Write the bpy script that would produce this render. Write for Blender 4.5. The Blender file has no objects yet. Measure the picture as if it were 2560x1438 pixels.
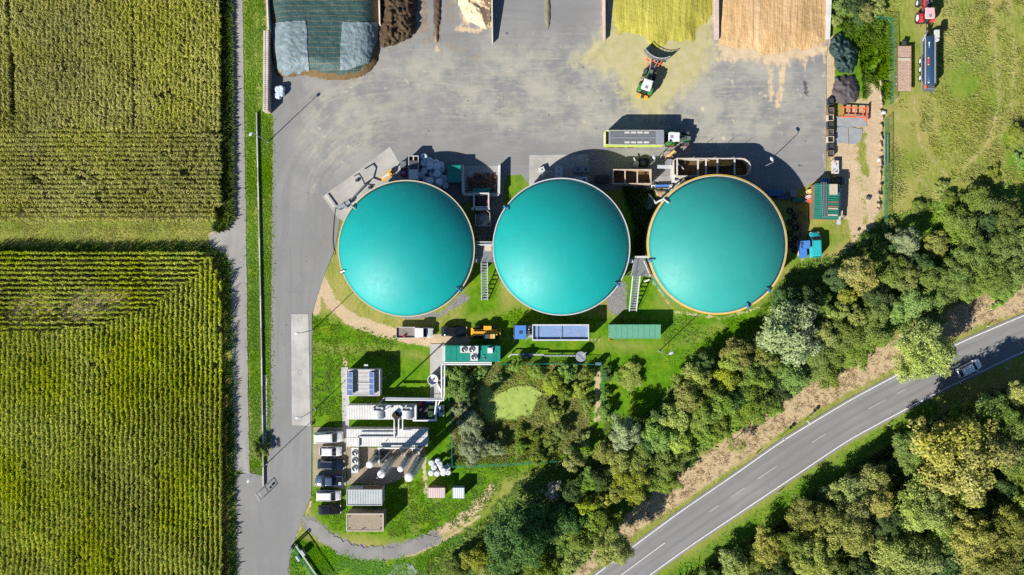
import bpy, bmesh, math, random
import numpy as np
from mathutils import Vector, Matrix

# ------------------------------------------------------------------ camera, sky, sun, exposure
S = 14.0                 # photo pixels per metre on the ground
H = 145.7                # camera height above the ground (m)
SUN_EL = math.radians(35.0)
SUN_TO = Vector((0.727, 0.687, 0)).normalized()      # horizontal direction the shadows fall
sc = bpy.context.scene
cam_d = bpy.data.cameras.new('camera'); cam = bpy.data.objects.new('camera', cam_d)
sc.collection.objects.link(cam); sc.camera = cam
cam.location = (0, 0, H); cam.rotation_euler = (0, 0, 0)
cam_d.sensor_width = 36.0; cam_d.lens = 36.0 * (H * S) / 2560.0
cam_d.clip_start = 1.0; cam_d.clip_end = 6000.0

world = bpy.data.worlds.new('World'); sc.world = world; world.use_nodes = True
wn = world.node_tree.nodes; wl = world.node_tree.links
sky = wn.new('ShaderNodeTexSky'); sky.sky_type = 'NISHITA'; sky.sun_disc = False
sky.sun_elevation = SUN_EL; sky.sun_rotation = math.atan2(-SUN_TO.x, -SUN_TO.y)
sky.air_density = 0.8; sky.dust_density = 0.0; sky.ozone_density = 4.0
wn['Background'].inputs['Strength'].default_value = 0.065
wl.new(sky.outputs[0], wn['Background'].inputs[0])
sun_d = bpy.data.lights.new('sun', 'SUN'); sun = bpy.data.objects.new('sun', sun_d)
sc.collection.objects.link(sun)
sun_d.energy = 5.0; sun_d.angle = math.radians(0.53); sun_d.color = (1.0, 0.955, 0.88)
sun.rotation_euler = Vector((SUN_TO.x*math.cos(SUN_EL), SUN_TO.y*math.cos(SUN_EL), -math.sin(SUN_EL))).to_track_quat('-Z', 'Y').to_euler()
sun.location = (-80, -80, 90)
sc.view_settings.view_transform = 'Standard'; sc.view_settings.look = 'None'
sc.view_settings.gamma = 1.0; sc.view_settings.use_curve_mapping = False
sc.view_settings.exposure = 0.85
sc.render.engine = 'CYCLES'
sc.cycles.max_bounces = 5; sc.cycles.diffuse_bounces = 3; sc.cycles.glossy_bounces = 2
sc.cycles.transmission_bounces = 3; sc.cycles.transparent_max_bounces = 4
sc.cycles.use_adaptive_sampling = True; sc.cycles.adaptive_threshold = 0.02
sc.cycles.use_denoising = False

rnd = random.Random(7); rng = np.random.default_rng(11)
C = sc.collection
def W(px, py, z=0.0):
    k = (1 - z / H) / S
    return Vector(((px - 1280) * k, (719 - py) * k, z))

# ------------------------------------------------------------------ mesh helpers
class MB:
    def __init__(s): s.v = []; s.f = []
    def add(s, vs, fs):
        o = len(s.v); s.v += [tuple(v) for v in vs]; s.f += [tuple(i + o for i in f) for f in fs]; return s
    def box(s, x0, x1, y0, y1, z0, z1, M=None):
        vs = [Vector((x, y, z)) for z in (z0, z1) for x, y in ((x0, y0), (x1, y0), (x1, y1), (x0, y1))]
        if M is not None: vs = [M @ v for v in vs]
        return s.add(vs, [(3,2,1,0),(4,5,6,7),(0,1,5,4),(1,2,6,5),(2,3,7,6),(3,0,4,7)])
    def cbox(s, c, d, rz=0.0, ry=0.0, rx=0.0):
        M = Matrix.Translation(c) @ Matrix.Rotation(rz, 4, 'Z') @ Matrix.Rotation(ry, 4, 'Y') @ Matrix.Rotation(rx, 4, 'X')
        return s.box(-d[0]/2, d[0]/2, -d[1]/2, d[1]/2, -d[2]/2, d[2]/2, M)
    def beam(s, p0, p1, w, h):
        p0 = Vector(p0); p1 = Vector(p1); d = (p1 - p0); L = d.length; d.normalize()
        up = Vector((0,0,1)) if abs(d.z) < .95 else Vector((1,0,0))
        sd = d.cross(up).normalized(); u = sd.cross(d)
        vs = [p + sd*a*w/2 + u*b*h/2 for p in (p0, p1) for a, b in ((-1,-1),(1,-1),(1,1),(-1,1))]
        return s.add(vs, [(3,2,1,0),(4,5,6,7),(0,1,5,4),(1,2,6,5),(2,3,7,6),(3,0,4,7)])
    def cyl(s, p0, p1, r0, r1=None, n=12, cap=True):
        r1 = r0 if r1 is None else r1
        p0 = Vector(p0); p1 = Vector(p1); d = (p1 - p0).normalized()
        a = d.orthogonal().normalized(); b = d.cross(a)
        vs = []
        for p, r in ((p0, r0), (p1, r1)):
            for i in range(n):
                t = 2*math.pi*i/n; vs.append(p + a*math.cos(t)*r + b*math.sin(t)*r)
        fs = [(i, (i+1) % n, n + (i+1) % n, n + i) for i in range(n)]
        if cap: fs += [tuple(range(n-1, -1, -1)), tuple(range(n, 2*n))]
        return s.add(vs, fs)
    def tube(s, pts, r, n=8):
        pts = [Vector(p) for p in pts]
        rings = []; prev = None
        for i, p in enumerate(pts):
            if i == 0: d = pts[1] - p
            elif i == len(pts) - 1: d = p - pts[i-1]
            else: d = (pts[i+1] - p).normalized() + (p - pts[i-1]).normalized()
            d.normalize()
            a = d.orthogonal().normalized() if prev is None else (prev - d*prev.dot(d)).normalized()
            prev = a; b = d.cross(a); k = r
            if 0 < i < len(pts)-1:
                c = max(.5, d.dot((p - pts[i-1]).normalized())); k = r / c
            rings.append([p + a*math.cos(2*math.pi*j/n)*k + b*math.sin(2*math.pi*j/n)*k for j in range(n)])
        return s.loft(rings)
    def loft(s, rings, cap=True):
        n = len(rings[0]); vs = [p for r in rings for p in r]; fs = []
        for k in range(len(rings)-1):
            for i in range(n):
                fs.append((k*n+i, k*n+(i+1) % n, (k+1)*n+(i+1) % n, (k+1)*n+i))
        if cap: fs += [tuple(range(n-1, -1, -1)), tuple(range((len(rings)-1)*n, len(rings)*n))]
        return s.add(vs, fs)
    def prism(s, poly, z0, z1):
        a = sum(poly[i][0]*poly[(i+1) % len(poly)][1] - poly[(i+1) % len(poly)][0]*poly[i][1] for i in range(len(poly)))
        if a < 0: poly = poly[::-1]
        return s.loft([[Vector((p[0], p[1], z0)) for p in poly], [Vector((p[0], p[1], z1)) for p in poly]])
    def build(s, name, mat, parent=None, smooth=False):
        me = bpy.data.meshes.new(name); me.from_pydata([tuple(v) for v in s.v], [], s.f); me.update()
        if smooth: me.polygons.foreach_set('use_smooth', [True]*len(me.polygons))
        return link(name, me, mat, parent)
def link(name, me, mat, parent=None):
    o = bpy.data.objects.new(name, me); C.objects.link(o)
    if mat is not None and len(me.materials) == 0: me.materials.append(mat)
    if parent is not None: o.parent = parent
    return o
def thing(name, label, cat, loc=(0,0,0), rz=0.0, group=None):
    o = bpy.data.objects.new(name, None); C.objects.link(o)
    o.location = loc; o.rotation_euler = (0, 0, rz); o.empty_display_size = .3
    return tag(o, label, cat, group)
def tag(o, label, cat, group=None):
    o['label'] = label; o['category'] = cat
    if group: o['group'] = group
    return o
def struct(o): o['kind'] = 'structure'; return o
def stuff(o): o['kind'] = 'stuff'; return o
def np_mesh(name, verts, quads, mat, smooth=False):
    me = bpy.data.meshes.new(name); verts = np.asarray(verts, dtype=np.float32); quads = np.asarray(quads, dtype=np.int32)
    k = quads.shape[1]
    me.vertices.add(len(verts)); me.vertices.foreach_set('co', verts.ravel())
    me.loops.add(quads.size); me.loops.foreach_set('vertex_index', quads.ravel())
    me.polygons.add(len(quads)); me.polygons.foreach_set('loop_start', np.arange(len(quads), dtype=np.int32)*k)
    me.update(calc_edges=True)
    if smooth: me.polygons.foreach_set('use_smooth', np.ones(len(quads), dtype=bool))
    if mat: me.materials.append(mat)
    return me

# ------------------------------------------------------------------ shader helpers
class NT:
    def __init__(s, name):
        s.m = bpy.data.materials.new(name); s.m.use_nodes = True
        s.t = s.m.node_tree; s.n = s.t.nodes; s.l = s.t.links
        s.b = s.n['Principled BSDF']
        s.tc = s.n.new('ShaderNodeTexCoord'); s.geo = s.n.new('ShaderNodeNewGeometry')
        s.obj = s.tc.outputs['Object']; s.pos = s.geo.outputs['Position']; s.uv = s.tc.outputs['UV']
    def put(s, sock, v):
        if isinstance(v, bpy.types.NodeSocket): s.l.new(v, sock)
        elif isinstance(v, (tuple, list)) and len(v) == 3 and sock.type == 'RGBA': sock.default_value = (*v, 1)
        else: sock.default_value = v
    def noise(s, scale, vec=None, detail=3.0, rough=.6, dist=0.0):
        n = s.n.new('ShaderNodeTexNoise'); n.inputs['Scale'].default_value = scale
        n.inputs['Detail'].default_value = detail; n.inputs['Roughness'].default_value = rough
        n.inputs['Distortion'].default_value = dist
        s.l.new(vec or s.obj, n.inputs['Vector']); return n.outputs['Fac']
    def mapv(s, vec, scale=(1,1,1), rot=(0,0,0)):
        n = s.n.new('ShaderNodeMapping'); n.inputs['Scale'].default_value = scale; n.inputs['Rotation'].default_value = rot
        s.l.new(vec, n.inputs['Vector']); return n.outputs[0]
    def math(s, op, a, b=0.0):
        n = s.n.new('ShaderNodeMath'); n.operation = op; s.put(n.inputs[0], a); s.put(n.inputs[1], b); return n.outputs[0]
    def mix(s, f, a, b, mode='MIX'):
        n = s.n.new('ShaderNodeMix'); n.data_type = 'RGBA'; n.blend_type = mode
        s.put(n.inputs[0], f); s.put(n.inputs[6], a); s.put(n.inputs[7], b); return n.outputs[2]
    def step(s, x, lo, hi, to0=0.0, to1=1.0):
        n = s.n.new('ShaderNodeMapRange'); n.interpolation_type = 'SMOOTHSTEP'
        s.put(n.inputs[0], x); n.inputs[1].default_value = lo; n.inputs[2].default_value = hi
        n.inputs[3].default_value = to0; n.inputs[4].default_value = to1; return n.outputs[0]
    def attr(s, name):
        n = s.n.new('ShaderNodeAttribute'); n.attribute_name = name; return n.outputs['Fac']
    def sep(s, v):
        n = s.n.new('ShaderNodeSeparateXYZ'); s.l.new(v, n.inputs[0]); return n.outputs
    def bump(s, h, strength=.5, dist=.1):
        n = s.n.new('ShaderNodeBump'); n.inputs['Strength'].default_value = strength; n.inputs['Distance'].default_value = dist
        s.l.new(h, n.inputs['Height']); s.l.new(n.outputs[0], s.b.inputs['Normal'])
    def done(s, col, rough=.8, spec=.3, metal=0.0):
        s.put(s.b.inputs['Base Color'], col); s.put(s.b.inputs['Roughness'], rough)
        s.b.inputs['Specular IOR Level'].default_value = spec; s.b.inputs['Metallic'].default_value = metal
        return s.m
def sh(c, k): return tuple(max(0, min(1, x*k)) for x in c)
def mat(name, col, rough=.7, var=.18, scale=1.5, bump=0.0, metal=0.0, spec=.3, dirt=None, dk=.35):
    t = NT(name)
    a = t.noise(scale); b = t.noise(scale*9, detail=2)
    c = t.mix(t.step(a, .3, .7), sh(col, 1-var), sh(col, 1+var))
    c = t.mix(t.step(b, .25, .75), sh(col, 1-var*.8), c)
    if dirt: c = t.mix(t.math('MULTIPLY', t.step(t.noise(scale*2.3, detail=5), .5, .72), dk), c, dirt)
    if bump: t.bump(b, bump, .05)
    return t.done(c, rough, spec, metal)
def leafmat(name, cols, trans=.28, rough=.55):
    t = NT(name)
    r = t.n.new('ShaderNodeValToRGB'); s_ = r.color_ramp; n = len(cols)
    while len(s_.elements) < n: s_.elements.new(.5)
    for i, c in enumerate(cols): s_.elements[i].position = i/(n-1); s_.elements[i].color = (*c, 1)
    t.l.new(t.geo.outputs['Random Per Island'], r.inputs[0])
    oi = t.n.new('ShaderNodeObjectInfo')
    hs = t.n.new('ShaderNodeHueSaturation'); t.l.new(r.outputs[0], hs.inputs['Color'])
    t.put(hs.inputs['Hue'], t.step(oi.outputs['Random'], 0, 1, .485, .515)); t.put(hs.inputs['Value'], t.math('MULTIPLY', t.step(oi.outputs['Random'], 0, 1, .8, 1.2), t.step(t.noise(.045, t.pos, 4), .3, .7, .82, 1.18)))
    t.put(hs.inputs['Saturation'], t.step(t.noise(.07, t.pos, 3), .3, .7, .88, 1.08))
    t.done(hs.outputs[0], .7, .06)
    tr = t.n.new('ShaderNodeBsdfTranslucent'); t.l.new(hs.outputs[0], tr.inputs[0])
    ms = t.n.new('ShaderNodeMixShader'); ms.inputs[0].default_value = trans
    t.l.new(t.b.outputs[0], ms.inputs[1]); t.l.new(tr.outputs[0], ms.inputs[2])
    t.l.new(ms.outputs[0], t.n['Material Output'].inputs['Surface'])
    return t.m

# ------------------------------------------------------------------ plan geometry helpers (photo pixels on the ground plane)
def seg_dist(px, py, pts, closed=False):
    P = np.array(pts, dtype=float); Q = np.roll(P, -1, axis=0)
    if not closed: P, Q = P[:-1], Q[:-1]
    best = np.full(px.shape, 1e9)
    for a, b in zip(P, Q):
        d = b - a; L = max(1e-9, d @ d)
        t = np.clip(((px-a[0])*d[0] + (py-a[1])*d[1]) / L, 0, 1)
        best = np.minimum(best, np.hypot(px-a[0]-t*d[0], py-a[1]-t*d[1]))
    return best
def inside(px, py, poly):
    r = np.zeros(px.shape, dtype=bool); n = len(poly)
    for i in range(n):
        x0, y0 = poly[i]; x1, y1 = poly[(i+1) % n]
        if y0 == y1: continue
        c = ((y0 > py) != (y1 > py)) & (px < (x1-x0)*(py-y0)/(y1-y0) + x0)
        r ^= c
    return r
def sd_poly(px, py, poly):
    d = seg_dist(px, py, poly, True); return np.where(inside(px, py, poly), -d, d)
def soft_poly(px, py, poly, soft): return np.clip(.5 - sd_poly(px, py, poly)/(2*soft), 0, 1)
def soft_line(px, py, pts, w, soft): return np.clip(.5 - (seg_dist(px, py, pts) - w)/(2*soft), 0, 1)
def vnoise(x, y, cell, seed=0):
    g = np.random.default_rng(seed).random((64, 64)); x = x/cell; y = y/cell
    xi = np.floor(x).astype(int); yi = np.floor(y).astype(int); fx = x-xi; fy = y-yi
    fx = fx*fx*(3-2*fx); fy = fy*fy*(3-2*fy)
    G = lambda a, b: g[a % 64, b % 64]
    return (G(xi,yi)*(1-fx)+G(xi+1,yi)*fx)*(1-fy) + (G(xi,yi+1)*(1-fx)+G(xi+1,yi+1)*fx)*fy
def put_attr(me, name, arr):
    a = me.attributes.new(name, 'FLOAT', 'POINT'); a.data.foreach_set('value', np.asarray(arr, dtype=np.float32))
def ragged(poly, step=8, amp=2.5, seed=1, closed=True):
    r = random.Random(seed); out = []; n = len(poly)
    for i in range(n if closed else n-1):
        (x0, y0), (x1, y1) = poly[i], poly[(i+1) % n]; L = math.hypot(x1-x0, y1-y0); k = max(1, int(L/step))
        nx, ny = (y1-y0)/max(L, 1e-6), -(x1-x0)/max(L, 1e-6)
        for j in range(k):
            t = j/k; a = r.uniform(-amp, amp); out.append((x0+(x1-x0)*t+nx*a, y0+(y1-y0)*t+ny*a))
    return out
def sheet(name, poly_px, z, m, cell=0, uvf=None, attrs=None):
    """flat sheet from a photo-pixel polygon; cell > 0 cuts it into a grid for per-vertex data"""
    bm = bmesh.new()
    vs = [bm.verts.new(W(x, y, 0).xy.to_3d()) for x, y in poly_px]
    f = bm.faces.new(vs); f.normal_update()
    if f.normal.z < 0: bmesh.ops.reverse_faces(bm, faces=[f])
    if cell:
        for ax in (0, 1):
            lo = min(v.co[ax] for v in bm.verts); hi = max(v.co[ax] for v in bm.verts); c = lo + cell
            no = [0, 0, 0]; no[ax] = 1
            while c < hi:
                co = [0, 0, 0]; co[ax] = c
                bmesh.ops.bisect_plane(bm, geom=bm.verts[:]+bm.edges[:]+bm.faces[:], plane_co=co, plane_no=no, dist=1e-4)
                c += cell
    bmesh.ops.triangulate(bm, faces=[f for f in bm.faces if len(f.verts) > 4])
    me = bpy.data.meshes.new(name); bm.to_mesh(me); bm.free()
    co = np.zeros(len(me.vertices)*3, dtype=np.float32); me.vertices.foreach_get('co', co); co = co.reshape(-1, 3)
    px = co[:, 0]*S + 1280; py = 719 - co[:, 1]*S
    co[:, 2] = z; me.vertices.foreach_set('co', co.ravel())
    if attrs:
        for k, fn in attrs.items(): put_attr(me, k, fn(px, py))
    if uvf:
        u, v = uvf(px, py); li = np.zeros(len(me.loops), dtype=np.int32); me.loops.foreach_get('vertex_index', li)
        me.uv_layers.new(name='UVMap').data.foreach_set('uv', np.stack([u[li], v[li]], 1).astype(np.float32).ravel())
    return struct(link(name, me, m))

# ------------------------------------------------------------------ materials: ground family
def ground_material():
    t = NT('ground_mat'); p = t.pos
    n1 = t.noise(.12, p, 4); n2 = t.noise(.9, p, 4); n3 = t.noise(5.0, p, 3); n4 = t.noise(.35, p, 5)
    st = t.noise(1.0, t.mapv(p, (2.2, .7, 1), (0, 0, .75)), 4)
    lawn = t.mix(t.step(n2, .3, .7), (.06, .165, .006), (.11, .24, .010))
    lawn = t.mix(t.step(n4, .45, .75), lawn, (.165, .25, .015))
    mead = t.mix(t.step(st, .32, .68), (.17, .205, .03), (.29, .295, .08))
    fs = t.noise(1.0, t.mapv(p, (7, 2.2, 1), (0, 0, .8)), 3); mead = t.mix(t.math('MULTIPLY', t.step(fs, .5, .75), .55), mead, (.12, .16, .02)); mead = t.mix(t.math('MULTIPLY', t.step(t.noise(2.2, p, 3), .62, .74), .5), mead, (.42, .37, .04)); mead = t.mix(t.step(n2, .5, .75), mead, (.16, .23, .025))
    mead = t.mix(t.step(n1, .42, .62), mead, (.31, .28, .085)); mead = t.mix(t.math('MULTIPLY', t.step(t.noise(.05, p, 4), .5, .65), .7), mead, (.14, .21, .02))
    c = t.mix(t.attr('lush'), mead, lawn)
    jit = t.math('ADD', t.math('MULTIPLY', t.math('SUBTRACT', n2, .5), .9), t.math('MULTIPLY', t.math('SUBTRACT', n3, .5), .55))
    def mask(nm, lo=.38, hi=.62): return t.step(t.math('ADD', t.attr(nm), jit), lo, hi)
    straw = t.mix(t.step(n3, .3, .7), (.37, .275, .15), (.53, .415, .255))
    c = t.mix(mask('dry', .3, .7), c, straw)
    dirt = t.mix(t.step(n4, .3, .7), (.49, .375, .23), (.63, .495, .33))
    dirt = t.mix(t.step(n3, .35, .8), (.45, .34, .215), dirt)
    c = t.mix(mask('dirt'), c, dirt)
    gv = t.mix(t.step(t.noise(9, p, 2), .3, .7), (.12, .12, .12), (.30, .295, .28))
    c = t.mix(mask('gravel'), c, gv)
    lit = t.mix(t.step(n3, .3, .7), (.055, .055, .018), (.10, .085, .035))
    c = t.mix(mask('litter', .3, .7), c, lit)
    c = t.mix(t.step(t.noise(14, p, 2), .2, .8), sh((.8,)*3, .85), (1, 1, 1)) if False else t.mix(.42, c, t.mix(t.step(t.noise(11, p, 2), .25, .75), (.6, .6, .6), (1.0, 1.0, 1.0)), 'MULTIPLY')
    h = t.math('ADD', n3, t.math('MULTIPLY', n2, 1.5)); t.bump(h, .45, .16)
    return t.done(c, .95, .02)
def asphalt_material(name, base=(.195, .193, .187), wheel=False):
    t = NT(name); p = t.pos; uv = t.uv; uv0 = uv
    vst = t.noise(1.0, t.mapv(p, (1.3, .22, 1), (0, 0, .12)), 5, .7)
    wq = t.n.new('ShaderNodeTexNoise'); wq.inputs['Scale'].default_value = .09; wq.inputs['Detail'].default_value = 3; t.l.new(p, wq.inputs['Vector'])
    wm = t.n.new('ShaderNodeVectorMath'); wm.operation = 'MULTIPLY_ADD'; t.l.new(wq.outputs['Color'], wm.inputs[0]); wm.inputs[1].default_value = (2.5, 2.5, 0); t.l.new(uv, wm.inputs[2]); uv = wm.outputs[0]
    big = t.noise(.08, p, 4); fine = t.noise(10, p, 2); mid = t.noise(.7, p, 4)
    streak = t.noise(1.0, t.mapv(uv, (.045, .9, 1)), 5, .65); streak2 = t.noise(1.0, t.mapv(uv, (.16, 1.9, 1)), 6, .75)
    c = t.mix(t.step(big, .3, .7), sh(base, .88), sh(base, 1.12))
    c = t.mix(t.step(streak, .38, .66), c, sh(base, .90))
    c = t.mix(t.math('MULTIPLY', t.step(t.noise(.25, p, 5), .5, .75), .45), c, (.15, .15, .16))
    c = t.mix(t.math('MULTIPLY', t.step(fine, .3, .75), .3), c, sh(base, 1.3))
    if wheel:
        v_ = t.sep(uv0)[1]; c = t.mix(t.math('MULTIPLY', t.step(t.math('SINE', t.math('MULTIPLY', v_, 4.0)), -.2, .9), .38), c, sh(base, .72)); c = t.mix(t.math('MULTIPLY', t.step(t.noise(1.0, t.mapv(uv0, (.05, .8, 1)), 4), .5, .62), .35), c, sh(base, .78))
    du = t.attr('dust')
    dm = t.math('MULTIPLY', du, t.step(t.math('ADD', streak2, t.math('MULTIPLY', mid, .5)), .70, .95))
    c = t.mix(t.math('MULTIPLY', dm, .6), c, (.37, .345, .255))
    c = t.mix(t.math('MULTIPLY', t.math('MULTIPLY', t.step(t.noise(.16, p, 5, .65), .38, .64), du), .75), c, (.35, .33, .265))
    sp = t.step(t.noise(.55, p, 4, .6, .6), .64, .72)
    c = t.mix(t.math('MULTIPLY', t.math('MULTIPLY', sp, du), .85), c, (.50, .44, .28))
    def mask(nm, lo=.35, hi=.7, k=1.15): 
        return t.step(t.math('ADD', t.attr(nm), t.math('MULTIPLY', t.math('SUBTRACT', t.math('ADD', mid, vst), 1.0), k)), lo, hi)
    c = t.mix(t.math('MULTIPLY', mask('brown'), .8), c, t.mix(t.step(mid, .3, .7), (.13, .09, .06), (.27, .21, .15)))
    c = t.mix(t.math('MULTIPLY', mask('tan'), .85), c, t.mix(t.step(mid, .3, .7), (.46, .33, .19), (.58, .45, .28)))
    c = t.mix(t.math('MULTIPLY', mask('yellow', .3, .95), .85), c, t.mix(t.step(mid, .3, .7), (.36, .33, .12), (.42, .37, .20)))
    c = t.mix(t.math('MULTIPLY', t.step(t.math('ADD', t.attr('oil'), t.math('MULTIPLY', t.math('SUBTRACT', t.noise(1.6, p, 4), .5), 1.2)), .4, .6), .8), c, (.045, .045, .05))
    v = t.n.new('ShaderNodeTexVoronoi'); v.inputs['Scale'].default_value = .16; v.feature = 'DISTANCE_TO_EDGE'
    wv = t.n.new('ShaderNodeVectorMath'); wv.operation = 'ADD'; t.l.new(p, wv.inputs[0])
    nn = t.n.new('ShaderNodeTexNoise'); nn.inputs['Scale'].default_value = .5; t.l.new(p, nn.inputs['Vector']); t.l.new(nn.outputs['Color'], wv.inputs[1])
    t.l.new(wv.outputs[0], v.inputs['Vector'])
    c = t.mix(t.math('MULTIPLY', t.math('MULTIPLY', t.step(v.outputs['Distance'], .0, .006, 1, 0), t.step(t.noise(.12, p, 2), .5, .62)), .3), c, (.07, .07, .07))
    t.bump(fine, .25, .02)
    return t.done(c, .88, .25)
def concrete_material(name, base=(.40, .385, .35), warm=(.30, .24, .17)):
    t = NT(name); p = t.pos
    n1 = t.noise(.3, p, 5); n2 = t.noise(2.2, p, 4); n3 = t.noise(14, p, 2)
    c = t.mix(t.step(n1, .3, .7), sh(base, .82), sh(base, 1.12))
    c = t.mix(t.math('MULTIPLY', t.step(n2, .52, .75), .5), c, warm)
    c = t.mix(t.math('MULTIPLY', t.step(n3, .4, .8), .25), c, sh(base, .6))
    t.bump(n3, .2, .02); return t.done(c, .9, .2)

M_ground = ground_material(); M_yard = asphalt_material('yard_asphalt'); M_lane = asphalt_material('lane_asphalt', (.25, .24, .225))
M_road = asphalt_material('road_asphalt', (.20, .197, .192), True); M_conc = concrete_material('concrete', (.35, .335, .305)); M_conc_g = concrete_material('concrete_grey', (.29, .285, .275), (.2, .17, .13))
M_slab = concrete_material('pale_slab', (.39, .375, .35), (.36, .32, .26))

# ------------------------------------------------------------------ ground sheet
TRACK_DIRT = [(803,705),(830,760),(880,800),(950,825),(1010,842),(1080,850),(1160,848)]
ROAD_UP = [(1380,1520),(1488,1436),(1595,1356),(1700,1278),(1828,1191),(1955,1101),(2123,1000),(2250,932),(2400,855),(2560,787),(2760,708)]
ROAD_LO = [(1500,1530),(1630,1436),(1720,1371),(1830,1297),(1949,1218),(2123,1101),(2311,1000),(2365,972),(2560,880),(2760,800)]
BELT = [(2560,480),(2470,470),(2330,520),(2210,560),(2110,640),(1990,680),(1900,800),(1850,850),(1735,895),(1690,970),(1620,1045),(1530,1060),(1500,1120),(1400,1170),(1290,1220),(1210,1300),(1160,1360),(1080,1400),(1050,1460),
        (1400,1460),(1480,1366),(1600,1246),(1702,1164),(1832,1064),(1944,976),(2066,914),(2188,852),(2318,772),(2440,714),(2600,664)]
FOREST = [(1650,1480),(1760,1420),(1890,1350),(2000,1270),(2120,1180),(2250,1095),(2400,1020),(2620,930),(2800,1500)]
POND_PLOT = [(1125,905),(1500,910),(1510,1000),(1500,1080),(1390,1148),(1132,1160)]
def build_ground():
    xs = np.concatenate([[-2500, -800, -300], np.arange(-112, 112.01, .4), [300, 800, 2500]])
    ys = np.concatenate([[-2500, -800, -250], np.arange(-66, 66.01, .4), [250, 800, 2500]])
    X, Y = np.meshgrid(xs, ys); n, m_ = X.shape
    px = X.ravel()*S + 1280; py = 719 - Y.ravel()*S
    Z = np.where((np.abs(X.ravel()) < 112) & (np.abs(Y.ravel()) < 66), (vnoise(px, py, 40, 3)-.5)*.10, 0) - .06
    Z -= np.where(inside(px, py, [(1180,950),(1370,950),(1370,1065),(1180,1065)]), .35, 0)
    verts = np.stack([X.ravel(), Y.ravel(), Z], 1)
    i = np.arange(n*m_).reshape(n, m_)
    q = np.stack([i[:-1,:-1], i[:-1,1:], i[1:,1:], i[1:,:-1]], -1).reshape(-1, 4)
    me = np_mesh('ground', verts, q, M_ground, True)
    lush = np.zeros(px.shape)
    for poly, k in (([(775,780),(1000,850),(1300,770),(1560,800),(1900,760),(1960,690),(1990,720),(1880,830),(1700,900),(1520,940),(1510,1150),(1400,1160),(1260,1200),(1200,1280),(1050,1360),(800,1330),(775,1250)], 1.0),
                    ([(1500,890),(1780,870),(1720,960),(1640,1060),(1500,1100)], 1.0), (POND_PLOT, .6), ([(1180,600),(1250,600),(1250,780),(1160,800)], 1.0), ([(1560,440),(1660,440),(1640,800),(1540,800)], 1.),
                    ([(600,-40),(670,-40),(690,300),(685,1190),(610,1190)], .35), ([(730,1340),(900,1400),(1100,1380),(1250,1250),(1290,1330),(1180,1460),(720,1460)], .85),
                    ([(1240,380),(1340,380),(1300,520),(1230,520)], .8), ([(2080,40),(2220,40),(2220,260),(2080,230)], .9), ([(1640,1445),(1960,1215),(2310,1000),(2330,1030),(1960,1300),(1700,1470)], .65),
                    ([(1960,650),(2060,560),(2100,600),(2000,700)], .7), ([(2500,330),(2620,300),(2620,470),(2520,450)], .8), ([(2350,120),(2460,100),(2440,260),(2370,240)], .45), ([(2226,60),(2290,40),(2285,230),(2230,240)], .35), ([(-40,548),(580,548),(580,640),(-40,640)], .2), ([(-40,550),(580,550),(580,578),(-40,578)], .4)):
        lush = np.maximum(lush, k*soft_poly(px, py, poly, 14))
    for ln, w in (([(760,870),(1000,880),(1080,900)], 10), ([(1010,1180),(1040,1330)], 7), ([(1085,1170),(1090,1250)], 6), ([(1500,860),(1650,870),(1800,820)], 12)):
        lush *= 1 - .65*soft_line(px, py, ln, w, 12)
    put_attr(me, 'lush', lush)
    d = np.zeros(px.shape)
    for ln, w, so, k in ((TRACK_DIRT, 16, 10, .95), ([(800,700),(790,780)], 10, 10, .9), ([(2185,200),(2188,300),(2190,420),(2185,520)], 20, 12, .95), ([(2110,370),(2120,450),(2140,540),(2150,590)], 22, 12, .95),
                         ([(2150,280),(2160,400),(2170,520)], 48, 22, .58), ([(2100,360),(2110,440),(2125,520)], 30, 14, .9), ([(2190,520),(2160,590),(2110,650)], 18, 16, .8), ([(2040,440),(2090,470)], 20, 14, .8), ([(1990,560),(2005,650)], 8, 12, .6), ([(1060,1350),(1140,1310),(1200,1260),(1230,1220)], 14, 12, .8), ([(930,1400),(1040,1385),(1130,1340),(1200,1290)], 6, 8, .75),
                         ([(2074,100),(2076,240)], 12, 6, .95), ([(1495,930),(1492,1050)], 10, 8, .7), ([(612,0),(612,1180)], 1, 7, .42), ([(640,100),(648,280)], 10, 12, .5), ([(623,250),(630,700),(636,1150)], 2, 6, .5),
                         ([(728,1345),(715,1450)], 7, 5, .8), ([(776,1180),(776,1260),(742,1340)], 3, 6, .8), ([(1690,780),(1800,795),(1900,770)], 6, 6, .6), ([(1630,700),(1680,770)], 4, 5, .7),
                         ([(575,540),(524,584),(524,614),(564,633),(578,680)], 4, 6, .7), ([(-40,604),(520,606)], 3, 6, .55), ([(-40,586),(520,588)], 3, 6, .52),
                         ([(862,900),(860,1100)], 7, 4, .7), ([(940,960),(985,925)], 4, 5, .6), ([(1060,1140),(1062,1230)], 7, 5, .7), ([(866,1130),(1040,1150)], 16, 8, .75), ([(1180,840),(1500,850)], 10, 12, .45)):
        d = np.maximum(d, k*soft_line(px, py, ln, w, so))
    d *= 1 - .8*soft_line(px, py, [(2155,345),(2153,395),(2165,430)], 5, 9) - .5*soft_line(px, py, [(2190,540),(2150,560)], 6, 14); put_attr(me, 'dirt', d)
    g = np.zeros(px.shape)
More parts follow.
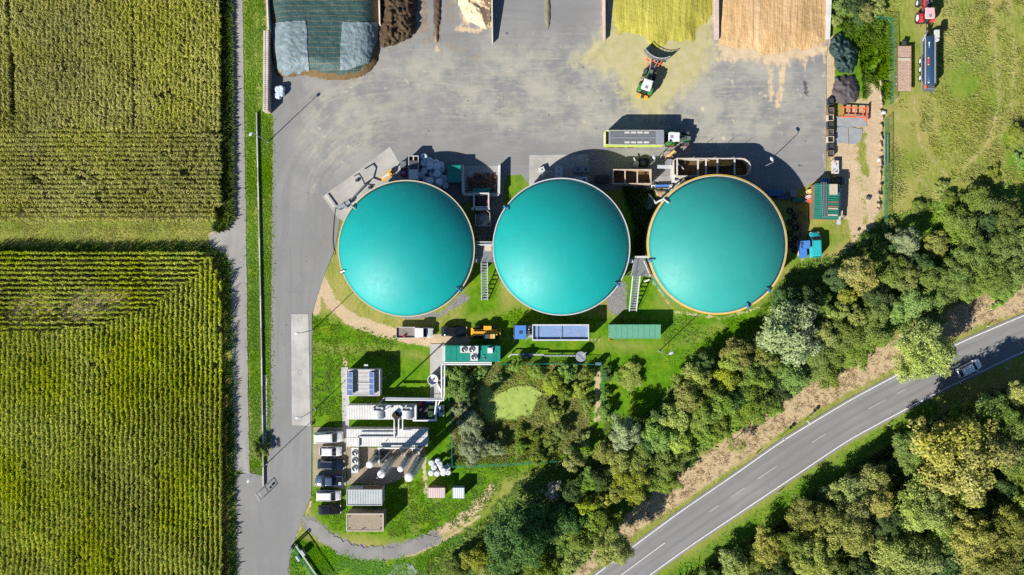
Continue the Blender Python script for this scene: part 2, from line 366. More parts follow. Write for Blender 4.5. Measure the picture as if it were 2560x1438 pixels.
    for poly, k in (([(840,640),(870,700),(930,770),(1010,800),(1100,795),(1180,745),(1160,730),(1100,780),(1010,785),(900,730),(850,640)], .85), ([(985,1410),(1030,1405),(1050,1445),(970,1450)], .9),
                    ([(1510,720),(1565,700),(1570,770),(1545,790),(1520,780)], .85), ([(1640,480),(1700,470),(1640,560),(1610,700),(1590,640)], .8), ([(2085,275),(2165,275),(2165,330),(2140,362),(2085,358)], .3), ([(1190,420),(1260,480),(1240,600),(1190,600)], .9)):
        g = np.maximum(g, k*soft_poly(px, py, poly, 8))
    g = np.maximum(g, .75*soft_line(px, py, [(770,1305),(820,1345),(880,1378),(950,1386),(1030,1366),(1085,1345)], 22, 14)); put_attr(me, 'gravel', g)
    dry = np.zeros(px.shape)
    for ln, w, so, k in (([(1380,1470),(1560,1310),(1700,1220),(1830,1130),(1960,1035),(2110,950),(2260,870),(2440,780),(2600,730)], 32, 14, 1.05), ([(-40,545),(560,548)], 4, 8, .6), ([(2475,-40),(2490,120),(2500,250),(2470,360),(2400,430)], 8, 14, .6), ([(2520,-40),(2538,130),(2530,260),(2500,360)], 7, 13, .56), ([(2240,240),(2250,380),(2320,470)], 8, 14, .5), ([(2285,240),(2300,360),(2370,440)], 7, 12, .55), ([(2330,300),(2370,390),(2450,410)], 6, 12, .52),
                         ([(1800,1440),(1900,1360),(1930,1330)], 8, 8, .7), ([(1430,960),(1450,1060)], 22, 16, .5), ([(1130,1060),(1140,1140)], 8, 8, .6), ([(740,1290),(880,1330)], 4, 10, .4)):
        dry = np.maximum(dry, k*soft_line(px, py, ln, w, so))
    put_attr(me, 'dry', dry)
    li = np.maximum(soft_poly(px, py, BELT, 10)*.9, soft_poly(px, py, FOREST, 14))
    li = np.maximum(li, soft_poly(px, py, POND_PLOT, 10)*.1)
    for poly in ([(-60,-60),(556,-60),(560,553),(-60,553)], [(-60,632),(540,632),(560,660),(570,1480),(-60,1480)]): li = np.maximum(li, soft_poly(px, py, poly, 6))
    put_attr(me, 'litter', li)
    struct(link('ground', me, M_ground))
build_ground()

# ------------------------------------------------------------------ yard, lane, road, pads
def zero(px, py): return np.zeros(px.shape)
def yard_uv(px, py):
    cx, cy, R = 980., 520., 250.
    s_ = np.where(px > cx, cy-py, np.where(py > cy, cx-px, np.hypot(px-cx, py-cy)))
    t_ = np.where(px > cx, px-cx, np.where(py > cy, -math.pi/2*R-(py-cy), -np.arctan2(cx-px, np.maximum(1e-6, cy-py))*R))
    return t_/S, s_/S
def at_yellow(px, py):
    a = soft_poly(px, py, [(1515,60),(1530,-40),(1790,-40),(1785,100),(1770,170),(1700,235),(1640,300),(1560,250),(1545,190),(1440,150),(1500,105)], 45)
    return np.maximum(a*1.3, .8*soft_line(px, py, [(1420,165),(1560,110)], 6, 14))
def at_tan(px, py):
    a = soft_poly(px, py, [(1790,60),(1800,-40),(2075,-40),(2066,135),(2000,150),(1940,165),(1880,150),(1800,150)], 26)*1.1
    for ln, w, so, k in (([(1915,120),(1925,180),(1928,250)], 6, 7, .95), ([(1965,120),(1955,200),(1945,265)], 7, 7, .95), ([(1830,130),(1832,210)], 3, 6, .7), ([(2015,150),(2008,190)], 3, 6, .7),
                         ([(2062,150),(2062,440)], 6, 8, .55), ([(1090,90),(1092,130)], 5, 6, .7), ([(1140,70),(1195,80),(1230,60)], 8, 10, .8), ([(1150,0),(1170,60)], 12, 12, .8), ([(1500,110),(1470,130)], 8, 10, .6), ([(1570,280),(1570,290)], 10, 10, .6)):
        a = np.maximum(a, k*soft_line(px, py, ln, w, so))
    return a
def at_dust(px, py):
    a = soft_poly(px, py, [(760,340),(760,210),(1000,120),(1400,100),(1900,160),(2040,200),(2040,330),(1750,380),(1500,330),(1000,330),(760,480)], 55)
    return np.clip(a*(.45 + 1.0*vnoise(px, py, 90, 5)) + .55*soft_poly(px, py, [(1480,100),(1800,110),(2040,150),(2030,260),(1800,330),(1500,290),(1420,200)], 70), 0, 1)
def at_brown(px, py):
    a = np.zeros(px.shape)
    for ln, w, so, k in (([(1092,-40),(1092,60),(1093,95)], 8, 3, 1.2), ([(950,130),(1010,118),(1045,95)], 3, 8, .8), ([(1020,90),(1120,110),(1190,140)], 20, 30, .55), ([(800,600),(840,600)], 14, 20, .55), ([(880,500),(980,380)], 10, 16, .45),
                         ([(700,195),(760,192),(860,205),(920,190)], 2, 4, .9), ([(1055,-40),(1060,70)], 14, 8, .75), ([(1120,-40),(1130,60)], 18, 16, .6)):
        a = np.maximum(a, k*soft_line(px, py, ln, w, so))
    return a
def at_oil(px, py):
    a = np.zeros(px.shape)
    for ln, w, so, k in (([(2012,205),(2018,240)], 5, 4, .85), ([(1033,116),(1030,135)], 3, 3, .9), ([(1263,84),(1270,83)], 3, 3, .8), ([(772,480),(776,490)], 4, 5, .6), ([(1995,415),(2010,412)], 3, 3, .8), ([(983,155),(986,150)], 2, 3, .75)):
        a = np.maximum(a, k*soft_line(px, py, ln, w, so))
    for q in ([(700,900),(715,600),(760,430),(860,330),(1000,270),(1300,240),(1600,250)], [(745,900),(752,620),(800,450),(900,350),(1040,300),(1300,280),(1500,300)], [(1000,180),(1250,210),(1500,180),(1600,150)], [(1280,110),(1400,170),(1600,260),(1800,290)], [(1900,160),(1850,250),(1760,300)], [(2000,150),(1990,260),(1900,340)], [(1060,140),(1200,230),(1400,300)]):
        for o_ in (0, 24): a = np.maximum(a, .47*soft_line(px, py, [(x+o_*.5, y+o_) for x, y in q], 5, 7)*(.5+.6*vnoise(px, py, 40, 31)))
    r = np.random.default_rng(3)
    for _ in range(46):
        x, y = r.uniform(720, 2050), r.uniform(110, 420)
        if 1500 < x < 1760 and y < 380: continue
        a = np.maximum(a, .75*soft_line(px, py, [(x, y), (x+r.uniform(-9, 9), y+r.uniform(-5, 5))], r.uniform(.5, 2.5), 2.5))
    return a
YARD = [(667,-60),(2078,-60),(2072,90),(2066,150),(2066,435),(2003,472),(1900,500),(1700,540),(1650,480),(1560,475),(1490,475),(1330,470),(1302,436),(1265,440),(1258,490),(1100,520),(850,548),(838,620),(806,700),(780,785),
        (779,1100),(778,1240),(768,1265),(740,1340),(724,1400),(716,1500),(594,1500),(588,1186),(627,1183),(660,1190),(668,1170),(676,1100),(677,1000),(678,800),(680,560),(683,340),(683,285),(668,278)]
A0 = dict(dust=at_dust, brown=at_brown, tan=at_tan, yellow=at_yellow, oil=at_oil)
sheet('yard', YARD, .02, M_yard, .55, yard_uv, A0)
AZ = {k: zero for k in A0}
def lane_uv(px, py): return py/S, px/S
LANE_L = [(571,-60),(574,300),(576,544),(563,566),(524,584),(524,614),(564,633),(576,656),(579,752),(580,860),(584,1000),(587,1186)]
LANE_R = [(625,1186),(620,1000),(619,860),(615,560),(611,300),(606,-60)]
def lane_dust(px, py): return .4*soft_line(px, py, [(530,600),(600,600)], 25, 20)
def lane_tan(px, py): return np.maximum(.75*soft_line(px, py, [(524,584),(566,566),(577,535)], 4, 6), np.maximum(.75*soft_line(px, py, [(524,612),(566,632),(578,680)], 4, 6), .42*soft_line(px, py, [(592,-60),(597,600),(602,1180)], 2, 6)))
LA = dict(AZ); LA['dust'] = lane_dust; LA['tan'] = lane_tan
sheet('farm_lane', ragged(LANE_L, 10, .8, 4, False) + ragged(LANE_R, 10, .8, 5, False), .024, M_lane, .8, lane_uv, LA)
# main road
def resample(pts, step):
    out = []; 
    for (x0, y0), (x1, y1) in zip(pts[:-1], pts[1:]):
        k = max(1, int(math.hypot(x1-x0, y1-y0)/step))
        out += [(x0+(x1-x0)*i/k, y0+(y1-y0)*i/k) for i in range(k)]
    return out + [pts[-1]]
def smooth_line(pts, step=12, it=10):
    P = np.array(resample(pts, step))
    for _ in range(it): P[1:-1] = (P[:-2] + 2*P[1:-1] + P[2:])/4
    return [tuple(p) for p in P]
R_UP = smooth_line(ROAD_UP); R_LO = smooth_line(ROAD_LO)
def by_arc(pts, n):
    P = np.array(pts); d = np.r_[0, np.cumsum(np.hypot(*np.diff(P, axis=0).T))]; t = np.linspace(0, d[-1], n)
    return np.stack([np.interp(t, d, P[:, 0]), np.interp(t, d, P[:, 1])], 1)
def build_road():
    n = 160; a = by_arc(R_UP, n); b = by_arc(R_LO, n); cols = 9
    V = []; U = []
    for i in range(n):
        nrm = (a[i]-b[i]); L = np.hypot(*nrm); nrm = nrm/L
        for j in range(cols):
            f = j/(cols-1)*1.10 - .05; p = b[i] + (a[i]-b[i])*f; w = W(*p); V.append((w.x, w.y, .02)); U.append((i*1.0, f*6.3))
    q = [(i*cols+j+1, i*cols+j, (i+1)*cols+j, (i+1)*cols+j+1) for i in range(n-1) for j in range(cols-1)]
    me = np_mesh('road', V, np.array(q), M_road)
    if me.polygons[0].normal.z < 0: me.flip_normals()
    li = np.zeros(len(me.loops), dtype=np.int32); me.loops.foreach_get('vertex_index', li)
    me.uv_layers.new(name='UVMap').data.foreach_set('uv', np.array(U, dtype=np.float32)[li].ravel())
    for k in A0: put_attr(me, k, np.zeros(len(V)))
    road = struct(link('road', me, M_road))
    M_paint = mat('road_paint', (.62, .61, .58), .7, .12, 2, dirt=(.26, .25, .235), dk=.75)
    M_faint = mat('worn_road_paint', (.40, .39, .36), .8, .2, 3, dirt=(.22, .21, .2), dk=.8)
    def strip(name, f0, f1, i0, i1, m):
        V = []; ii = np.linspace(i0, i1, max(2, int(i1-i0)+1))
        for i in ii:
            k = min(n-2, int(i)); u = i-k; pa = a[k]*(1-u)+a[k+1]*u; pb = b[k]*(1-u)+b[k+1]*u
            for f in (f0, f1): w = W(*(pb+(pa-pb)*f)); V.append((w.x, w.y, .025))
        q = [(2*i, 2*i+1, 2*i+3, 2*i+2) for i in range(len(ii)-1)]
        mm = np_mesh(name, V, np.array(q), m)
        if mm.polygons[0].normal.z < 0: mm.flip_normals()
        link(name, mm, m, road)
    strip('edge_line', .968, .995, 0, n-1, M_paint); strip('edge_line', .005, .032, 0, n-1, M_paint)
    mid = (a+b)/2
    def idx(px, py): return int(np.argmin(np.hypot(mid[:, 0]-px, mid[:, 1]-py)))
    strip('centre_line', .515, .535, idx(1540,1450), idx(1668,1356), M_paint)
    for (p, q_) in (((1772,1279),(1801,1259)),((1833,1238),(1861,1218)),((1895,1195),(1940,1165)),((2026,1104),(2061,1087)),((2172,1022),(2214,1000)),((2244,984),(2268,972)),((2480,880),(2510,866))):
        strip('centre_dash', .51, .53, idx(*p), max(idx(*p)+1.5, idx(*q_)), M_faint)
build_road()
# concrete pads, weighbridge, paving
def pad(name, poly, z, m): return sheet(name, poly, z, m)
pad('concrete_pad', ragged([(807,492),(975,367),(1001,410),(1010,470),(870,560),(845,545)], 30, .6, 2), .045, M_conc)
pad('concrete_pad', [(1323,388),(1472,386),(1474,500),(1323,500)], .045, M_conc)
pad('concrete_pad', [(1075,860),(1113,860),(1113,905),(1108,950),(1105,1005),(1075,1000)], .05, M_slab)
pad('concrete_pad', [(1635,440),(1700,440),(1700,500),(1660,500),(1628,465)], .045, M_conc_g)
pad('paving', ragged([(853,918),(870,918),(874,1010),(872,1070),(866,1130),(856,1060)], 14, .8, 3), .03, M_slab)
pad('paving', ragged([(783,1068),(866,1068),(866,1222),(783,1216)], 12, 1.2, 8), .022, concrete_material('parking_gravel', (.30, .25, .185), (.2, .17, .1)))
pad('paving', ragged([(868,1120),(1064,1120),(1060,1158),(1012,1192),(962,1214),(930,1214),(900,1206),(868,1212)], 9, 2, 21), .028, concrete_material('plant_gravel', (.27, .22, .16), (.33, .24, .11)))
pad('gravel_track', ragged([(752,1290),(800,1310),(840,1345),(905,1368),(985,1368),(1040,1348),(1085,1335),(1092,1350),(1045,1378),(980,1398),(910,1400),(850,1388),(800,1352),(775,1325)], 5, 5.0, 6), .002, concrete_material('track_gravel', (.215, .21, .20), (.30, .24, .14)))
pad('gravel_track', ragged([(985,1414),(1010,1407),(1032,1412),(1048,1430),(1052,1450),(970,1450)], 5, 4.0, 16), .002, concrete_material('track_gravel_pale', (.27, .27, .26), (.2, .18, .09)))
def pond_material():
    t = NT('duckweed_water'); p = t.pos
    a = t.noise(.9, p, 5); b = t.noise(5, p, 3)
    c = t.mix(t.step(a, .3, .7), (.21, .29, .045), (.31, .39, .085)); c = t.mix(t.math('MULTIPLY', t.step(b, .5, .8), .4), c, (.16, .22, .04))
    hole = t.step(t.noise(.55, p, 5, .7), .60, .66)               # open water between the weed
    c = t.mix(t.math('MULTIPLY', hole, .8), c, (.03, .045, .015))
    t.bump(b, .2, .03); return t.done(c, t.mix(hole, (.8, .8, .8), (.12, .12, .12)), .4)
M_duck = pond_material()
pad('pond', ragged([(1180,1000),(1196,970),(1212,955),(1240,985),(1300,963),(1335,966),(1358,985),(1342,1010),(1328,1042),(1290,1052),(1215,1056),(1196,1020)], 6, 2.5, 9), -.12, M_duck)

# ------------------------------------------------------------------ maize fields
M_maize1 = leafmat('ripe_maize_leaf', [(.20, .25, .03), (.32, .35, .05), (.42, .42, .085), (.62, .53, .2), (.26, .31, .04)], .42)
M_maize2 = leafmat('green_maize_leaf', [(.15, .25, .013), (.26, .36, .02), (.40, .46, .03), (.60, .55, .06), (.19, .29, .013)], .4)
M_maize_dry = leafmat('lodged_maize_leaf', [(.36, .30, .13), (.60, .50, .28), (.46, .40, .2)], .45)
def plant_template(seed, lying=False, fan=.45):
    r = random.Random(seed); V = []; Q = []
    def strip(pts, ws, side):
        o = len(V)
        for p, w in zip(pts, ws): V.append(p - side*w/2); V.append(p + side*w/2)
        for i in range(len(pts)-1): Q.append((o+2*i, o+2*i+1, o+2*i+3, o+2*i+2))
    h = 2.25; base_a = r.uniform(-.35, .35)
    for i in range(8):
        z = h*(.60 + .34*i/7); a = base_a + (i % 2)*math.pi + r.uniform(-fan, fan); d = Vector((math.cos(a), math.sin(a), 0)); sd = Vector((-d.y, d.x, r.uniform(-.3, .3)))
        L = r.uniform(.36, .56)*(1 - .25*abs(i-4)/4); o = Vector((0, 0, z)); dr = r.uniform(.1, .5)
        strip([o, o + d*L*.45 + Vector((0,0,.22*L)), o + d*L*.85 + Vector((0,0,.10*L-dr*.3)), o + d*L*1.1 + Vector((0,0,-dr*.7))], [.05, .13, .10, .02], sd)
    for k in range(3):
        a = r.uniform(0, 6.28); d = Vector((math.cos(a), math.sin(a), 0)); strip([Vector((0,0,h*.92)), Vector((0,0,h*1.05))+d*.1, Vector((0,0,h*1.10))+d*.24], [.04, .05, .03], Vector((-d.y, d.x, 0)))
    V = np.array([tuple(v) for v in V]); 
    if lying:
        V = np.stack([V[:, 2]*.95, V[:, 1], np.abs(V[:, 0])*.5 + V[:, 2]*.12 + .1], 1)
    return V, np.array(Q)
def scatter(name, m, tmpl, P, ang, scl, parent=None, zs=None):
    """merge copies of the templates at points P (n,3)"""
    out_v = []; out_q = []; off = 0; k = len(tmpl); pick = rng.integers(0, k, len(P))
    for t in range(k):
        idx = np.nonzero(pick == t)[0]
        if not len(idx): continue
        V, Q = tmpl[t]; c, s_ = np.cos(ang[idx])[:, None], np.sin(ang[idx])[:, None]; g = scl[idx][:, None]
        gz = g if zs is None else zs[idx][:, None]
        x = (V[None, :, 0]*c - V[None, :, 1]*s_)*g + P[idx, 0][:, None]; y = (V[None, :, 0]*s_ + V[None, :, 1]*c)*g + P[idx, 1][:, None]
        z = V[None, :, 2]*gz + P[idx, 2][:, None]
        out_v.append(np.stack([x, y, z], -1).reshape(-1, 3)); 
        out_q.append((Q[None] + (np.arange(len(idx))*len(V))[:, None, None] + off).reshape(-1, Q.shape[1])); off += len(idx)*len(V)
    me = np_mesh(name, np.concatenate(out_v), np.concatenate(out_q), m)
    return stuff(link(name, me, m, parent))
maize_t = [plant_template(i, False, 1.0) for i in range(8)]; maize_n = [plant_template(50+i, False, .25) for i in range(8)]; lodged_t = [plant_template(30+i, True) for i in range(4)]
def px_world(px, py, z=0): return np.stack([(px-1280)/S, (719-py)/S, np.full(px.shape, z)], 1)
def maize():
    sp, inr = 12.2, 3.3            # row spacing and in-row spacing in photo pixels
    def rows(x0, x1, y0, y1, vertical, sp=12.2, inr=3.3, jit=.6):
        a = np.arange(x0, x1, sp if vertical else inr); b = np.arange(y0, y1, inr if vertical else sp); X, Y = np.meshgrid(a, b)
        X = X.ravel() + rng.normal(0, jit if vertical else 1.3, X.size); Y = Y.ravel() + rng.normal(0, 1.3 if vertical else jit, Y.size); return X, Y
    # upper field
    X, Y = rows(-50, 562, -60, 556, True, 10.8, 3.1, 1.7); X2, Y2 = rows(-50, 562, -60, 556, False, 11.5, 3.1, 1.3)
    lim = 330 + 6*np.sin(X/40); k = (Y < lim) & (np.abs(X-36-Y*.05) > 5) & (np.abs(X-345) > 4.5)
    k2 = Y2 > 330 + 6*np.sin(X2/40)
    D = np.r_[np.full(k.sum(), math.pi/2), np.zeros(k2.sum())]; X = np.r_[X[k], X2[k2]]; Y = np.r_[Y[k], Y2[k2]]
    n = vnoise(X, Y, 60, 8); keep = (rng.random(len(X)) < .62 + .6*n) & ~((X > 545) & (Y > 520)) & (X < 560 + 3*np.sin(Y/13))
    X, Y, D = X[keep], Y[keep], D[keep]
    tag(scatter('maize_field', M_maize1, maize_t, px_world(X, Y), D + rng.normal(0, .9, len(X)), np.clip(.88 + .25*vnoise(X, Y, 48, 22) + rng.normal(0, .06, len(X)), .7, 1.2)), 'ripe olive and tan maize crop north of the grass track', 'maize')
    # lower field
    X, Y = rows(-50, 572, 634, 1490, True, 12.2, 3.1, .9); X2, Y2 = rows(-50, 572, 634, 1490, False, 12.2, 3.1, 1.3)
    lim = np.interp(X, [-60, 0, 240, 380, 500, 520, 600], [830, 830, 822, 770, 690, 650, 640]); lim2 = np.interp(X2, [-60, 0, 240, 380, 500, 520, 600], [830, 830, 822, 770, 690, 650, 640])
    k = Y > lim; k2 = Y2 < lim2; D = np.r_[np.full(k.sum(), math.pi/2), np.zeros(k2.sum())]; X = np.r_[X[k], X2[k2]]; Y = np.r_[Y[k], Y2[k2]]
    blob = np.maximum(soft_poly(X, Y, [(20,772),(60,745),(120,748),(110,800),(60,815),(15,800)], 14), soft_poly(X, Y, [(140,775),(200,745),(320,735),(300,775),(200,808),(145,806)], 14))
    right = np.interp(Y, [634, 645, 680, 720, 1000, 1438, 1500], [510, 535, 553, 560, 565, 571, 572])
    keep = (X < right + 3*np.sin(Y/11)) & (rng.random(len(X)) > blob*1.5*vnoise(X, Y, 9, 12)) & (rng.random(len(X)) < .66 + .6*vnoise(X, Y, 70, 9))
    X, Y, D = X[keep], Y[keep], D[keep]
    tag(scatter('maize_field', M_maize2, maize_n, px_world(X, Y), D + rng.normal(0, .2, len(X)), np.clip(.86 + .28*vnoise(X, Y, 55, 21) + rng.normal(0, .06, len(X)), .7, 1.2)), 'green maize crop in close rows south of the grass track', 'maize')
    q = rng.uniform([0, 735], [330, 820], (9000, 2)); b = np.maximum(soft_poly(q[:, 0], q[:, 1], [(20,772),(60,745),(120,748),(110,800),(60,815),(15,800)], 12), soft_poly(q[:, 0], q[:, 1], [(140,775),(200,745),(320,735),(300,775),(200,808),(145,806)], 12))
    q = q[rng.random(len(q)) < b*.9*(vnoise(q[:, 0], q[:, 1], 12, 2) > .35)]
    tag(scatter('lodged_maize', M_maize_dry, lodged_t, px_world(q[:, 0], q[:, 1]), rng.normal(.7, .25, len(q)), rng.uniform(.7, 1.0, len(q))), 'flattened straw-coloured maize inside the green field', 'maize')
maize()

# ------------------------------------------------------------------ trees and shrubs
LEAF = {
 'oak':    leafmat('oak_leaf', [(0.180, 0.221, 0.053), (0.294, 0.333, 0.076), (0.389, 0.410, 0.108), (0.234, 0.280, 0.067), (0.135, 0.169, 0.037)]),
 'gold':   leafmat('golden_oak_leaf', [(0.251, 0.264, 0.050), (0.400, 0.392, 0.082), (0.517, 0.481, 0.142), (0.318, 0.333, 0.068), (0.203, 0.227, 0.054)]),
 'green':  leafmat('green_leaf', [(0.094, 0.159, 0.028), (0.159, 0.243, 0.039), (0.233, 0.318, 0.054), (0.112, 0.187, 0.035), (0.280, 0.318, 0.077)]),
 'fresh':  leafmat('bramble_leaf', [(0.099, 0.180, 0.025), (0.164, 0.259, 0.037), (0.228, 0.331, 0.052), (0.123, 0.203, 0.031), (0.272, 0.303, 0.061)]),
 'dark':   leafmat('dark_leaf', [(0.042, 0.086, 0.024), (0.075, 0.138, 0.036), (0.110, 0.183, 0.054), (0.056, 0.105, 0.035), (0.133, 0.176, 0.054)]),
 'willow': leafmat('willow_leaf', [(0.203, 0.257, 0.115), (0.290, 0.331, 0.162), (0.365, 0.392, 0.216), (0.243, 0.297, 0.121), (0.162, 0.223, 0.095)]),
 'pale':   leafmat('silver_leaf', [(0.312, 0.312, 0.228), (0.408, 0.396, 0.300), (0.480, 0.456, 0.360), (0.264, 0.276, 0.180)]),
 'yellow': leafmat('yellow_leaf', [(0.201, 0.255, 0.032), (0.311, 0.380, 0.050), (0.393, 0.449, 0.061), (0.237, 0.290, 0.040), (0.154, 0.209, 0.030)]),
 'brown':  leafmat('russet_leaf', [(0.165, 0.161, 0.048), (0.262, 0.252, 0.078), (0.198, 0.215, 0.053), (0.306, 0.294, 0.102), (0.145, 0.173, 0.038)]),
}
M_bark = mat('bark', (.10, .075, .05), .9, .3, 4, .6)
def crown_template(seed, clumps, leaves, leaf, stringy=0.0, rr=(.14, .29)):
    RR = rr; r = np.random.default_rng(seed)
    V = []; ctr = []; rad = []
    while len(ctr) < clumps:
        d = r.normal(size=3); d /= np.linalg.norm(d)
        if d[2] < -.55: continue
        rr = r.uniform(.35, 1)**.5; th_ = math.atan2(d[1], d[0]); lump = .80 + .13*math.sin(3*th_ + seed) + .10*math.sin(5*th_ + 2*seed) + .07*math.sin(8*th_ + seed*3) + r.uniform(-.12, .14)
        p = d*rr*lump*np.array([1, 1, .82]); ctr.append(p); rad.append(r.uniform(*RR))
    ctr = np.array(ctr); rad = np.array(rad)
    w = rad**2; idx = r.choice(clumps, leaves, p=w/w.sum())
    d = r.normal(size=(leaves, 3)); d /= np.linalg.norm(d, axis=1)[:, None]; d[:, 2] = np.where(d[:, 2] < -.3, -d[:, 2], d[:, 2])
    off = d*(rad[idx]*r.uniform(.55, 1.08, leaves))[:, None]; off[:, 2] *= .8
    P = ctr[idx] + off
    if stringy: P[:, 2] -= stringy*np.hypot(P[:, 0], P[:, 1])*r.uniform(0, .5, leaves)
    n = d*.7 + P*.3 + r.normal(0, .45, (leaves, 3)); n[:, 2] += .6; n /= np.linalg.norm(n, axis=1)[:, None]
    a = np.cross(n, r.normal(size=(leaves, 3))); a /= np.linalg.norm(a, axis=1)[:, None]; b = np.cross(n, a)
    sz = leaf*r.uniform(.6, 1.25, leaves)[:, None]; el = 1.0 + stringy*1.2
    q = np.stack([P - a*sz*el, P - b*sz*.6, P + a*sz*el + n*sz*.15, P + b*sz*.6], 1)
    return q.reshape(-1, 3), np.arange(leaves*4).reshape(-1, 4)
def crown_mesh(name, *a, **k):
    V, Q = crown_template(*a, **k); return np_mesh(name, V, Q, LEAF['green'])
BIG = [crown_mesh('tree_crown', 100+i, 210, 16000, .033, rr=(.10, .22)) for i in range(4)]
MED = [crown_mesh('tree_crown', 200+i, 75, 7500, .048) for i in range(4)]
SML = [crown_mesh('shrub_crown', 300+i, 42, 3000, .07) for i in range(4)]
WIL = [crown_mesh('willow_crown', 400+i, 80, 9000, .038, stringy=.5) for i in range(2)]
THIN = [crown_mesh('thin_crown', 500+i, 34, 900, .055) for i in range(2)]
def trunk_mesh():
    m = MB(); r = random.Random(5)
    m.tube([(0,0,0), (.02,.01,.3), (-.01,.02,.6), (0,0,.8)], .035, 7)
    for i in range(7):
        a = i*.9; z = .38 + .05*i; m.cyl((0,0,z), (math.cos(a)*.35, math.sin(a)*.35, z+.28), .017, .006, 5)
    me = bpy.data.meshes.new('trunk'); me.from_pydata(m.v, [], m.f); me.materials.append(M_bark); return me
TRUNK = trunk_mesh()
NT_ = [0]
def tree(px, py, rpx, h, kind, name='broadleaf_tree', label=None, group=None, tmpl=None, zsc=None):
    """crown seen at photo pixel (px, py) with radius rpx; h = total height in metres"""
    NT_[0] += 1; i = NT_[0]
    R = rpx/S*(1 - h*.6/H); ch = min(R*1.0, h*.52) if zsc is None else zsc
    zc = h - ch*.85; p = W(px, py, zc)
    t = thing(name, label, 'shrub' if 'shrub' in name else 'tree', (p.x, p.y, -.08), 0, group)
    src = tmpl or (WIL if kind in ('willow',) and rpx > 30 else BIG if rpx >= 52 else MED if rpx >= 32 else SML)
    c = bpy.data.objects.new('crown', src[i % len(src)]); C.objects.link(c); c.parent = t
    c.location = (0, 0, zc); c.scale = (R*rnd.uniform(.96, 1.1), R*rnd.uniform(.96, 1.1), ch); c.rotation_euler = (0, 0, rnd.uniform(0, 6.28))
    c.material_slots[0].link = 'OBJECT'; c.material_slots[0].material = LEAF[kind]
    k = bpy.data.objects.new('trunk', TRUNK); C.objects.link(k); k.parent = t
    k.scale = (max(R, h*.25)*.9, max(R, h*.25)*.9, h); k.rotation_euler = (0, 0, i*1.3)
    return t
KW = {'oak': 'olive-green broadleaf', 'gold': 'golden-olive', 'green': 'mid-green', 'fresh': 'bright green', 'dark': 'dark green', 'willow': 'pale grey-green', 'pale': 'silvery', 'yellow': 'yellow-green', 'brown': 'russet-brown'}
BELT_MARKS = [((1975,832),'beside the large pale willow'),((2039,640),'below the turquoise van'),((2400,520),'along the meadow edge'),((2312,870),'behind the tree overhanging the silver car'),((1562,1084),'around the round pond-corner willow'),
  ((1381,1228),'around the silvery shrub'),((1291,1352),'around the biggest dark green tree'),((1812,1112),'above the bare sapling'),((1860,840),'below the yellow-rimmed tank'),((1510,1340),'behind the rounded tree at the hedge end'),((2140,690),'around the dirt track end'),
  ((1700,1000),'between the long lawn shadow and the road'),((1900,980),'above the two road signs'),((2480,700),'above the upper straw bank'),((1620,1180),'above the wide straw bank'),((2190,790),'between pale willow and roadside tree')]
def grove(lst, where, group, name='broadleaf_tree', noun='tree', marks=None):
    for px, py, r, h, k in lst:
        w = where
        if marks == 'belt': w = 'in the belt ' + min(BELT_MARKS, key=lambda m: math.hypot(m[0][0]-px, m[0][1]-py))[1]
        elif marks == 'wood':
            d = float(seg_dist(np.array([px]), np.array([py]), ROAD_LO)[0]); w = 'beside the largest golden tree in the wood' if math.hypot(px-2395, py-1134) < 190 else 'on the road edge of the wood' if d < 150 else 'deep in the wood beyond the road'
        elif marks == 'pond':
            w = 'at the edge of the duckweed' if math.hypot(px-1280, py-1010) < 95 else 'along the south fence of the pond plot' if py > 1095 else 'along the north fence of the pond plot' if py < 945 else 'by the corner pipes in the pond plot' if px < 1230 else 'on the brown east side of the pond plot'
        big = '' if name == 'shrub' else ('large ' if r >= 50 else 'small ' if r <= 34 else '')
        tree(px, py, r, h, k, name, f'{big}{KW[k]} {noun} {w}', f'{big}{KW[k]} {noun}s {w}')
# wood beyond the road
grove([(2130,1242,62,8,'oak'),(2019,1302,60,7.5,'oak'),(1928,1376,55,6.5,'gold'),(2120,1320,72,11,'oak'),(2036,1400,60,10,'oak'),(2184,1200,46,8,'oak'),(2305,1269,72,13,'oak'),
       (2264,1400,82,13,'oak'),(2422,1340,72,13,'gold'),(2523,1336,70,13,'oak'),(2473,1420,70,13,'oak'),(2533,1067,52,12,'green'),(2473,1020,46,11,'green'),(2548,985,36,10,'gold'),(2415,1050,44,9,'green'),
       (1838,1414,44,5.5,'oak'),(2533,1235,46,9,'dark'),(2489,1286,44,9,'dark'),(2153,1425,44,9,'dark'),(2280,1130,52,8,'green'),(2220,1310,52,10,'dark'),(2360,1410,50,10,'dark'),(2560,1150,60,12,'green'),(2200,1260,42,10,'gold'),
       (1940,1440,42,8,'dark'),(2240,1180,38,5,'dark'),(2350,1068,32,6,'dark'),(2600,1260,70,13,'oak'),(2610,1420,70,13,'green'),(2620,1050,70,12,'oak'),(1774,1456,38,5,'green'),(2100,1480,60,10,'oak'),(2330,1490,60,11,'oak'),
       (2500,1500,60,12,'gold'),(1960,1500,60,9,'oak'),(2420,1230,48,10,'green'),(2360,1330,50,11,'green'),(2072,1246,34,4,'dark'),(1990,1360,40,8,'green'),(1884,1404,36,4.5,'green'),(2152,1196,28,4.5,'green')], 'in the wood beyond the road', 'in the wood beyond the road', marks='wood')
tree(2395,1134,122,16,'gold', 'broadleaf_tree', 'largest golden-olive tree, its broad crown topping the wood beyond the road')
tree(2312,880,82,10,'oak', 'broadleaf_tree', 'olive roadside tree overhanging the asphalt beside the silver car')
tree(1532,1368,54,9,'oak', 'broadleaf_tree', 'rounded olive tree overhanging the road edge line at the hedge end')
tree(1975,832,82,10,'willow', 'willow_tree', 'large pale willow beside the yellow-rimmed tank')
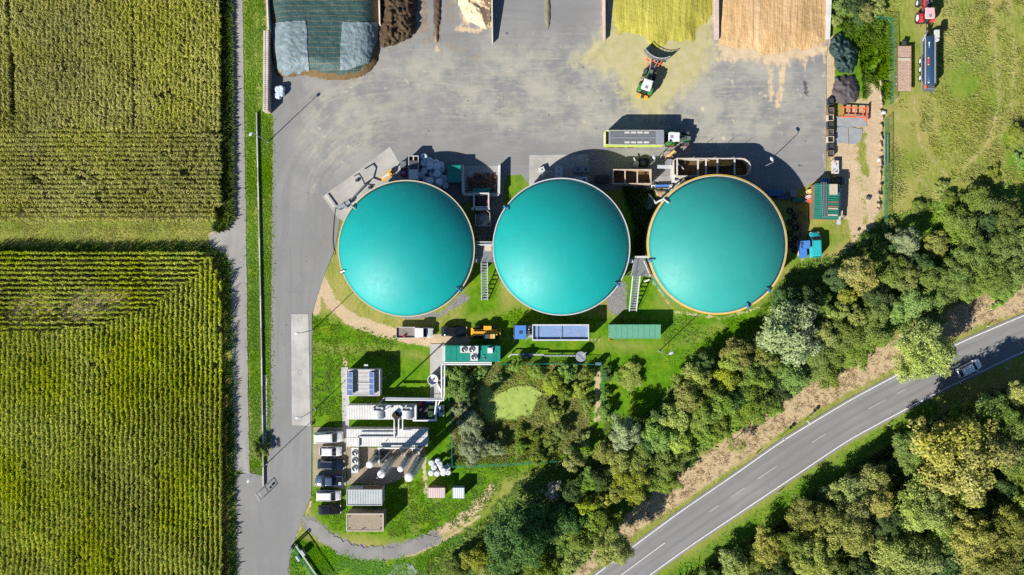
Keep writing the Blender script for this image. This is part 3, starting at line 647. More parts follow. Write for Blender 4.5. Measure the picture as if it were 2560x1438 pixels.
tree(1562,1084,41,7,'willow', 'willow_tree', 'round pale grey-green willow at the corner by the pond plot')
tree(1291,1352,88,12,'dark', 'broadleaf_tree', 'biggest dark green tree casting a long shadow over the small sheds lawn')
tree(1381,1228,25,5,'pale', 'shrub', 'silvery dry shrub standing alone in deep tree shade')
tree(2150,682,50,9,'gold', 'broadleaf_tree', 'pale yellow-green tree standing by the dirt track end')
tree(2265,602,38,6,'willow', 'willow_tree', 'pale grey-green willow at the meadow edge', tmpl=WIL)
tree(1842,1112,26,4.5,'brown', 'sapling', 'thin bare-branched sapling on the straw verge by the road', tmpl=THIN)
# belt between the plant and the road
grove([(2450,500,45,4,'green'),(2520,545,50,5,'green'),(2400,565,45,5,'fresh'),(2340,612,36,4,'oak'),(2430,640,55,6,'green'),(2510,620,55,6,'green'),(2545,690,50,6,'green'),(2480,692,58,6,'green'),(2390,690,55,6,'green'),(2330,692,46,6,'green'),
       (2232,690,42,6,'green'),(2190,740,36,6,'dark'),(2285,752,50,6,'green'),(2118,742,30,6,'yellow'),(2050,760,28,6,'green'),(2018,748,36,6,'dark'),(2062,782,28,5,'fresh'),(2142,792,30,6,'oak'),(2190,780,38,6,'green'),
       (2100,832,58,6,'green'),(2182,832,50,5,'green'),(2052,884,55,5,'green'),(2132,884,48,4,'fresh'),(2060,930,44,4,'fresh'),(1851,882,46,6,'brown'),(1905,896,36,5,'oak'),(1766,908,26,5,'dark'),(1816,944,42,6,'yellow'),(1743,946,40,6,'oak'),
       (1889,944,46,6,'green'),(1947,972,36,4,'dark'),(1977,944,46,5,'green'),(1871,1011,60,6,'green'),(1800,1066,36,5,'green'),(1690,1046,46,7,'oak'),(1757,1037,40,7,'green'),(1720,1000,40,7,'oak'),(1772,1078,34,5,'green'),
       (1643,1087,46,7,'green'),(1692,1106,40,6,'yellow'),(1602,1140,40,6,'fresh'),(1661,1150,45,6,'green'),(1704,1130,36,5,'green'),(1553,1156,46,6,'oak'),(1512,1128,32,5,'oak'),(1471,1202,32,6,'green'),(1576,1204,58,7,'yellow'),
       (1590,1160,34,6,'oak'),(1462,1266,30,6,'yellow'),(1508,1252,30,5,'gold'),(1488,1298,45,6,'green'),(1444,1350,46,6,'green'),(1407,1374,36,5,'green'),(1663,1196,42,5,'green'),(1431,1150,30,5,'brown'),(1193,1394,40,5,'yellow'),
       (1226,1424,40,5,'oak'),(1340,1290,38,8,'dark'),(1390,1300,46,7,'dark'),(1350,1420,48,7,'green'),(1140,1420,34,4,'green'),(1620,1200,38,5,'green'),(1800,1010,44,7,'green'),(1830,1000,36,6,'dark'),(1930,1010,34,4,'fresh'),(1520,1310,34,5,'fresh'),
       (2230,620,30,4,'dark'),(2300,660,34,5,'dark'),(2160,600,24,3,'fresh'),(2200,640,34,5,'fresh'),(2010,800,36,6,'dark'),(2090,700,34,6,'dark'),(1960,740,36,5,'dark'),(2330,800,36,4,'green'),(2470,560,40,4,'dark'),(2555,600,46,6,'green'),(2060,830,40,6,'oak'),(1930,910,36,5,'green'),(1420,1400,36,5,'oak'),(1275,1440,44,6,'dark'),
       (1780,985,34,6,'green'),(1740,1075,36,5,'fresh'),(1650,1045,30,6,'dark'),(1620,1110,32,6,'dark'),(1500,1200,34,6,'dark'),(1540,1230,30,6,'oak'),(1430,1230,36,6,'dark'),(1420,1300,40,7,'dark'),(2240,770,36,5,'fresh'),(2270,690,36,6,'oak'),(1830,905,34,6,'oak'),(1700,960,26,4,'fresh'),(2100,780,30,6,'oak'),(2350,740,40,5,'fresh'),(2420,720,40,4,'fresh'),(2500,740,30,3,'fresh')],
      'in the belt between plant and road', 'in the belt along the road', marks='belt')
# shrubs inside the pond plot
grove([(1140,935,28,3.5,'green'),(1148,978,32,4,'green'),(1153,1025,24,3.5,'willow'),(1176,1058,33,3.5,'willow'),(1186,1122,40,4,'willow'),(1241,1122,22,3,'willow'),(1246,948,16,2.5,'green'),(1294,912,20,3,'green'),
       (1380,960,32,3,'yellow'),(1412,985,24,2.2,'fresh'),(1372,1022,20,2.4,'green'),(1376,1103,24,2.2,'fresh'),(1303,1122,20,1.5,'fresh'),(1402,1076,24,3,'green'),(1303,1078,16,1.5,'fresh'),(1200,930,20,1.9,'fresh'),(1266,926,14,1.5,'fresh'),
       (1340,928,22,2,'fresh'),(1420,930,26,2.5,'green'),(1465,940,24,2.5,'fresh'),(1460,1100,20,1.9,'oak'),(1430,1130,19,1.9,'fresh'),(1345,1140,24,2.5,'green'),(1252,1092,17,1.5,'oak'),(1178,1008,20,3,'dark'),(1170,950,20,2.2,'fresh'),(1450,975,22,2,'yellow'),(1338,1090,14,1.4,'fresh'),(1470,1010,20,2,'fresh'),(1390,1035,22,2.2,'yellow')],
      'inside the fenced pond plot', 'inside the pond plot', 'shrub', 'shrub', 'pond')
grove([(1509,1034,24,2.5,'green'),(1576,942,34,1.6,'oak'),(1515,935,18,2,'dark'),(1545,945,22,1.4,'fresh'),(1515,985,16,1.4,'fresh')], 'on the lawn outside the pond fence', 'on the lawn by the pond fence', 'shrub', 'shrub')
tree(645,1128,24,2.6,'fresh', 'shrub', 'leafy shrub growing on the strip beside the low wall and farm lane')
grove([(2100,20,24,2.2,'green'),(2130,10,28,2.5,'dark'),(2165,30,28,2.2,'oak'),(2195,15,24,2,'oak'),(2145,45,20,1.4,'dark'),(2090,50,18,1.2,'oak')], 'behind the white clamp wall', 'behind the white clamp wall', 'shrub', 'shrub')
grove([(2545,340,32,2.2,'yellow'),(2560,390,30,2.2,'fresh'),(2440,480,26,1.6,'oak'),(2300,520,24,1.4,'green'),(2380,500,26,1.6,'fresh'),(2350,470,20,1.2,'oak'),(2480,440,24,1.3,'yellow'),(2225,560,20,1.2,'oak')], 'on the meadow', 'on the meadow', 'shrub', 'shrub')

# ------------------------------------------------------------------ grasses and ground cover
M_tall = leafmat('tall_grass', [(.30, .37, .06), (.44, .46, .12), (.54, .52, .2), (.36, .41, .08), (.24, .35, .045)], .5)
M_lawn = leafmat('lawn_grass', [(.08, .21, .008), (.125, .275, .014), (.185, .31, .028), (.10, .235, .010)], .4)
M_straw = leafmat('straw_grass', [(.40, .30, .16), (.50, .39, .23), (.58, .47, .30), (.44, .34, .19)], .45)
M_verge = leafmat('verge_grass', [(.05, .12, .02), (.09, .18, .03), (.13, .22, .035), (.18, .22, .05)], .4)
def tuft(seed, n=7, spread=.35, h=.5, w=.07, lean=.5):
    r = random.Random(seed); V = []; Q = []
    for i in range(n):
        a = r.uniform(0, 6.28); d = Vector((math.cos(a), math.sin(a), 0)); s_ = Vector((-d.y, d.x, 0)); p = Vector((r.uniform(-spread, spread), r.uniform(-spread, spread), 0)); L = h*r.uniform(.6, 1.2)
        o = len(V); V += [p - s_*w/2, p + s_*w/2, p + d*L*lean + s_*w*.4 + Vector((0,0,L*.8)), p + d*L*lean*1.6 - s_*w*.1 + Vector((0,0,L*.9))]; Q.append((o, o+1, o+2, o+3))
    return np.array([tuple(v) for v in V]), np.array(Q)
def cover(name, label, m, n, poly, t, keep=None, smin=.7, smax=1.3, ang=None):
    P = np.array(poly, dtype=float); q = rng.uniform(P.min(0), P.max(0), (n, 2)); k = inside(q[:, 0], q[:, 1], poly)
    if keep is not None: k &= keep(q[:, 0], q[:, 1])
    q = q[k]; a = rng.uniform(0, 6.28, len(q)) if ang is None else rng.normal(ang, .8, len(q))
    o = scatter(name, m, t, px_world(q[:, 0], q[:, 1], -.06), a, rng.uniform(smin, smax, len(q)))
    return tag(o, label, 'grass')
TT = [tuft(i, 10, .5, .24, .07, 1.6) for i in range(6)]; TL = [tuft(20+i, 7, .4, .10, .09, 1.8) for i in range(6)]; TS = [tuft(40+i, 9, .45, .2, .07, 1.8) for i in range(6)]; TV = [tuft(60+i, 9, .3, .8, .13, 1.0) for i in range(6)]; TF = [tuft(80+i, 18, .5, .26, .20, 1.5) for i in range(6)]; TR = [tuft(90+i, 9, .4, .5, .13, 1.3) for i in range(6)]
MEADOW = [(2222,-60),(2620,-60),(2620,560),(2470,480),(2340,520),(2230,560),(2210,420),(2222,260)]
cover('meadow_grass', 'tall yellow-green meadow grass around the parked slurry tanker', M_tall, 5000, MEADOW, TT, lambda x, y: (vnoise(x, y, 26, 4)*.6 + vnoise(x, y, 90, 14)*.5 > .52) & (np.abs(x-2262-(y-230)*.03) > 12) & (seg_dist(x, y, [(2475,-40),(2490,120),(2500,250),(2470,360),(2400,430)]) > 9) & (seg_dist(x, y, [(2520,-40),(2538,130),(2530,260),(2500,360)]) > 8) & (seg_dist(x, y, [(2285,240),(2300,360),(2370,440)]) > 9) & (seg_dist(x, y, [(2330,300),(2370,390),(2450,410)]) > 8) & ~((x > 2238) & (x < 2345) & (y < 232)))
cover('field_track_grass', 'mown green grass of the track between the maize fields', M_tall, 1500, [(-60,556),(560,556),(524,584),(524,614),(540,632),(-60,632)], TL, lambda x, y: (np.abs(y-586) > 3) & (np.abs(y-606) > 3), .8, 1.5)
LAWN = [(780,790),(1000,855),(1300,775),(1530,800),(1690,790),(1880,800),(1960,700),(1985,730),(1880,840),(1700,905),(1520,945),(1512,1150),(1400,1165),(1260,1205),(1190,1290),(1060,1340),(860,1330),(780,1260)]
def off_built(x, y):
    k = np.ones(x.shape, dtype=bool)
    for a, b, c, d in ((860,905,1120,1205),(1000,810,1660,915),(780,1065,868,1225),(865,1210,970,1330),(1125,900,1512,1160),(1065,1145,1165,1250)): k &= ~((x > a) & (x < c) & (y > b) & (y < d))
    return k
cover('lawn', 'vivid green lawn between the tanks, cabins and parked vehicles', M_lawn, 16000, LAWN, TL, lambda x, y: off_built(x, y) & (vnoise(x, y, 18, 6) > .3), .8, 1.7)
cover('strip_grass', 'narrow green grass strip between farm lane and yard', M_lawn, 5000, [(613,-60),(662,-60),(650,280),(680,300),(676,1100),(655,1185),(628,1178),(619,560)], TL, lambda x, y: np.abs(x-(643+(y-280)*.0185)) > 5, .8, 1.8)
cover('corner_grass', 'rough green grass round the sliding gate and gravel track', M_lawn, 6000, [(740,1350),(800,1370),(900,1405),(1050,1395),(1180,1320),(1215,1300),(1160,1370),(1080,1400),(1060,1450),(720,1450)], TL, lambda x, y: vnoise(x, y, 16, 7) > .35, .9, 1.8)
VERGE_SE = [(1660,1445),(1830,1325),(1960,1235),(2140,1110),(2330,1005),(2420,975),(2330,1040),(2150,1160),(1990,1280),(1860,1360),(1740,1440)]
cover('verge_grass', 'short green grass verge between the road and the wood', M_lawn, 6000, VERGE_SE, TL, None, .8, 1.6)
STRAWP = [(1390,1440),(1470,1360),(1545,1285),(1625,1225),(1725,1145),(1836,1060),(1946,980),(2076,914),(2216,850),(2326,774),(2436,718),(2600,672),(2600,760),(2400,840),(2250,915),(2110,985),(1940,1085),(1800,1185),(1690,1265),(1590,1345),(1480,1430)]
cover('straw_grass', 'dry straw-coloured grass bank along the road', M_straw, 9000, STRAWP, TS, lambda x, y: vnoise(x, y, 10, 3) > .3, .6, 1.1)
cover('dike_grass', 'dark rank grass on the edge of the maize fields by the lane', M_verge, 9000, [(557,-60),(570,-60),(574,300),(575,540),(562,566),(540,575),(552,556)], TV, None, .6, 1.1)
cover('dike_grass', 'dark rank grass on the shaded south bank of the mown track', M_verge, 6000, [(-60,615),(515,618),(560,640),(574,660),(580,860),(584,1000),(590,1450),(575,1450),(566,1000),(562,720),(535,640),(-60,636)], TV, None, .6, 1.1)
cover('pond_reeds', 'rank mixed grasses and reeds round the duckweed pond', M_tall, 3500, POND_PLOT, TT, lambda x, y: ~inside(x, y, [(1190,985),(1212,955),(1240,985),(1300,963),(1335,966),(1358,985),(1342,1010),(1328,1042),(1290,1052),(1215,1056),(1196,1020)]) & ~((x > 1470) & (y < 1080) & (y > 920)), .7, 1.3)
cover('undergrowth', 'low bramble undergrowth beneath the belt of trees', LEAF['fresh'], 24000, BELT, TF, None, .9, 1.8)
cover('forest_floor_plants', 'shaded ground plants beneath the wood beyond the road', LEAF['green'], 7000, FOREST, TV, lambda x, y: (x < 2620) & (y < 1480), .9, 1.6)
cover('yard_edge_weeds', 'bright green weeds beside the dark net-covered heap', M_lawn, 2500, [(2090,60),(2150,40),(2218,50),(2218,250),(2180,200),(2160,250),(2150,120)], TV, lambda x, y: vnoise(x, y, 15, 9) > .35, .4, .8)
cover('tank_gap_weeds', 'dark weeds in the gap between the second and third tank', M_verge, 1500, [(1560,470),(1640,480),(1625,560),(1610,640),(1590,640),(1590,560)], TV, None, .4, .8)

# ------------------------------------------------------------------ object materials
M_teal = None
def membrane(name, col, rough, seed=0.0):
    t = NT(name)
    x, y, z = t.sep(t.obj)[:3]
    a = t.noise(.25, None, 4); b = t.noise(1.4, None, 5); ang = t.math('ARCTAN2', y, x)
    c = t.mix(t.step(a, .3, .7), sh(col, .96), sh(col, 1.03)); c = t.mix(t.math('MULTIPLY', t.step(b, .55, .8), .10), c, sh(col, .8))
    rad = t.n.new('ShaderNodeCombineXYZ'); t.l.new(t.math('MULTIPLY', ang, 7.0), rad.inputs[0]); t.l.new(t.math('MULTIPLY', z, .25), rad.inputs[1]); rad.inputs[2].default_value = seed
    st = t.noise(3.0, rad.outputs[0], 4, .7)                      # dirt running down the slope
    c = t.mix(t.math('MULTIPLY', t.step(st, .52, .72), .12), c, (.10, .24, .21))
    seam = t.math('ABSOLUTE', t.math('SINE', t.math('ADD', t.math('MULTIPLY', x, math.pi/2.4), seed)))
    sm = t.step(seam, .0, .045, 1, 0); c = t.mix(t.math('MULTIPLY', sm, .16), c, sh(col, .6))
    dr = t.step(t.noise(2.6, None, 2), .76, .80); c = t.mix(t.math('MULTIPLY', dr, .35), c, (.45, .5, .45))
    t.bump(t.math('ADD', t.math('MULTIPLY', t.noise(.5, None, 3), 1.0), t.math('MULTIPLY', sm, .08)), .14, .06)
    return t.done(c, t.step(b, .2, .8, rough-.04, rough+.04), .36)
M_dome1 = membrane('teal_membrane', (.0, .265, .25), .56); M_dome2 = membrane('second_teal_membrane', (.002, .27, .25), .55, 1.1); M_dome3 = membrane('faded_teal_membrane', (.02, .255, .225), .56, 2.3)
M_wallg = mat('green_tank_cladding', (.03, .20, .155), .5, .1, .6); M_wallt = mat('grey_tank_wall', (.23, .235, .235), .8, .15, .6)
M_cream = mat('cream_rim', (.44, .385, .28), .6, .12, 2); M_whiteg = mat('grey_white_rim', (.44, .45, .46), .5, .12, 2); M_yel = mat('yellow_rim', (.66, .40, .03), .6, .15, 2)
M_white = mat('white_paint', (.60, .60, .60), .35, .06, 2, spec=.5, dirt=(.30, .27, .21), dk=.10); M_whited = mat('weathered_white', (.50, .495, .475), .6, .1, 1.2, dirt=(.35, .31, .25), dk=.4)
M_galv = mat('galvanised_steel', (.42, .44, .46), .42, .15, 4, metal=.55, spec=.5); M_steel = mat('dull_steel', (.25, .26, .27), .45, .2, 3, metal=.6, spec=.5)
M_stain = mat('stainless_steel', (.42, .43, .44), .38, .12, 2, metal=.6, spec=.5)
M_black = mat('black_rubber', (.018, .018, .02), .75, .2, 5); M_dark = mat('dark_steel', (.045, .047, .05), .55, .2, 4); M_dgrey = mat('dark_grey_plastic', (.07, .075, .08), .5, .15, 4)
M_glass = NT('window_glass').done((.010, .018, .024), .08, .45)
M_rust = mat('rusty_steel', (.24, .13, .08), .85, .35, 2, bump=.2, dirt=(.42, .3, .22), dk=.6)
M_rustp = mat('pale_rusty_deck', (.40, .27, .20), .85, .25, 2, bump=.2, dirt=(.55, .45, .36), dk=.7)
M_lime = mat('lime_green_paint', (.50, .62, .08), .4, .08, 2, spec=.5, dirt=(.30, .27, .21), dk=.10); M_fgreen = mat('tractor_green', (.03, .17, .03), .35, .1, 3, spec=.5, dirt=(.30, .27, .21), dk=.10)
M_cgreen = mat('container_green', (.10, .30, .19), .55, .08, .8, dirt=(.20, .33, .25), dk=.35); M_chpg = mat('chp_green', (.006, .20, .145), .4, .08, .8, spec=.45, dirt=(.25, .36, .32), dk=.12)
M_red = mat('red_paint', (.50, .03, .035), .35, .1, 3, spec=.5, dirt=(.30, .27, .21), dk=.10); M_pink = mat('faded_red_roof', (.62, .38, .38), .4, .1, 3); M_orange = mat('orange_red_paint', (.68, .12, .05), .5, .12, 3)
M_yell = mat('machine_yellow', (.66, .34, .015), .45, .12, 3, spec=.5, dirt=(.30, .27, .21), dk=.10); M_blue = mat('truck_blue', (.06, .19, .50), .35, .08, 2, spec=.5, dirt=(.30, .27, .21), dk=.10); M_bluebed = mat('blue_tipper_floor', (.17, .26, .44), .5, .12, .8, dirt=(.40, .33, .27), dk=.4)
M_navy = mat('navy_paint', (.008, .014, .03), .22, .1, 3, spec=.6); M_slate = mat('slate_blue_paint', (.045, .075, .13), .25, .1, 3, spec=.6); M_blk = mat('black_paint', (.008, .009, .012), .2, .1, 3, spec=.6)
M_silver = mat('silver_paint', (.80, .83, .86), .25, .04, 3, metal=0, spec=.6); M_tvan = mat('turquoise_paint', (.02, .38, .40), .4, .1, 2, spec=.5, dirt=(.30, .27, .21), dk=.10)
M_lamp = mat('lamp_lens', (.7, .7, .66), .2, .05, 5, spec=.6); M_tail = mat('tail_lens', (.45, .02, .02), .3, .1, 5)
M_brownwood = mat('weathered_timber', (.22, .15, .09), .85, .3, 3, .3); M_lightwood = mat('pale_timber', (.48, .40, .30), .8, .2, 3, .2)
M_solar = NT('solar_cells').done((.075, .11, .24), .2, .6)
M_fence = mat('green_fence_wire', (.01, .16, .10), .5, .1, 3); M_tarpb = mat('blue_tarp', (.03, .16, .32), .5, .2, 2, .2)
def corr(name, col, freq=22.0, rough=.5, axis=0):
    t = NT(name); x = t.sep(t.obj)[axis]
    w = t.math('SINE', t.math('MULTIPLY', x, freq)); t.bump(w, .5, .03)
    c = t.mix(t.step(t.noise(.8, None, 4), .35, .7), sh(col, .88), sh(col, 1.06)); c = t.mix(t.math('MULTIPLY', t.step(t.noise(2.5, None, 5), .55, .78), .35), c, sh(col, .6))
    c = t.mix(t.math('MULTIPLY', t.step(w, .2, .9), .18), c, sh(col, .7))
    return t.done(c, rough, .35)
M_roofw = corr('white_profiled_roof', (.53, .525, .50)); M_roofg = corr('grey_profiled_roof', (.33, .36, .36), 14); M_pinkroof = corr('pink_profiled_roof', (.50, .40, .37), 16); M_roofsh = corr('green_profiled_roof', (.02, .17, .12), 16, .55, 1)

# ------------------------------------------------------------------ biogas tanks
def dome(px, py, rpx, hr, label, mm, mw, mrim, rim2=None):
    c = W(px, py, hr); R = rpx/S*(1-hr/H)
    t = thing('biogas_tank', label, 'gas tank', (c.x, c.y, 0), 0)
    n = 96; th = math.radians(38); Rs = (R-.12)/math.sin(th); m = MB(); rings = []
    for k in range(1, 20):
        a = th*(1-k/20); rr = Rs*math.sin(a); z = hr + .05 + Rs*(math.cos(a)-math.cos(th)); rings.append([Vector((math.cos(2*math.pi*i/n)*rr, math.sin(2*math.pi*i/n)*rr, z)) for i in range(n)])
    rings.insert(0, [Vector((math.cos(2*math.pi*i/n)*(R-.12), math.sin(2*math.pi*i/n)*(R-.12), hr+.02)) for i in range(n)])
    m.loft(rings).build('roof_membrane', mm, t, True)
    w = MB(); w.loft([[Vector((math.cos(2*math.pi*i/n)*(R-.16), math.sin(2*math.pi*i/n)*(R-.16), z)) for i in range(n)] for z in (-.1, hr-.3)], False); w.build('tank_wall', mw, t, True)
    def ring(name, r0, r1, z0, z1, m_):
        q = MB(); rr = [[Vector((math.cos(2*math.pi*i/n)*r, math.sin(2*math.pi*i/n)*r, z)) for i in range(n)] for r, z in ((r0, z0), (r1, z0), (r1, z1), (r0, z1), (r0, z0))]; q.loft(rr, False).build(name, m_, t)
    ring('rim_band', R-.17, R+.02, hr-.34, hr+.10, mrim)
    if rim2: ring('outer_flange', R+.025, R+.19, hr-.30, hr+.02, rim2)
    return t, c, R
def fitting(t, R, hr, ang, m_, s_=1.0):
    a = math.radians(ang); d = Vector((math.cos(a), math.sin(a), 0)); tn = Vector((-d.y, d.x, 0)); p = d*(R+.1) + Vector((0,0,hr))
    m = MB(); m.tube([p+Vector((0,0,-.8)), p+Vector((0,0,.45)), p - d*.7*s_ + Vector((0,0,.75)), p - d*1.0*s_ + Vector((0,0,.62))], .11, 8); m.cbox(p+Vector((0,0,.2)), (.5*s_, .35, .35), a); m.cyl(p+tn*.4+Vector((0,0,-.5)), p+tn*.4+Vector((0,0,.5)), .07, None, 8)
    m.build('relief_valve', m_, t)
t, c, R = dome(1016, 621.5, 171, 6.0, 'teal domed gas tank with cream rim beside the tilted concrete pad', M_dome1, M_wallt, M_cream)
for a in (142, -38, 200): fitting(t, R, 6.0, a, M_tarpb if a == -38 else M_galv)
t, c, R = dome(1403.5, 617, 172, 6.0, 'teal domed gas tank with grey-white rim, middle one of three', M_dome2, M_wallt, M_whiteg)
for a in (145, -34): fitting(t, R, 6.0, a, M_tarpb)
t, c, R = dome(1793, 611.5, 173, 5.8, 'faded teal domed gas tank with yellow flange and green wall', M_dome3, M_wallg, M_cream, M_yel)
for a in (140, 193, -42, -64): fitting(t, R, 5.8, a, M_whiteg if a == 140 else M_tarpb)

# ------------------------------------------------------------------ clamp walls and heaps
def clamp_wall(label, p0, p1, th, h0, h1, m_, name='clamp_wall', mtop=None):
    """low retaining wall from p0 to p1 (photo pixels of its top edge), heights h0 and h1"""
    a = W(*p0, h0); b = W(*p1, h1); d = Vector((b.x-a.x, b.y-a.y, 0)).normalized(); n = Vector((-d.y, d.x, 0))*th/2
    t = thing(name, label, 'wall', (a.x, a.y, 0))
    o = Vector((a.x, a.y, 0)); L = Vector((b.x-a.x, b.y-a.y, 0))
    k = max(1, int(L.length/2.0)); 
    for i in range(k):
        m = MB(); q0 = L*(i/k) + d*.012; q1 = L*((i+1)/k) - d*.012; z0 = h0+(h1-h0)*i/k; z1 = h0+(h1-h0)*(i+1)/k
        m.add([q0-n, q0+n, q1+n, q1-n, q0-n+Vector((0,0,z0)), q0+n+Vector((0,0,z0)), q1+n+Vector((0,0,z1)), q1-n+Vector((0,0,z1))], [(3,2,1,0),(4,5,6,7),(0,1,5,4),(1,2,6,5),(2,3,7,6),(3,0,4,7)])
        m.build('wall_panel', m_, t)
    return t
M_wall = concrete_material('wall_concrete', (.50, .46, .40), (.36, .24, .18)); M_wallp = concrete_material('pink_wall_concrete', (.47, .36, .31), (.5, .46, .4)); M_wallw = concrete_material('white_wall_concrete', (.54, .52, .49), (.4, .37, .32))
clamp_wall('thin pale wall between the cream grain heap and the empty bay', (1231,105), (1229,-60), .22, .95, 3.0, M_wall)
clamp_wall('pale wall between the empty bay and the yellow silage', (1511,98), (1510,-60), .42, .9, 2.2, M_wallp)
clamp_wall('reddish wall between the yellow silage and the sand-coloured bay', (1792,98), (1792,-60), .75, .5, 1.6, M_wallp)
clamp_wall('white wall on the outer side of the sand-coloured bay', (2071,96), (2078,-60), .55, .7, 1.6, M_wallw)
clamp_wall('thin pale wall between the covered clamp and the brown heap', (949,60), (946,-60), .25, 1.4, 2.2, M_wall)
clamp_wall('thin pale wall along the covered clamp by the grass strip', (670,75), (665,-60), .3, 2.2, 2.2, M_wall)
t = clamp_wall('thick block wall with studded top beside the blue bale', (663.5,278), (665,77), .95, 2.0, 2.0, M_wallp)
mb = MB(); a = W(663.5,278,2.0); b = W(665,77,2.0)
for i in range(42):
    for s_ in (-.26, .26): mb.cbox(Vector(((b.x-a.x)*i/42 + s_, (b.y-a.y)*(i+.5)/42, 2.045)), (.36, .22, .08))
stuff(mb.build('top_stud', M_wall, t))
def heap(name, label, cat, m_, x0, x1, y0, y1, zf, nx=60, ny=60, mask=None, parent=None, part=None, seed=1, rough=.12, lift=0.0, smooth=False):
    xs = np.linspace(x0, x1, nx); ys = np.linspace(y0, y1, ny); X, Y = np.meshgrid(xs, ys); X = X.ravel(); Y = Y.ravel()
    Z = zf(X, Y); Z = Z + np.where(Z > .03, (vnoise(X, Y, 6, seed)-.5)*rough*2 + (vnoise(X, Y, 16, seed+1)-.5)*rough*2, 0) + lift
    k = (1-Z/H)/S; V = np.stack([(X-1280)*k, (719-Y)*k, Z], 1)
    i = np.arange(nx*ny).reshape(ny, nx); q = np.stack([i[:-1,:-1], i[1:,:-1], i[1:,1:], i[:-1,1:]], -1).reshape(-1, 4)
    ok = (Z > .0) if mask is None else mask(X, Y)
    q = q[ok[q].all(1)]
    if parent is None:
        cx, cy = W((x0+x1)/2, (y0+y1)/2).xy; parent = thing(name, label, cat, (cx, cy, 0)); V = V - np.array([cx, cy, 0]); parent['ox'] = cx; parent['oy'] = cy
    else: V = V - np.array([parent['ox'], parent['oy'], 0])
    me = np_mesh(part or 'mound', V, q, m_, True)
    link(part or 'mound', me, m_, parent); return parent
def net_material(name, col, line, lw=.92):
    t = NT(name); xyz = t.sep(t.obj)
    yy = t.math('ADD', xyz[1], t.math('MULTIPLY', t.noise(.5, None, 2), .6)); w = t.math('SINE', t.math('MULTIPLY', yy, 2*math.pi/.92))
    x2 = t.math('SINE', t.math('MULTIPLY', xyz[0], 18.0))
    c = t.mix(t.step(t.noise(.8, None, 4), .3, .7), sh(col, .8), sh(col, 1.2)); c = t.mix(t.math('MULTIPLY', t.step(x2, 0, 1), .2), c, sh(col, .6))
    c = t.mix(t.math('MULTIPLY', t.step(w, .955, .985), .7), c, line)
    t.bump(t.noise(2.2, t.mapv(t.obj, (1.8, .6, 1), (0,0,.3)), 4), .8, .15); return t.done(c, .55, .35)
M_net = net_material('dark_silage_net', (.028, .066, .062), (.20, .135, .06)); M_sheet = net_material('pale_blue_sheet', (.15, .20, .215), (.22, .2, .16))
M_silage = mat('brown_silage', (.16, .105, .045), .95, .4, 4, .8); M_compost = mat('dark_compost', (.075, .047, .026), .95, .5, 3, 1.0, dirt=(.17, .12, .05), dk=.7)
HEAPB = [(640,-80),(676,60),(676,120),(690,185),(712,191),(760,186),(810,196),(860,199),(900,191),(925,176),(942,155),(946,110),(948,-80)]
def zheap(X, Y, top=2.3, run=58, grow=0): 
    d = -sd_poly(X, Y, HEAPB) + grow; t_ = np.clip(d/run, 0, 1); return np.where(d > 0, top*(1-(1-t_)**2), -.2)
hp = heap('silage_clamp', 'long silage heap under dark green netting and pale blue sheets', 'silage heap', M_silage, 655, 955, -60, 212, lambda X, Y: zheap(X, Y, 1.9, 50, 4), 70, 70, rough=.06, part='silage_face')
heap('', '', '', M_net, 655, 955, -60, 206, lambda X, Y: zheap(X, Y, 2.26, 50, -1), 80, 80, lambda X, Y: zheap(X, Y, 2.26, 50, -3) > 0.0, hp, 'net_cover', 3, .05, .10)
heap('', '', '', M_sheet, 672, 775, 52, 200, lambda X, Y: np.maximum(zheap(X, Y, 2.3, 50, 1), .05), 90, 90, lambda X, Y: inside(X, Y, [(676,57),(730,52),(764,49),(767,70),(768,110),(771,150),(774,178),(748,188),(735,183),(712,194),(690,170),(680,110)]), hp, 'pale_sheet', 3, .06, .17)
heap('', '', '', M_sheet, 845, 950, 50, 182, lambda X, Y: np.maximum(zheap(X, Y, 2.3, 50, 1), .05), 90, 90, lambda X, Y: inside(X, Y, [(855,54),(944,56),(945,100),(935,120),(922,160),(905,162),(870,176),(849,177),(850,120)]), hp, 'pale_sheet', 3, .06, .17)
def zblob(poly, top, run): return lambda X, Y: np.where(inside(X, Y, poly), top*(1-(1-np.clip(-sd_poly(X, Y, poly)/run, 0, 1))**2), -.2)
heap('compost_heap', 'dark brown compost heap against the covered clamp wall', 'compost heap', M_compost, 944, 1052, -60, 124, zblob(ragged([(952,-70),(1046,-70),(1043,40),(1044,70),(1030,95),(1000,108),(960,122),(951,118),(945,95),(950,60)], 8, 2, 3), 2.0, 34), 56, 80, rough=.4)
M_grain = mat('cream_grain', (.60, .46, .29), .9, .16, 3, .5)
heap('grain_heap', 'cream-coloured heap of chaff against the thin tapering wall', 'chaff heap', M_grain, 1136, 1236, -60, 90, zblob(ragged([(1140,-70),(1227,-70),(1228,60),(1220,78),(1205,72),(1190,64),(1172,58),(1155,40),(1143,15)], 7, 2, 4), 1.7, 42), 56, 70, rough=.25)
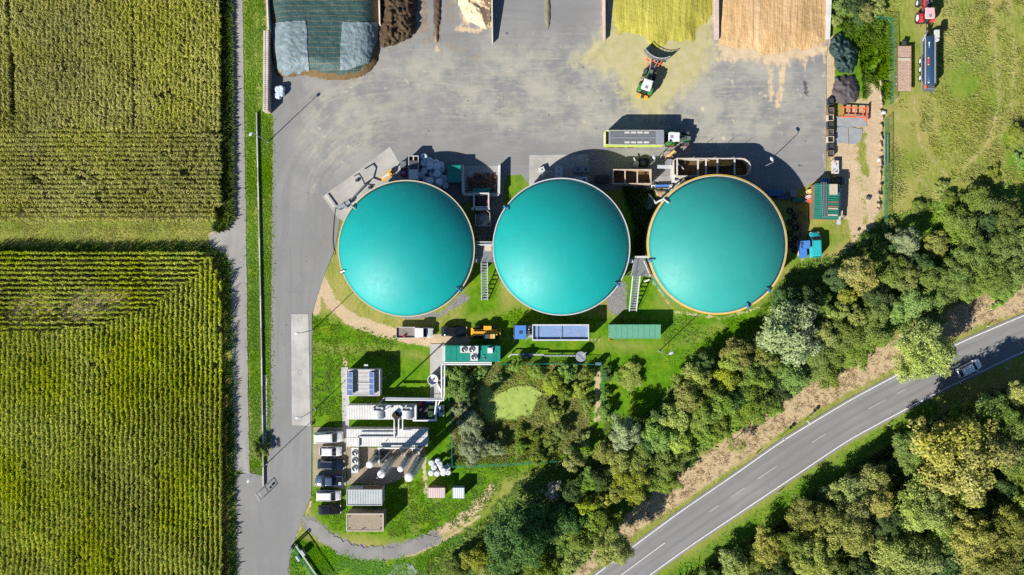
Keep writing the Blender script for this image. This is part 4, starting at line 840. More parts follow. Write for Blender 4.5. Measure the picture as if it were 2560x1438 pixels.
def streaky(name, c0, c1, c2):
    t = NT(name); a = t.noise(1.0, t.mapv(t.obj, (.9, .07, 1), (0, 0, -.04)), 5, .7); b = t.noise(6, None, 3); g = t.noise(.3, t.mapv(t.obj, (1, .35, 1)), 3)
    tread = t.math('SINE', t.math('ADD', t.math('MULTIPLY', t.sep(t.obj)[1], 26.0), t.math('MULTIPLY', a, 30)))
    c = t.mix(t.step(a, .3, .7), c0, c1); c = t.mix(t.math('MULTIPLY', t.step(b, .5, .8), .4), c, c2); c = t.mix(t.math('MULTIPLY', t.step(g, .45, .7), .6), c, sh(c0, .82))
    t.bump(t.math('ADD', t.math('MULTIPLY', a, 5), t.math('ADD', t.math('MULTIPLY', tread, .15), t.math('MULTIPLY', b, .5))), .8, .12); return t.done(c, .95, .1)
M_ysil = streaky('yellow_silage', (.31, .285, .045), (.45, .405, .085), (.25, .235, .05)); M_tsil = streaky('sandy_silage', (.45, .285, .125), (.585, .41, .225), (.37, .225, .09))
yp = ragged([(1537,-70),(1786,-70),(1783,30),(1768,60),(1748,66),(1740,88),(1735,112),(1722,100),(1700,106),(1672,102),(1660,118),(1640,124),(1622,112),(1612,92),(1580,84),(1556,84),(1546,96),(1540,70),(1531,60)], 7, 2.2, 6)
heap('yellow_silage', 'bright yellow-green silage spread in thin tracks across its bay', 'silage heap', M_ysil, 1526, 1792, -60, 130, zblob(yp, .7, 70), 110, 84, rough=.035)
tp = ragged([(1799,-70),(2068,-70),(2066,60),(2068,100),(2055,112),(2030,122),(2005,128),(1985,120),(1968,128),(1945,140),(1930,136),(1905,142),(1895,130),(1880,124),(1840,122),(1800,112),(1797,90)], 7, 2.2, 7)
heap('sandy_silage', 'sand-coloured silage layer filling the bay by the white wall', 'silage heap', M_tsil, 1794, 2074, -60, 148, zblob(tp, .8, 80), 110, 84, rough=.035)
M_ridge = mat('wet_brown_ridge', (.09, .06, .04), .8, .35, 2, .4)
heap('drain_ridge', 'narrow dark brown ridge tapering to a point on the asphalt', 'ridge', M_ridge, 1080, 1106, -60, 112, zblob([(1082,-70),(1104,-70),(1103,50),(1099,70),(1095,105),(1091,110),(1089,80),(1083,55)], .45, 9), 24, 90, rough=.1)
M_ridge2 = mat('olive_silage_ridge', (.20, .18, .11), .9, .25, 2, .4)
heap('silage_ridge', 'thin grey-olive ridge tapering to a point in the empty bay', 'ridge', M_ridge2, 1358, 1380, -60, 80, zblob([(1361,-70),(1376,-70),(1377,45),(1375,65),(1370,78),(1366,70),(1361,50)], .35, 8), 22, 70, rough=.06)
M_net2 = net_material('dark_green_net', (.022, .048, .046), (.07, .06, .035))
heap('covered_heap', 'lumpy heap under dark green netting at the yard edge', 'covered heap', M_net2, 2066, 2150, 76, 190, zblob(ragged([(2074,100),(2090,85),(2104,80),(2112,95),(2125,105),(2146,120),(2142,150),(2140,170),(2130,186),(2092,184),(2086,160),(2070,130)], 9, 2, 5), 1.7, 26), 44, 56, rough=.5)
M_gheap = mat('dark_grit', (.10, .085, .085), .95, .3, 6, .8)
heap('grit_heap', 'dark purple-grey grit heap beside the orange rack', 'grit heap', M_gheap, 2074, 2154, 182, 272, zblob(ragged([(2086,192),(2110,186),(2135,188),(2148,205),(2149,240),(2140,258),(2110,266),(2090,258),(2078,235)], 8, 2, 8), 1.6, 36), 46, 52, rough=.18)
heap('rubble_strip', 'row of pale rubble along the dirt track fence', 'rubble', mat('pale_rubble', (.42, .31, .21), .95, .35, 5, .9), 2188, 2214, 190, 540, zblob(ragged([(2196,195),(2208,200),(2210,300),(2208,420),(2203,530),(2190,525),(2196,420),(2200,300)], 8, 3, 9), .5, 9), 20, 180, rough=.35)

# ------------------------------------------------------------------ vehicles
def wheel(parent, x, y, r, w, rim=M_galv, tyre=M_black, lug=0):
    m = MB(); s_ = 1 if y > 0 else -1
    prof = [(.62, -.5), (.92, -.5), (1, -.36), (1, .36), (.92, .5), (.62, .5)]; n = 22
    m.loft([[Vector((x+math.cos(2*math.pi*i/n)*r*a, y + b*w, r+math.sin(2*math.pi*i/n)*r*a)) for i in range(n)] for a, b in prof], False)
    if lug:
        for i in range(lug):
            t = 2*math.pi*i/lug
            for k in (-1, 1): m.cbox(Vector((x+math.cos(t+.1*k)*r*1.0, y+k*w*.25, r+math.sin(t+.1*k)*r*1.0)), (.09, w*.46, .09), 0, -t, 0)
    ty = m.build('wheel', tyre, parent)
    q = MB(); q.cyl((x, y-w*.42, r), (x, y+w*.42, r), r*.62, None, 16); q.cyl((x, y+s_*w*.40, r), (x, y+s_*w*.5, r), r*.2, None, 8); q.build('rim', rim, ty)
    return ty
def car(label, px, py, ang, L, Wd, Ht, style, paint, group=None, name='car', cat='car'):
    p = W(px, py, Ht*.6); t = thing(name, label, cat, (p.x, p.y, .03), math.radians(ang), group); hl = L/2; hw = Wd/2
    belt = {'van': .62, 'hatch': .60, 'estate': .61, 'pickup': .60, 'mpv': .6}[style]*Ht
    hood = {'van': (.20, .24), 'hatch': (.23, .10), 'estate': (.25, .08), 'pickup': (.24, .05), 'mpv': (.20, .12)}[style]
    # lower body: stations front -> rear
    st = [(hl, .66, .40, .60), (hl-.10, .84, .30, .72), (hl-.38, .95, .26, .84), (hl-L*.17, 1.0, .25, .93), (hl-L*hood[0], 1.0, .25, 1.0), (0, 1.0, .25, 1.0), (-hl+.55, 1.0, .25, 1.0), (-hl+.16, .95, .28, .98), (-hl+.03, .86, .34, .9), (-hl, .80, .42, .82)]
    rings = []
    for x, w, zb, zt in st:
        w *= hw; zt *= belt; zb = zb*.9
        rings.append([Vector((x, a*w, z)) for a, z in ((-.88, zb), (-1, zb+.14), (-1.0, zt*.72), (-.96, zt-.05), (-.84, zt+.012), (-.3, zt+.035), (.3, zt+.035), (.84, zt+.012), (.96, zt-.05), (1.0, zt*.72), (1, zb+.14), (.88, zb))])
    MB().loft(rings).build('body', paint, t, True)
    xa = hl - L*hood[0]; xb = xa - (L*.165 if style != 'van' else L*.13); 
    if style == 'pickup': xd = -hl + L*.33; xc = xd + .18
    elif style in ('van', 'mpv'): xd = -hl + .06; xc = xd + .16
    elif style == 'estate': xd = -hl + .10; xc = xd + .50
    else: xd = -hl + .10; xc = xd + .48
    wb = hw*.92; wr = hw*.76 if style not in ('van', 'mpv') else hw*.84; zb = belt-.03; zt = Ht
    lo = [(xa, -wb), (xa, wb), (xd, wb), (xd, -wb)]; hi = [(xb, -wr), (xb, wr), (xc, wr), (xc, -wr)]
    def rr(x0, x1, w, z, c):                        # rounded plan outline, x0 front, x1 rear
        out = []
        for cx, cy, a0 in ((x0-c, -w+c, -90), (x0-c, w-c, 0), (x1+c, w-c, 90), (x1+c, -w+c, 180)):
            for k in range(4): a = math.radians(a0+30*k); out.append(Vector((cx+math.cos(a)*c, cy+math.sin(a)*c, z)))
        return out
    cab = MB(); cab.loft([rr(xa, xd, wb, zb, .06), rr(xb, xc, wr, zt-.07, .10), rr(xb-.10, xc+.08, wr*.90, zt-.015, .14), rr(xb-.32, xc+.28, wr*.6, zt+.012, .14)]); cab.build('cabin', paint, t, False)
    def pane(name, a, b, c, d, inset=.05):
        a, b, c, d = [Vector(v) for v in (a, b, c, d)]; ctr = (a+b+c+d)/4; n = (b-a).cross(d-a).normalized()
        if n.dot(ctr - Vector((0, 0, zb))) < 0: n = -n
        k = 1-inset*2; q = [ctr+(v-ctr)*k + n*.018 for v in (a, b, c, d)]; r_ = [v - n*.012 for v in q]
        m = MB(); m.loft([r_, q]); m.build(name, M_glass, t)
    z1 = zt-.07
    pane('windscreen', (xa, -wb, zb), (xa, wb, zb), (xb, wr, z1), (xb, -wr, z1)); pane('rear_window', (xd, wb, zb+.05), (xd, -wb, zb+.05), (xc, -wr, z1), (xc, wr, z1))
    for s_ in (-1, 1):
        segs = 2 if style != 'estate' else 3
        if style == 'van': segs = 1
        for k in range(segs):
            f0, f1 = k/segs, (k+1)/segs; e = (1.0 if style != 'van' else .45)
            g = lambda f, hi_: ((xa+(xd-xa)*f*e), s_*wb, zb+.04) if not hi_ else ((xb+(xc-xb)*f*e), s_*wr, z1-.02)
            pane('side_window', g(f0, 0), g(f1, 0), g(f1, 1), g(f0, 1), .06)
    if style in ('estate', 'van', 'mpv'):
        for s_ in (-1, 1): MB().cbox(Vector(((xb+xc)/2, s_*wr*.86, zt+.03)), ((xb-xc)*.9, .04, .05)).build('roof_rail', M_dark if paint != M_navy else M_galv, t)
    for x in (hl-L*.19, -hl+L*.2):
        for s_ in (-1, 1): wheel(t, x, s_*(hw-.13), .33, .22)
    for s_ in (-1, 1):
        MB().cbox(Vector((hl-.13, s_*hw*.66, belt*.66)), (.16, hw*.34, .16)).build('headlight', M_lamp, t)
        MB().cbox(Vector((-hl+.05, s_*hw*.72, belt*.76)), (.10, hw*.24, .22)).build('tail_light', M_tail, t)
        MB().cbox(Vector((xa-.28, s_*(hw+.10), belt+.03)), (.16, .24, .15)).build('wing_mirror', paint if paint != M_white else M_dark, t)
    MB().cbox(Vector((hl-.02, 0, belt*.52)), (.06, hw*.9, .2)).build('grille', M_dark, t)
    if style == 'pickup':
        m = MB(); x0, x1 = -hl+.08, xd-.06; m.box(x0, x1, -hw*.8, hw*.8, belt+.02, belt+.05); m.build('load_bed', M_blk, t)
        for s_ in (-1, 1): MB().box(x0, x1, s_*hw*.82-.05, s_*hw*.82+.05, belt+.0, belt+.13).build('bed_side', paint, t)
        MB().box(x0-.04, x0+.05, -hw*.86, hw*.86, belt, belt+.13).build('tailgate', paint, t)
        MB().cbox(Vector((x0+.5, hw*.45, belt+.13)), (.5, .5, .2)).build('toolbox', M_galv, t)
    return t
G = 'vehicles parked in a row by the paved strip'
car('white panel van with roof rails, longest of the parked row', 820.5, 1094, 3, 5.15, 1.95, 1.95, 'van', M_white, G, 'van', 'van')
car('small white hatchback parked between the white van and navy estate', 826, 1129, 0, 3.95, 1.72, 1.5, 'hatch', M_white, G)
car('dark navy estate car parked between white hatchback and slate pickup', 827, 1162, -2, 4.75, 1.84, 1.5, 'estate', M_navy, G)
car('slate blue pickup truck with open black load bed', 822.5, 1202.5, 180, 5.1, 1.88, 1.8, 'pickup', M_slate, G, 'pickup_truck', 'pickup')
car('white people carrier parked on grass beside the grey cabin', 821, 1240, 0, 4.35, 1.8, 1.75, 'mpv', M_white, G, 'minivan', 'minivan')
car('black hatchback parked last on the grass by the gravel track', 824, 1275, 2, 4.05, 1.76, 1.5, 'hatch', M_blk, G)
car('silver car driving on the road below the overhanging tree', 2425, 921, 27, 4.5, 1.8, 1.5, 'hatch', M_silver)
car('black estate car parked between white flatbed and yellow loader', 1135.5, 828.5, 0, 4.6, 1.84, 1.5, 'estate', M_blk)
car('turquoise panel van parked beside the blue scrapped cab', 2039, 612, 92, 4.6, 1.9, 2.0, 'van', M_tvan, None, 'van', 'van')

def flatbed():
    p = W(1037, 831.5, 1.0); t = thing('flatbed_pickup', 'white flatbed pickup with open grey load bed holding a red can', 'pickup', (p.x, p.y, .03), 0)
    MB().box(-3.2, .05, -.95, .95, .78, .88).build('load_floor', mat('worn_bed_floor', (.20, .17, .15), .8, .3, 2, dirt=(.4, .3, .24), dk=.6), t)
    for s_ in (-1, 1): MB().box(-3.2, .05, s_*.95-.03, s_*.95+.03, .885, 1.25).build('side_board', M_white, t)
    MB().box(-3.25, -3.19, -.98, .98, .8, 1.25).build('tailboard', M_galv, t); MB().box(.06, .12, -.98, .98, .8, 1.75).build('headboard', M_white, t)
    m = MB(); m.cyl((-1.9, -.62, .88), (-1.9, -.62, 1.3), .22, .2, 12); m.cyl((-1.9, -.62, 1.3), (-1.9, -.62, 1.38), .07, None, 8); m.build('red_can', M_red, t)
    rings = []
    for x, w, z in ((.16, .92, 1.9), (.5, .95, 1.95), (1.6, .93, 1.92), (2.15, .9, 1.25), (2.7, .86, 1.12), (3.15, .78, .95), (3.25, .7, .8)):
        rings.append([Vector((x, a*w, zz)) for a, zz in ((-1, .4), (-1, 1.0 if z > 1 else z*.8), (-.86, z), (.86, z), (1, 1.0 if z > 1 else z*.8), (1, .4))])
    MB().loft(rings).build('cab', M_white, t)
    m = MB(); m.add([(1.66, -.76, 1.905), (1.66, .76, 1.905), (2.14, .74, 1.30), (2.14, -.74, 1.30)], [(0, 1, 2, 3)]); m.add([(1.64, -.76, 1.9), (1.64, .76, 1.9), (2.12, .74, 1.28), (2.12, -.74, 1.28)], [(3, 2, 1, 0)]); m.build('windscreen', M_glass, t)
    for s_ in (-1, 1):
        MB().cbox(Vector((1.2, s_*.945, 1.5)), (.8, .03, .5)).build('side_window', M_glass, t); MB().cbox(Vector((3.18, s_*.55, .85)), (.12, .3, .16)).build('headlight', M_lamp, t); MB().cbox(Vector((1.75, s_*1.1, 1.35)), (.14, .22, .26)).build('wing_mirror', M_dark, t)
        for x in (-2.1, 2.2): wheel(t, x, s_*.8, .34, .24)
flatbed()

def tractor(label, loc, rz, hoodm, roofm, fend, weight=None, rim=M_lime):
    t = thing('tractor', label, 'tractor', loc, rz)
    for s_ in (-1, 1):
        wheel(t, 0, s_*.95, .98, .66, rim, M_black, 18); wheel(t, 2.75, s_*.92, .72, .52, rim, M_black, 16)
        m = MB(); m.loft([[Vector((x, s_*(1.0+yy), z)) for yy, z in ((-.42, z0), (.32, z0-.02), (.32, z0-.10), (-.42, z0-.08))] for x, z0 in ((-.95, 1.62), (-.7, 1.98), (-.1, 2.12), (.45, 2.02), (.85, 1.6))]); m.build('rear_fender', fend, t)
        MB().cbox(Vector((2.72, s_*.92, 1.56)), (.9, .5, .06)).build('front_fender', M_dgrey, t)
        MB().cbox(Vector((-.98, s_*1.0, 1.55)), (.06, .28, .16)).build('tail_light', M_tail, t); MB().cbox(Vector((1.25, s_*1.25, 2.2)), (.1, .32, .36)).build('wing_mirror', M_dgrey, t)
        MB().beam((1.1, s_*.8, 2.3), (1.25, s_*1.2, 2.3), .05, .05).build('mirror_arm', M_dgrey, t)
    MB().box(-.9, 3.2, -.32, .32, .55, 1.05).build('chassis', M_dark, t); MB().box(2.55, 2.95, -.8, .8, .6, .85).build('front_axle', M_dark, t); MB().cyl((0, -.8, .98), (0, .8, .98), .2).build('rear_axle', M_dark, t)
    m = MB(); m.loft([[Vector((x, a*w, z)) for a, z in ((-1, 1.05), (-1.0, zt-.18), (-.72, zt), (.72, zt), (1.0, zt-.18), (1, 1.05))] for x, w, zt in ((1.0, .52, 2.0), (2.0, .50, 1.96), (2.9, .44, 1.85), (3.35, .36, 1.68), (3.5, .26, 1.5))]); m.build('hood', hoodm, t, False)
    MB().box(1.6, 2.5, -.36, .36, 1.985, 2.0).build('hood_grille', M_dgrey, t); MB().box(2.65, 3.3, -.3, .3, 1.86, 1.875).build('hood_nose', M_steel, t)
    cab = MB(); cab.loft([[Vector((x, y, z)) for x, y in ((-.62*k, -.78*k), (1.05, -.66*k), (1.05, .66*k), (-.62*k, .78*k))] for z, k in ((1.1, 1.0), (2.1, 1.04), (2.85, .98))]); cab.build('cab_glass', M_glass, t)
    r = MB(); r.loft([[Vector((x*k+.15, y*k, z)) for x, y in ((-.95, -.62), (-.82, -.84), (-.3, -.9), (.6, -.8), (1.0, -.84), (1.08, -.55), (1.02, 0), (1.08, .55), (1.0, .84), (.6, .8), (-.3, .9), (-.82, .84), (-.95, .62))] for z, k in ((2.84, .96), (2.92, 1.0), (3.02, .98), (3.08, .86))]); r.build('cab_roof', roofm, t)
    MB().cbox(Vector((-.25, 0, 3.10)), (.5, .5, .05)).build('roof_hatch', M_galv, t)
    MB().cyl((1.3, .68, 1.3), (1.3, .68, 2.9), .07, .06).build('exhaust', M_dark, t); MB().box(-.75, -.4, -.35, .35, 1.5, 1.95).build('hydraulics', M_dark, t)
    for s_ in (-1, 1): MB().beam((-.7, s_*.45, .8), (-1.5, s_*.5, .65), .09, .12).build('lift_arm', M_dark, t)
    if weight:
        for s_ in (-1, 1): MB().cbox(Vector((-1.45, s_*.6, .85)), (.6, .62, .65)).build('rear_weight', weight, t)
        MB().cbox(Vector((-1.42, 0, .9)), (.5, .55, .55)).build('weight_carrier', M_dark, t)
    return t
p = W(1612.5, 222, 1.0); ang = math.atan2(163-222, 1632-1612.5); rz = math.atan2(-(163-222), 1632-1612.5)
ld = tractor('green tractor with white cab roof and yellow rear weights pushing silage', (p.x, p.y, .03), rz, M_fgreen, M_white, M_fgreen, M_yell)
def blade(t):
    m = MB(); n = 14; pts = []
    for i in range(n+1):
        a = -1+2*i/n; pts.append((5.55+abs(a)**2.2*.95, a*2.35))
    rings = [[Vector((x-.16+.28*(z-.8)**2, y, .25+1.5*z)) for z in (0, .33, .66, 1.0)] + [Vector((x+.02+.28*(z-.8)**2, y, .25+1.5*z)) for z in (1.0, .66, .33, 0)] for x, y in pts]
    m.loft(rings).build('push_blade', M_steel, t)
    m = MB()
    for (x, y), (x2, y2) in zip(pts[:-1], pts[1:]): m.beam((x+.02, y, 2.05), (x2+.02, y2, 2.05), .08, .08)
    for i in range(0, n+1, 2): m.beam((pts[i][0], pts[i][1], 1.7), (pts[i][0]+.02, pts[i][1], 2.07), .06, .06)
    m.build('blade_guard', M_whited, t)
    for s_ in (-1, 1):
        MB().beam((3.3, s_*.4, .8), (5.5, s_*1.3, .9), .16, .2).build('push_arm', M_orange, t); MB().cyl((3.4, s_*.25, 1.2), (5.3, s_*.6, 1.4), .08).build('ram', M_galv, t)
    MB().box(3.3, 4.3, -.45, .45, .6, 1.2).build('hitch_frame', M_dark, t)
    MB().beam((5.1, -1.6, .75), (5.1, 1.6, .75), .14, .14).build('blade_beam', M_orange, t)
blade(ld)
p = W(1679, 347, 1.2)
tractor('green tractor with white cab roof coupled to the lime wagon', (p.x-.1, p.y, .03), 0, M_fgreen, M_white, M_fgreen, None, M_red)
def wagon():
    a = W(1508, 368, .9); b = W(1656, 326, 3.6); t = thing('loader_wagon', 'lime green silage wagon with grey mesh roof cover', 'wagon', (a.x+5.3, (W(1508,362,3.6).y+b.y)/2, .03), 0)
    L0, L1, hw = -5.2, 5.0, 1.24
    for s_ in (-1, 1):
        m = MB(); m.add([Vector(v) for v in ((L0, s_*hw, .95), (L1, s_*hw, .95), (L1, s_*hw, 3.45), (L0+.5, s_*hw, 3.55), (L0, s_*hw, 3.3), (L0, s_*(hw-.09), .95), (L1, s_*(hw-.09), .95), (L1, s_*(hw-.09), 3.45), (L0+.5, s_*(hw-.09), 3.55), (L0, s_*(hw-.09), 3.3))], [(0,1,2,3,4), (9,8,7,6,5), (0,5,6,1), (1,6,7,2), (2,7,8,3), (3,8,9,4), (4,9,5,0)]); m.build('side_wall', M_lime, t)
        MB().box(L0+.3, L1-.1, s_*(hw+.01)-.04, s_*(hw+.01)+.04, 3.5, 3.58).build('top_rail', M_whited, t)
        for k in range(3): wheel(t, -3.9+1.75*k, s_*.98, .62, .5, M_red, M_black)
        for k in range(4): MB().box(-1.9+1.12*k, -1.0+1.12*k, s_*.86-.16, s_*.86+.16, 3.62, 3.635).build('roof_flap', M_whited, t)
    MB().box(L0, L1, -1.15, 1.15, .85, .98).build('floor', M_dark, t); MB().box(L1-.08, L1, -1.15, 1.15, .98, 3.3).build('front_wall', M_lime, t)
    MB().box(L0-.05, L0+.06, -1.15, 1.15, .98, 3.4).build('rear_gate', mat('cream_wagon_panel', (.66, .56, .36), .5, .1, 2), t)
    MB().box(L0+.9, L1-1.5, -1.13, 1.13, 3.54, 3.60).build('mesh_roof', mat('grey_mesh', (.13, .14, .15), .6, .2, 3), t); MB().box(L1-1.48, L1-.02, -1.15, 1.15, 3.55, 3.62).build('roof_plate', M_galv, t); MB().box(L0+.55, L0+.88, -1.15, 1.15, 3.54, 3.62).build('roof_frame', M_galv, t)
    MB().box(L0+.9, L1-1.5, -.07, .07, 3.6, 3.66).build('roof_beam', M_galv, t)
    MB().box(L0+.06, L0+.5, -1.1, 1.1, 1.0, 2.4).build('unloading_roller', M_lime, t)
    MB().box(-4.6, -.4, -.6, .6, .55, .85).build('axle_frame', M_dark, t); MB().beam((L1-.1, 0, .8), (6.6, 0, .62), .3, .25).build('drawbar', M_dark, t)
    m = MB(); m.cyl((5.2, -.4, .9), (5.9, -.5, 1.2), .25); m.cyl((5.1, .5, .8), (5.9, .4, 1.0), .2); m.build('pickup_reel', M_brownwood, t)
wagon()
def semi():
    z = 3.3; a = W(1331, 851, z); b = W(1472.5, 812, z); c = ((a.x+b.x)/2, (a.y+b.y)/2)
    t = thing('tipper_trailer', 'long open tipper semi-trailer with blue floor and white rails', 'trailer', (*c, .03)); hx = (b.x-a.x)/2; hw = (b.y-a.y)/2
    MB().box(-hx+.1, hx-.1, -hw+.1, hw-.1, 1.2, 2.9).build('bed_floor', M_bluebed, t)
    for s_ in (-1, 1):
        MB().box(-hx, hx, s_*hw-.09, s_*hw+.0, 1.15, 3.2).build('side_wall', M_blue, t); MB().box(-hx, hx, s_*(hw-.05)-.11, s_*(hw-.05)+.11, 3.2, 3.32).build('top_rail', M_whited, t)
        for k in range(3): wheel(t, hx-3.6+1.3*k, s_*1.0, .52, .38)
    MB().box(-hx, -hx+.12, -hw+.02, hw-.02, 1.15, 3.3).build('front_wall', M_whited, t); MB().box(hx-.14, hx, -hw+.02, hw-.02, 1.15, 3.28).build('tailgate', M_whited, t)
    MB().beam((.0, -hw+.1, 3.22), (.0, hw-.1, 3.22), .07, .07).build('cross_bar', M_galv, t); MB().beam((-hx+.8, -hw+.1, 3.22), (-hx+.8, hw-.1, 3.22), .1, .08).build('cross_bar', M_galv, t)
    MB().box(-hx+.4, hx-.3, -.45, .45, .8, 1.15).build('chassis', M_dark, t); MB().cyl((-hx+.3, 0, 1.0), (-hx+.3, 0, 2.6), .14).build('tipping_ram', M_galv, t)
    ca = W(1286, 848, 3.0); cb = W(1315, 814, 3.0); d = ((ca.x+cb.x)/2, (ca.y+cb.y)/2)
    t = thing('truck', 'blue truck cab with roof hatch pulling the tipper trailer', 'truck', (*d, .03)); kx = (cb.x-ca.x)/2; kw = (cb.y-ca.y)/2
    m = MB(); m.loft([[Vector((x*kx, y*kw, z_)) for x, y in ((-x0, -.9), (-x0+.08, -1), (1, -1), (1, 1), (-x0+.08, 1), (-x0, .9))] for z_, x0 in ((.7, 1.12), (1.7, 1.12), (2.6, .96), (3.0, .9))]); m.build('cab', M_blue, t)
    MB().cbox(Vector((.1, 0, 3.03)), (.55, .55, .06)).build('roof_hatch', M_dark, t); MB().cbox(Vector((-kx*1.02, 0, 2.05)), (.06, kw*1.75, .75), 0, .22).build('windscreen', M_glass, t)
    MB().cbox(Vector((-kx*.95, 0, 2.82)), (.35, kw*1.7, .06)).build('sun_visor', M_dark, t)
    for s_ in (-1, 1):
        MB().cbox(Vector((.0, s_*(kw+.01), 2.05)), (1.0, .04, .6)).build('side_window', M_glass, t); MB().cbox(Vector((-kx-.05, s_*(kw+.22), 2.0)), (.14, .22, .7)).build('wing_mirror', M_dark, t)
        wheel(t, -.35, s_*1.0, .52, .34); wheel(t, 3.1, s_*.92, .52, .6); MB().cbox(Vector((1.9, s_*.85, .8)), (1.1, .5, .5)).build('fuel_tank', M_galv, t); MB().cbox(Vector((-kx-.1, s_*.8, .8)), (.1, .35, .2)).build('headlight', M_lamp, t)
    MB().box(-1.2, 4.2, -.42, .42, .6, .9).build('chassis', M_dark, t); m = MB(); m.cyl((1.5, .5, 1.0), (1.5, .5, 3.0), .1); m.box(1.3, 1.75, -.6, .2, .9, 2.2); m.build('air_intake', M_whited, t)
semi()
def telehandler():
    p = W(1212, 831, .9); t = thing('telehandler', 'yellow telescopic loader parked between black estate and blue truck', 'loader', (p.x, p.y, .03), 0)
    for x in (-1.15, 1.55):
        for s_ in (-1, 1): wheel(t, x, s_*.95, .62, .46, M_yell, M_black, 14)
    MB().box(-2.1, 2.2, -.55, .55, .55, 1.25).build('chassis', M_yell, t); MB().box(-.2, 1.2, .35, 1.15, .8, 1.6).build('engine_cover', M_yell, t)
    MB().beam((-2.2, .02, 1.75), (2.3, .02, 1.45), .36, .42).build('boom', M_yell, t); MB().beam((1.6, .02, 1.5), (2.75, .02, .8), .3, .34).build('boom_head', M_yell, t)
    c = MB(); c.loft([[Vector((x*k+.55, y*k-.62, z)) for x, y in ((-.75, -.46), (.72, -.46), (.72, .42), (-.75, .42))] for z, k in ((1.0, 1.0), (1.9, 1.02), (2.3, .9))]); c.build('cab_glass', M_glass, t)
    MB().box(1.0, 1.35, -1.02, -.25, 2.28, 2.36).build('roof_bar', M_yell, t); MB().box(.15, .98, -1.0, -.28, 2.28, 2.34).build('cab_roof', M_dgrey, t); MB().box(1.36, 1.8, -1.0, -.25, 2.0, 2.28).build('cab_front', mat('cream_cab', (.6, .5, .25), .5, .1, 3), t)
    MB().box(2.65, 2.8, -.75, .75, .25, 1.1).build('fork_carriage', M_yell, t); MB().box(-2.45, -2.1, -.8, .8, .6, 1.2).build('counterweight', M_yell, t)
    for s_ in (-1, 1): MB().beam((2.8, s_*.4, .2), (3.7, s_*.4, .18), .12, .05).build('fork', M_dark, t)
    MB().cyl((-1.6, -.35, 1.3), (1.2, -.3, 1.3), .09).build('lift_ram', M_galv, t)
telehandler()
def tanker():
    p = W(2313, 44, 1.3)
    tractor('red tractor with faded pink cab roof and white wheel rims', (p.x, p.y, .03), math.pi/2, M_red, M_pink, M_red, None, M_white)
    a = W(2322, 215, 1.5); b = W(2324, 92, 1.5); t = thing('slurry_tanker', 'long navy slurry tanker with side walkway and pump gear', 'tanker', ((a.x+b.x)/2, (a.y+b.y)/2, .03), math.pi/2); L = (b.y-a.y)/2
    n = 20; m = MB(); m.loft([[Vector((x, math.cos(2*math.pi*i/n)*1.12*k, 1.75+math.sin(2*math.pi*i/n)*1.05*k)) for i in range(n)] for x, k in ((-L, .55), (-L+.12, .85), (-L+.35, 1), (L-.35, 1), (L-.12, .85), (L, .55))]); m.build('tank', mat('tank_navy', (.02, .05, .10), .22, .1, 1, spec=.6), t, True)
    MB().box(-L+.2, L-.2, -.38, -.30, 2.78, 2.84).build('pipe_rail', M_whited, t)
    MB().box(-L-.4, L-.1, 1.15, 1.32, 1.2, 1.32).build('side_walkway', M_galv, t); MB().box(-L+.1, L-.3, .98, 1.08, 2.1, 2.24).build('suction_pipe', M_lightwood, t)
    MB().cbox(Vector((L+.05, -.75, 2.6)), (1.5, .75, .5)).build('pump_housing', M_whited, t); MB().cyl((L-1.0, -.7, 2.7), (L-1.0, -.7, 3.05), .28).build('dome_lid', M_whited, t)
    MB().tube([(L-.8, 1.2, 1.6), (L+.2, .9, 2.0), (L+.9, .5, 1.8), (L+1.1, .2, 1.2)], .14, 10).build('suction_arm', M_galv, t); MB().beam((L-.2, 0, .9), (L+1.9, 0, .7), .28, .22).build('drawbar', M_dark, t)
    m = MB(); m.cbox(Vector((-.3, .72, 2.62)), (1.0, .25, .03), 0, 0, -.7); m.build('warning_plate', M_red, t)
    for k in (-1, 1): MB().cbox(Vector((-.3+k*.6, .72, 2.63)), (.16, .27, .03), 0, 0, -.7).build('plate_edge', M_yell, t)
    m = MB(); m.cbox(Vector((2.6, .62, 2.68)), (.5, .10, .02), 0, 0, -.55); m.cbox(Vector((2.95, .62, 2.685)), (.14, .26, .02), .5, 0, -.55); m.cbox(Vector((2.15, .62, 2.68)), (.22, .06, .02), 0, 0, -.55); m.build('white_logo', M_white, t)
    m = MB(); m.box(-L-.9, -L+.2, -.9, .9, .9, 1.5); m.cyl((-L-.4, -1.0, 1.3), (-L-.4, 1.0, 1.3), .3); m.beam((-L-1.2, -.7, 1.0), (-L-.2, .8, 1.6), .15, .2); m.build('spreader_frame', M_steel, t)
    MB().cbox(Vector((-L-.2, .8, 1.7)), (.5, .4, .2)).build('red_guard', M_orange, t)
    for k in range(3):
        for s_ in (-1, 1): wheel(t, -L+1.6+1.5*k, s_*1.02, .68, .5, M_white, M_black)
    MB().box(-L+.2, L-.2, -.5, .5, .6, .95).build('chassis', M_dark, t)
    p0 = W(2259.5, 172, .9); t = thing('rusty_trailer', 'long low rusty steel trailer parked beside the slurry tanker', 'trailer', (p0.x, p0.y, .03), math.pi/2)
    for k in range(8): MB().box(-4.0+k*1.0+.01, -3.0+k*1.0-.01, -1.2, 1.2, .88+.006*(k % 2), .98+.006*(k % 2)).build('deck_plate', M_rustp, t)
    for s_ in (-1, 1):
        MB().box(-4.05, 4.05, s_*1.22-.04, s_*1.22+.04, .8, 1.08).build('side_rail', M_rust, t)
        for k in range(2): wheel(t, -2.6+1.3*k, s_*.98, .42, .3, M_whited)
        for k in range(9): MB().cbox(Vector((-3.6+k*.55, s_*.8, 1.02)), (.16, .18, .06)).build('deck_bracket', M_lightwood, t)
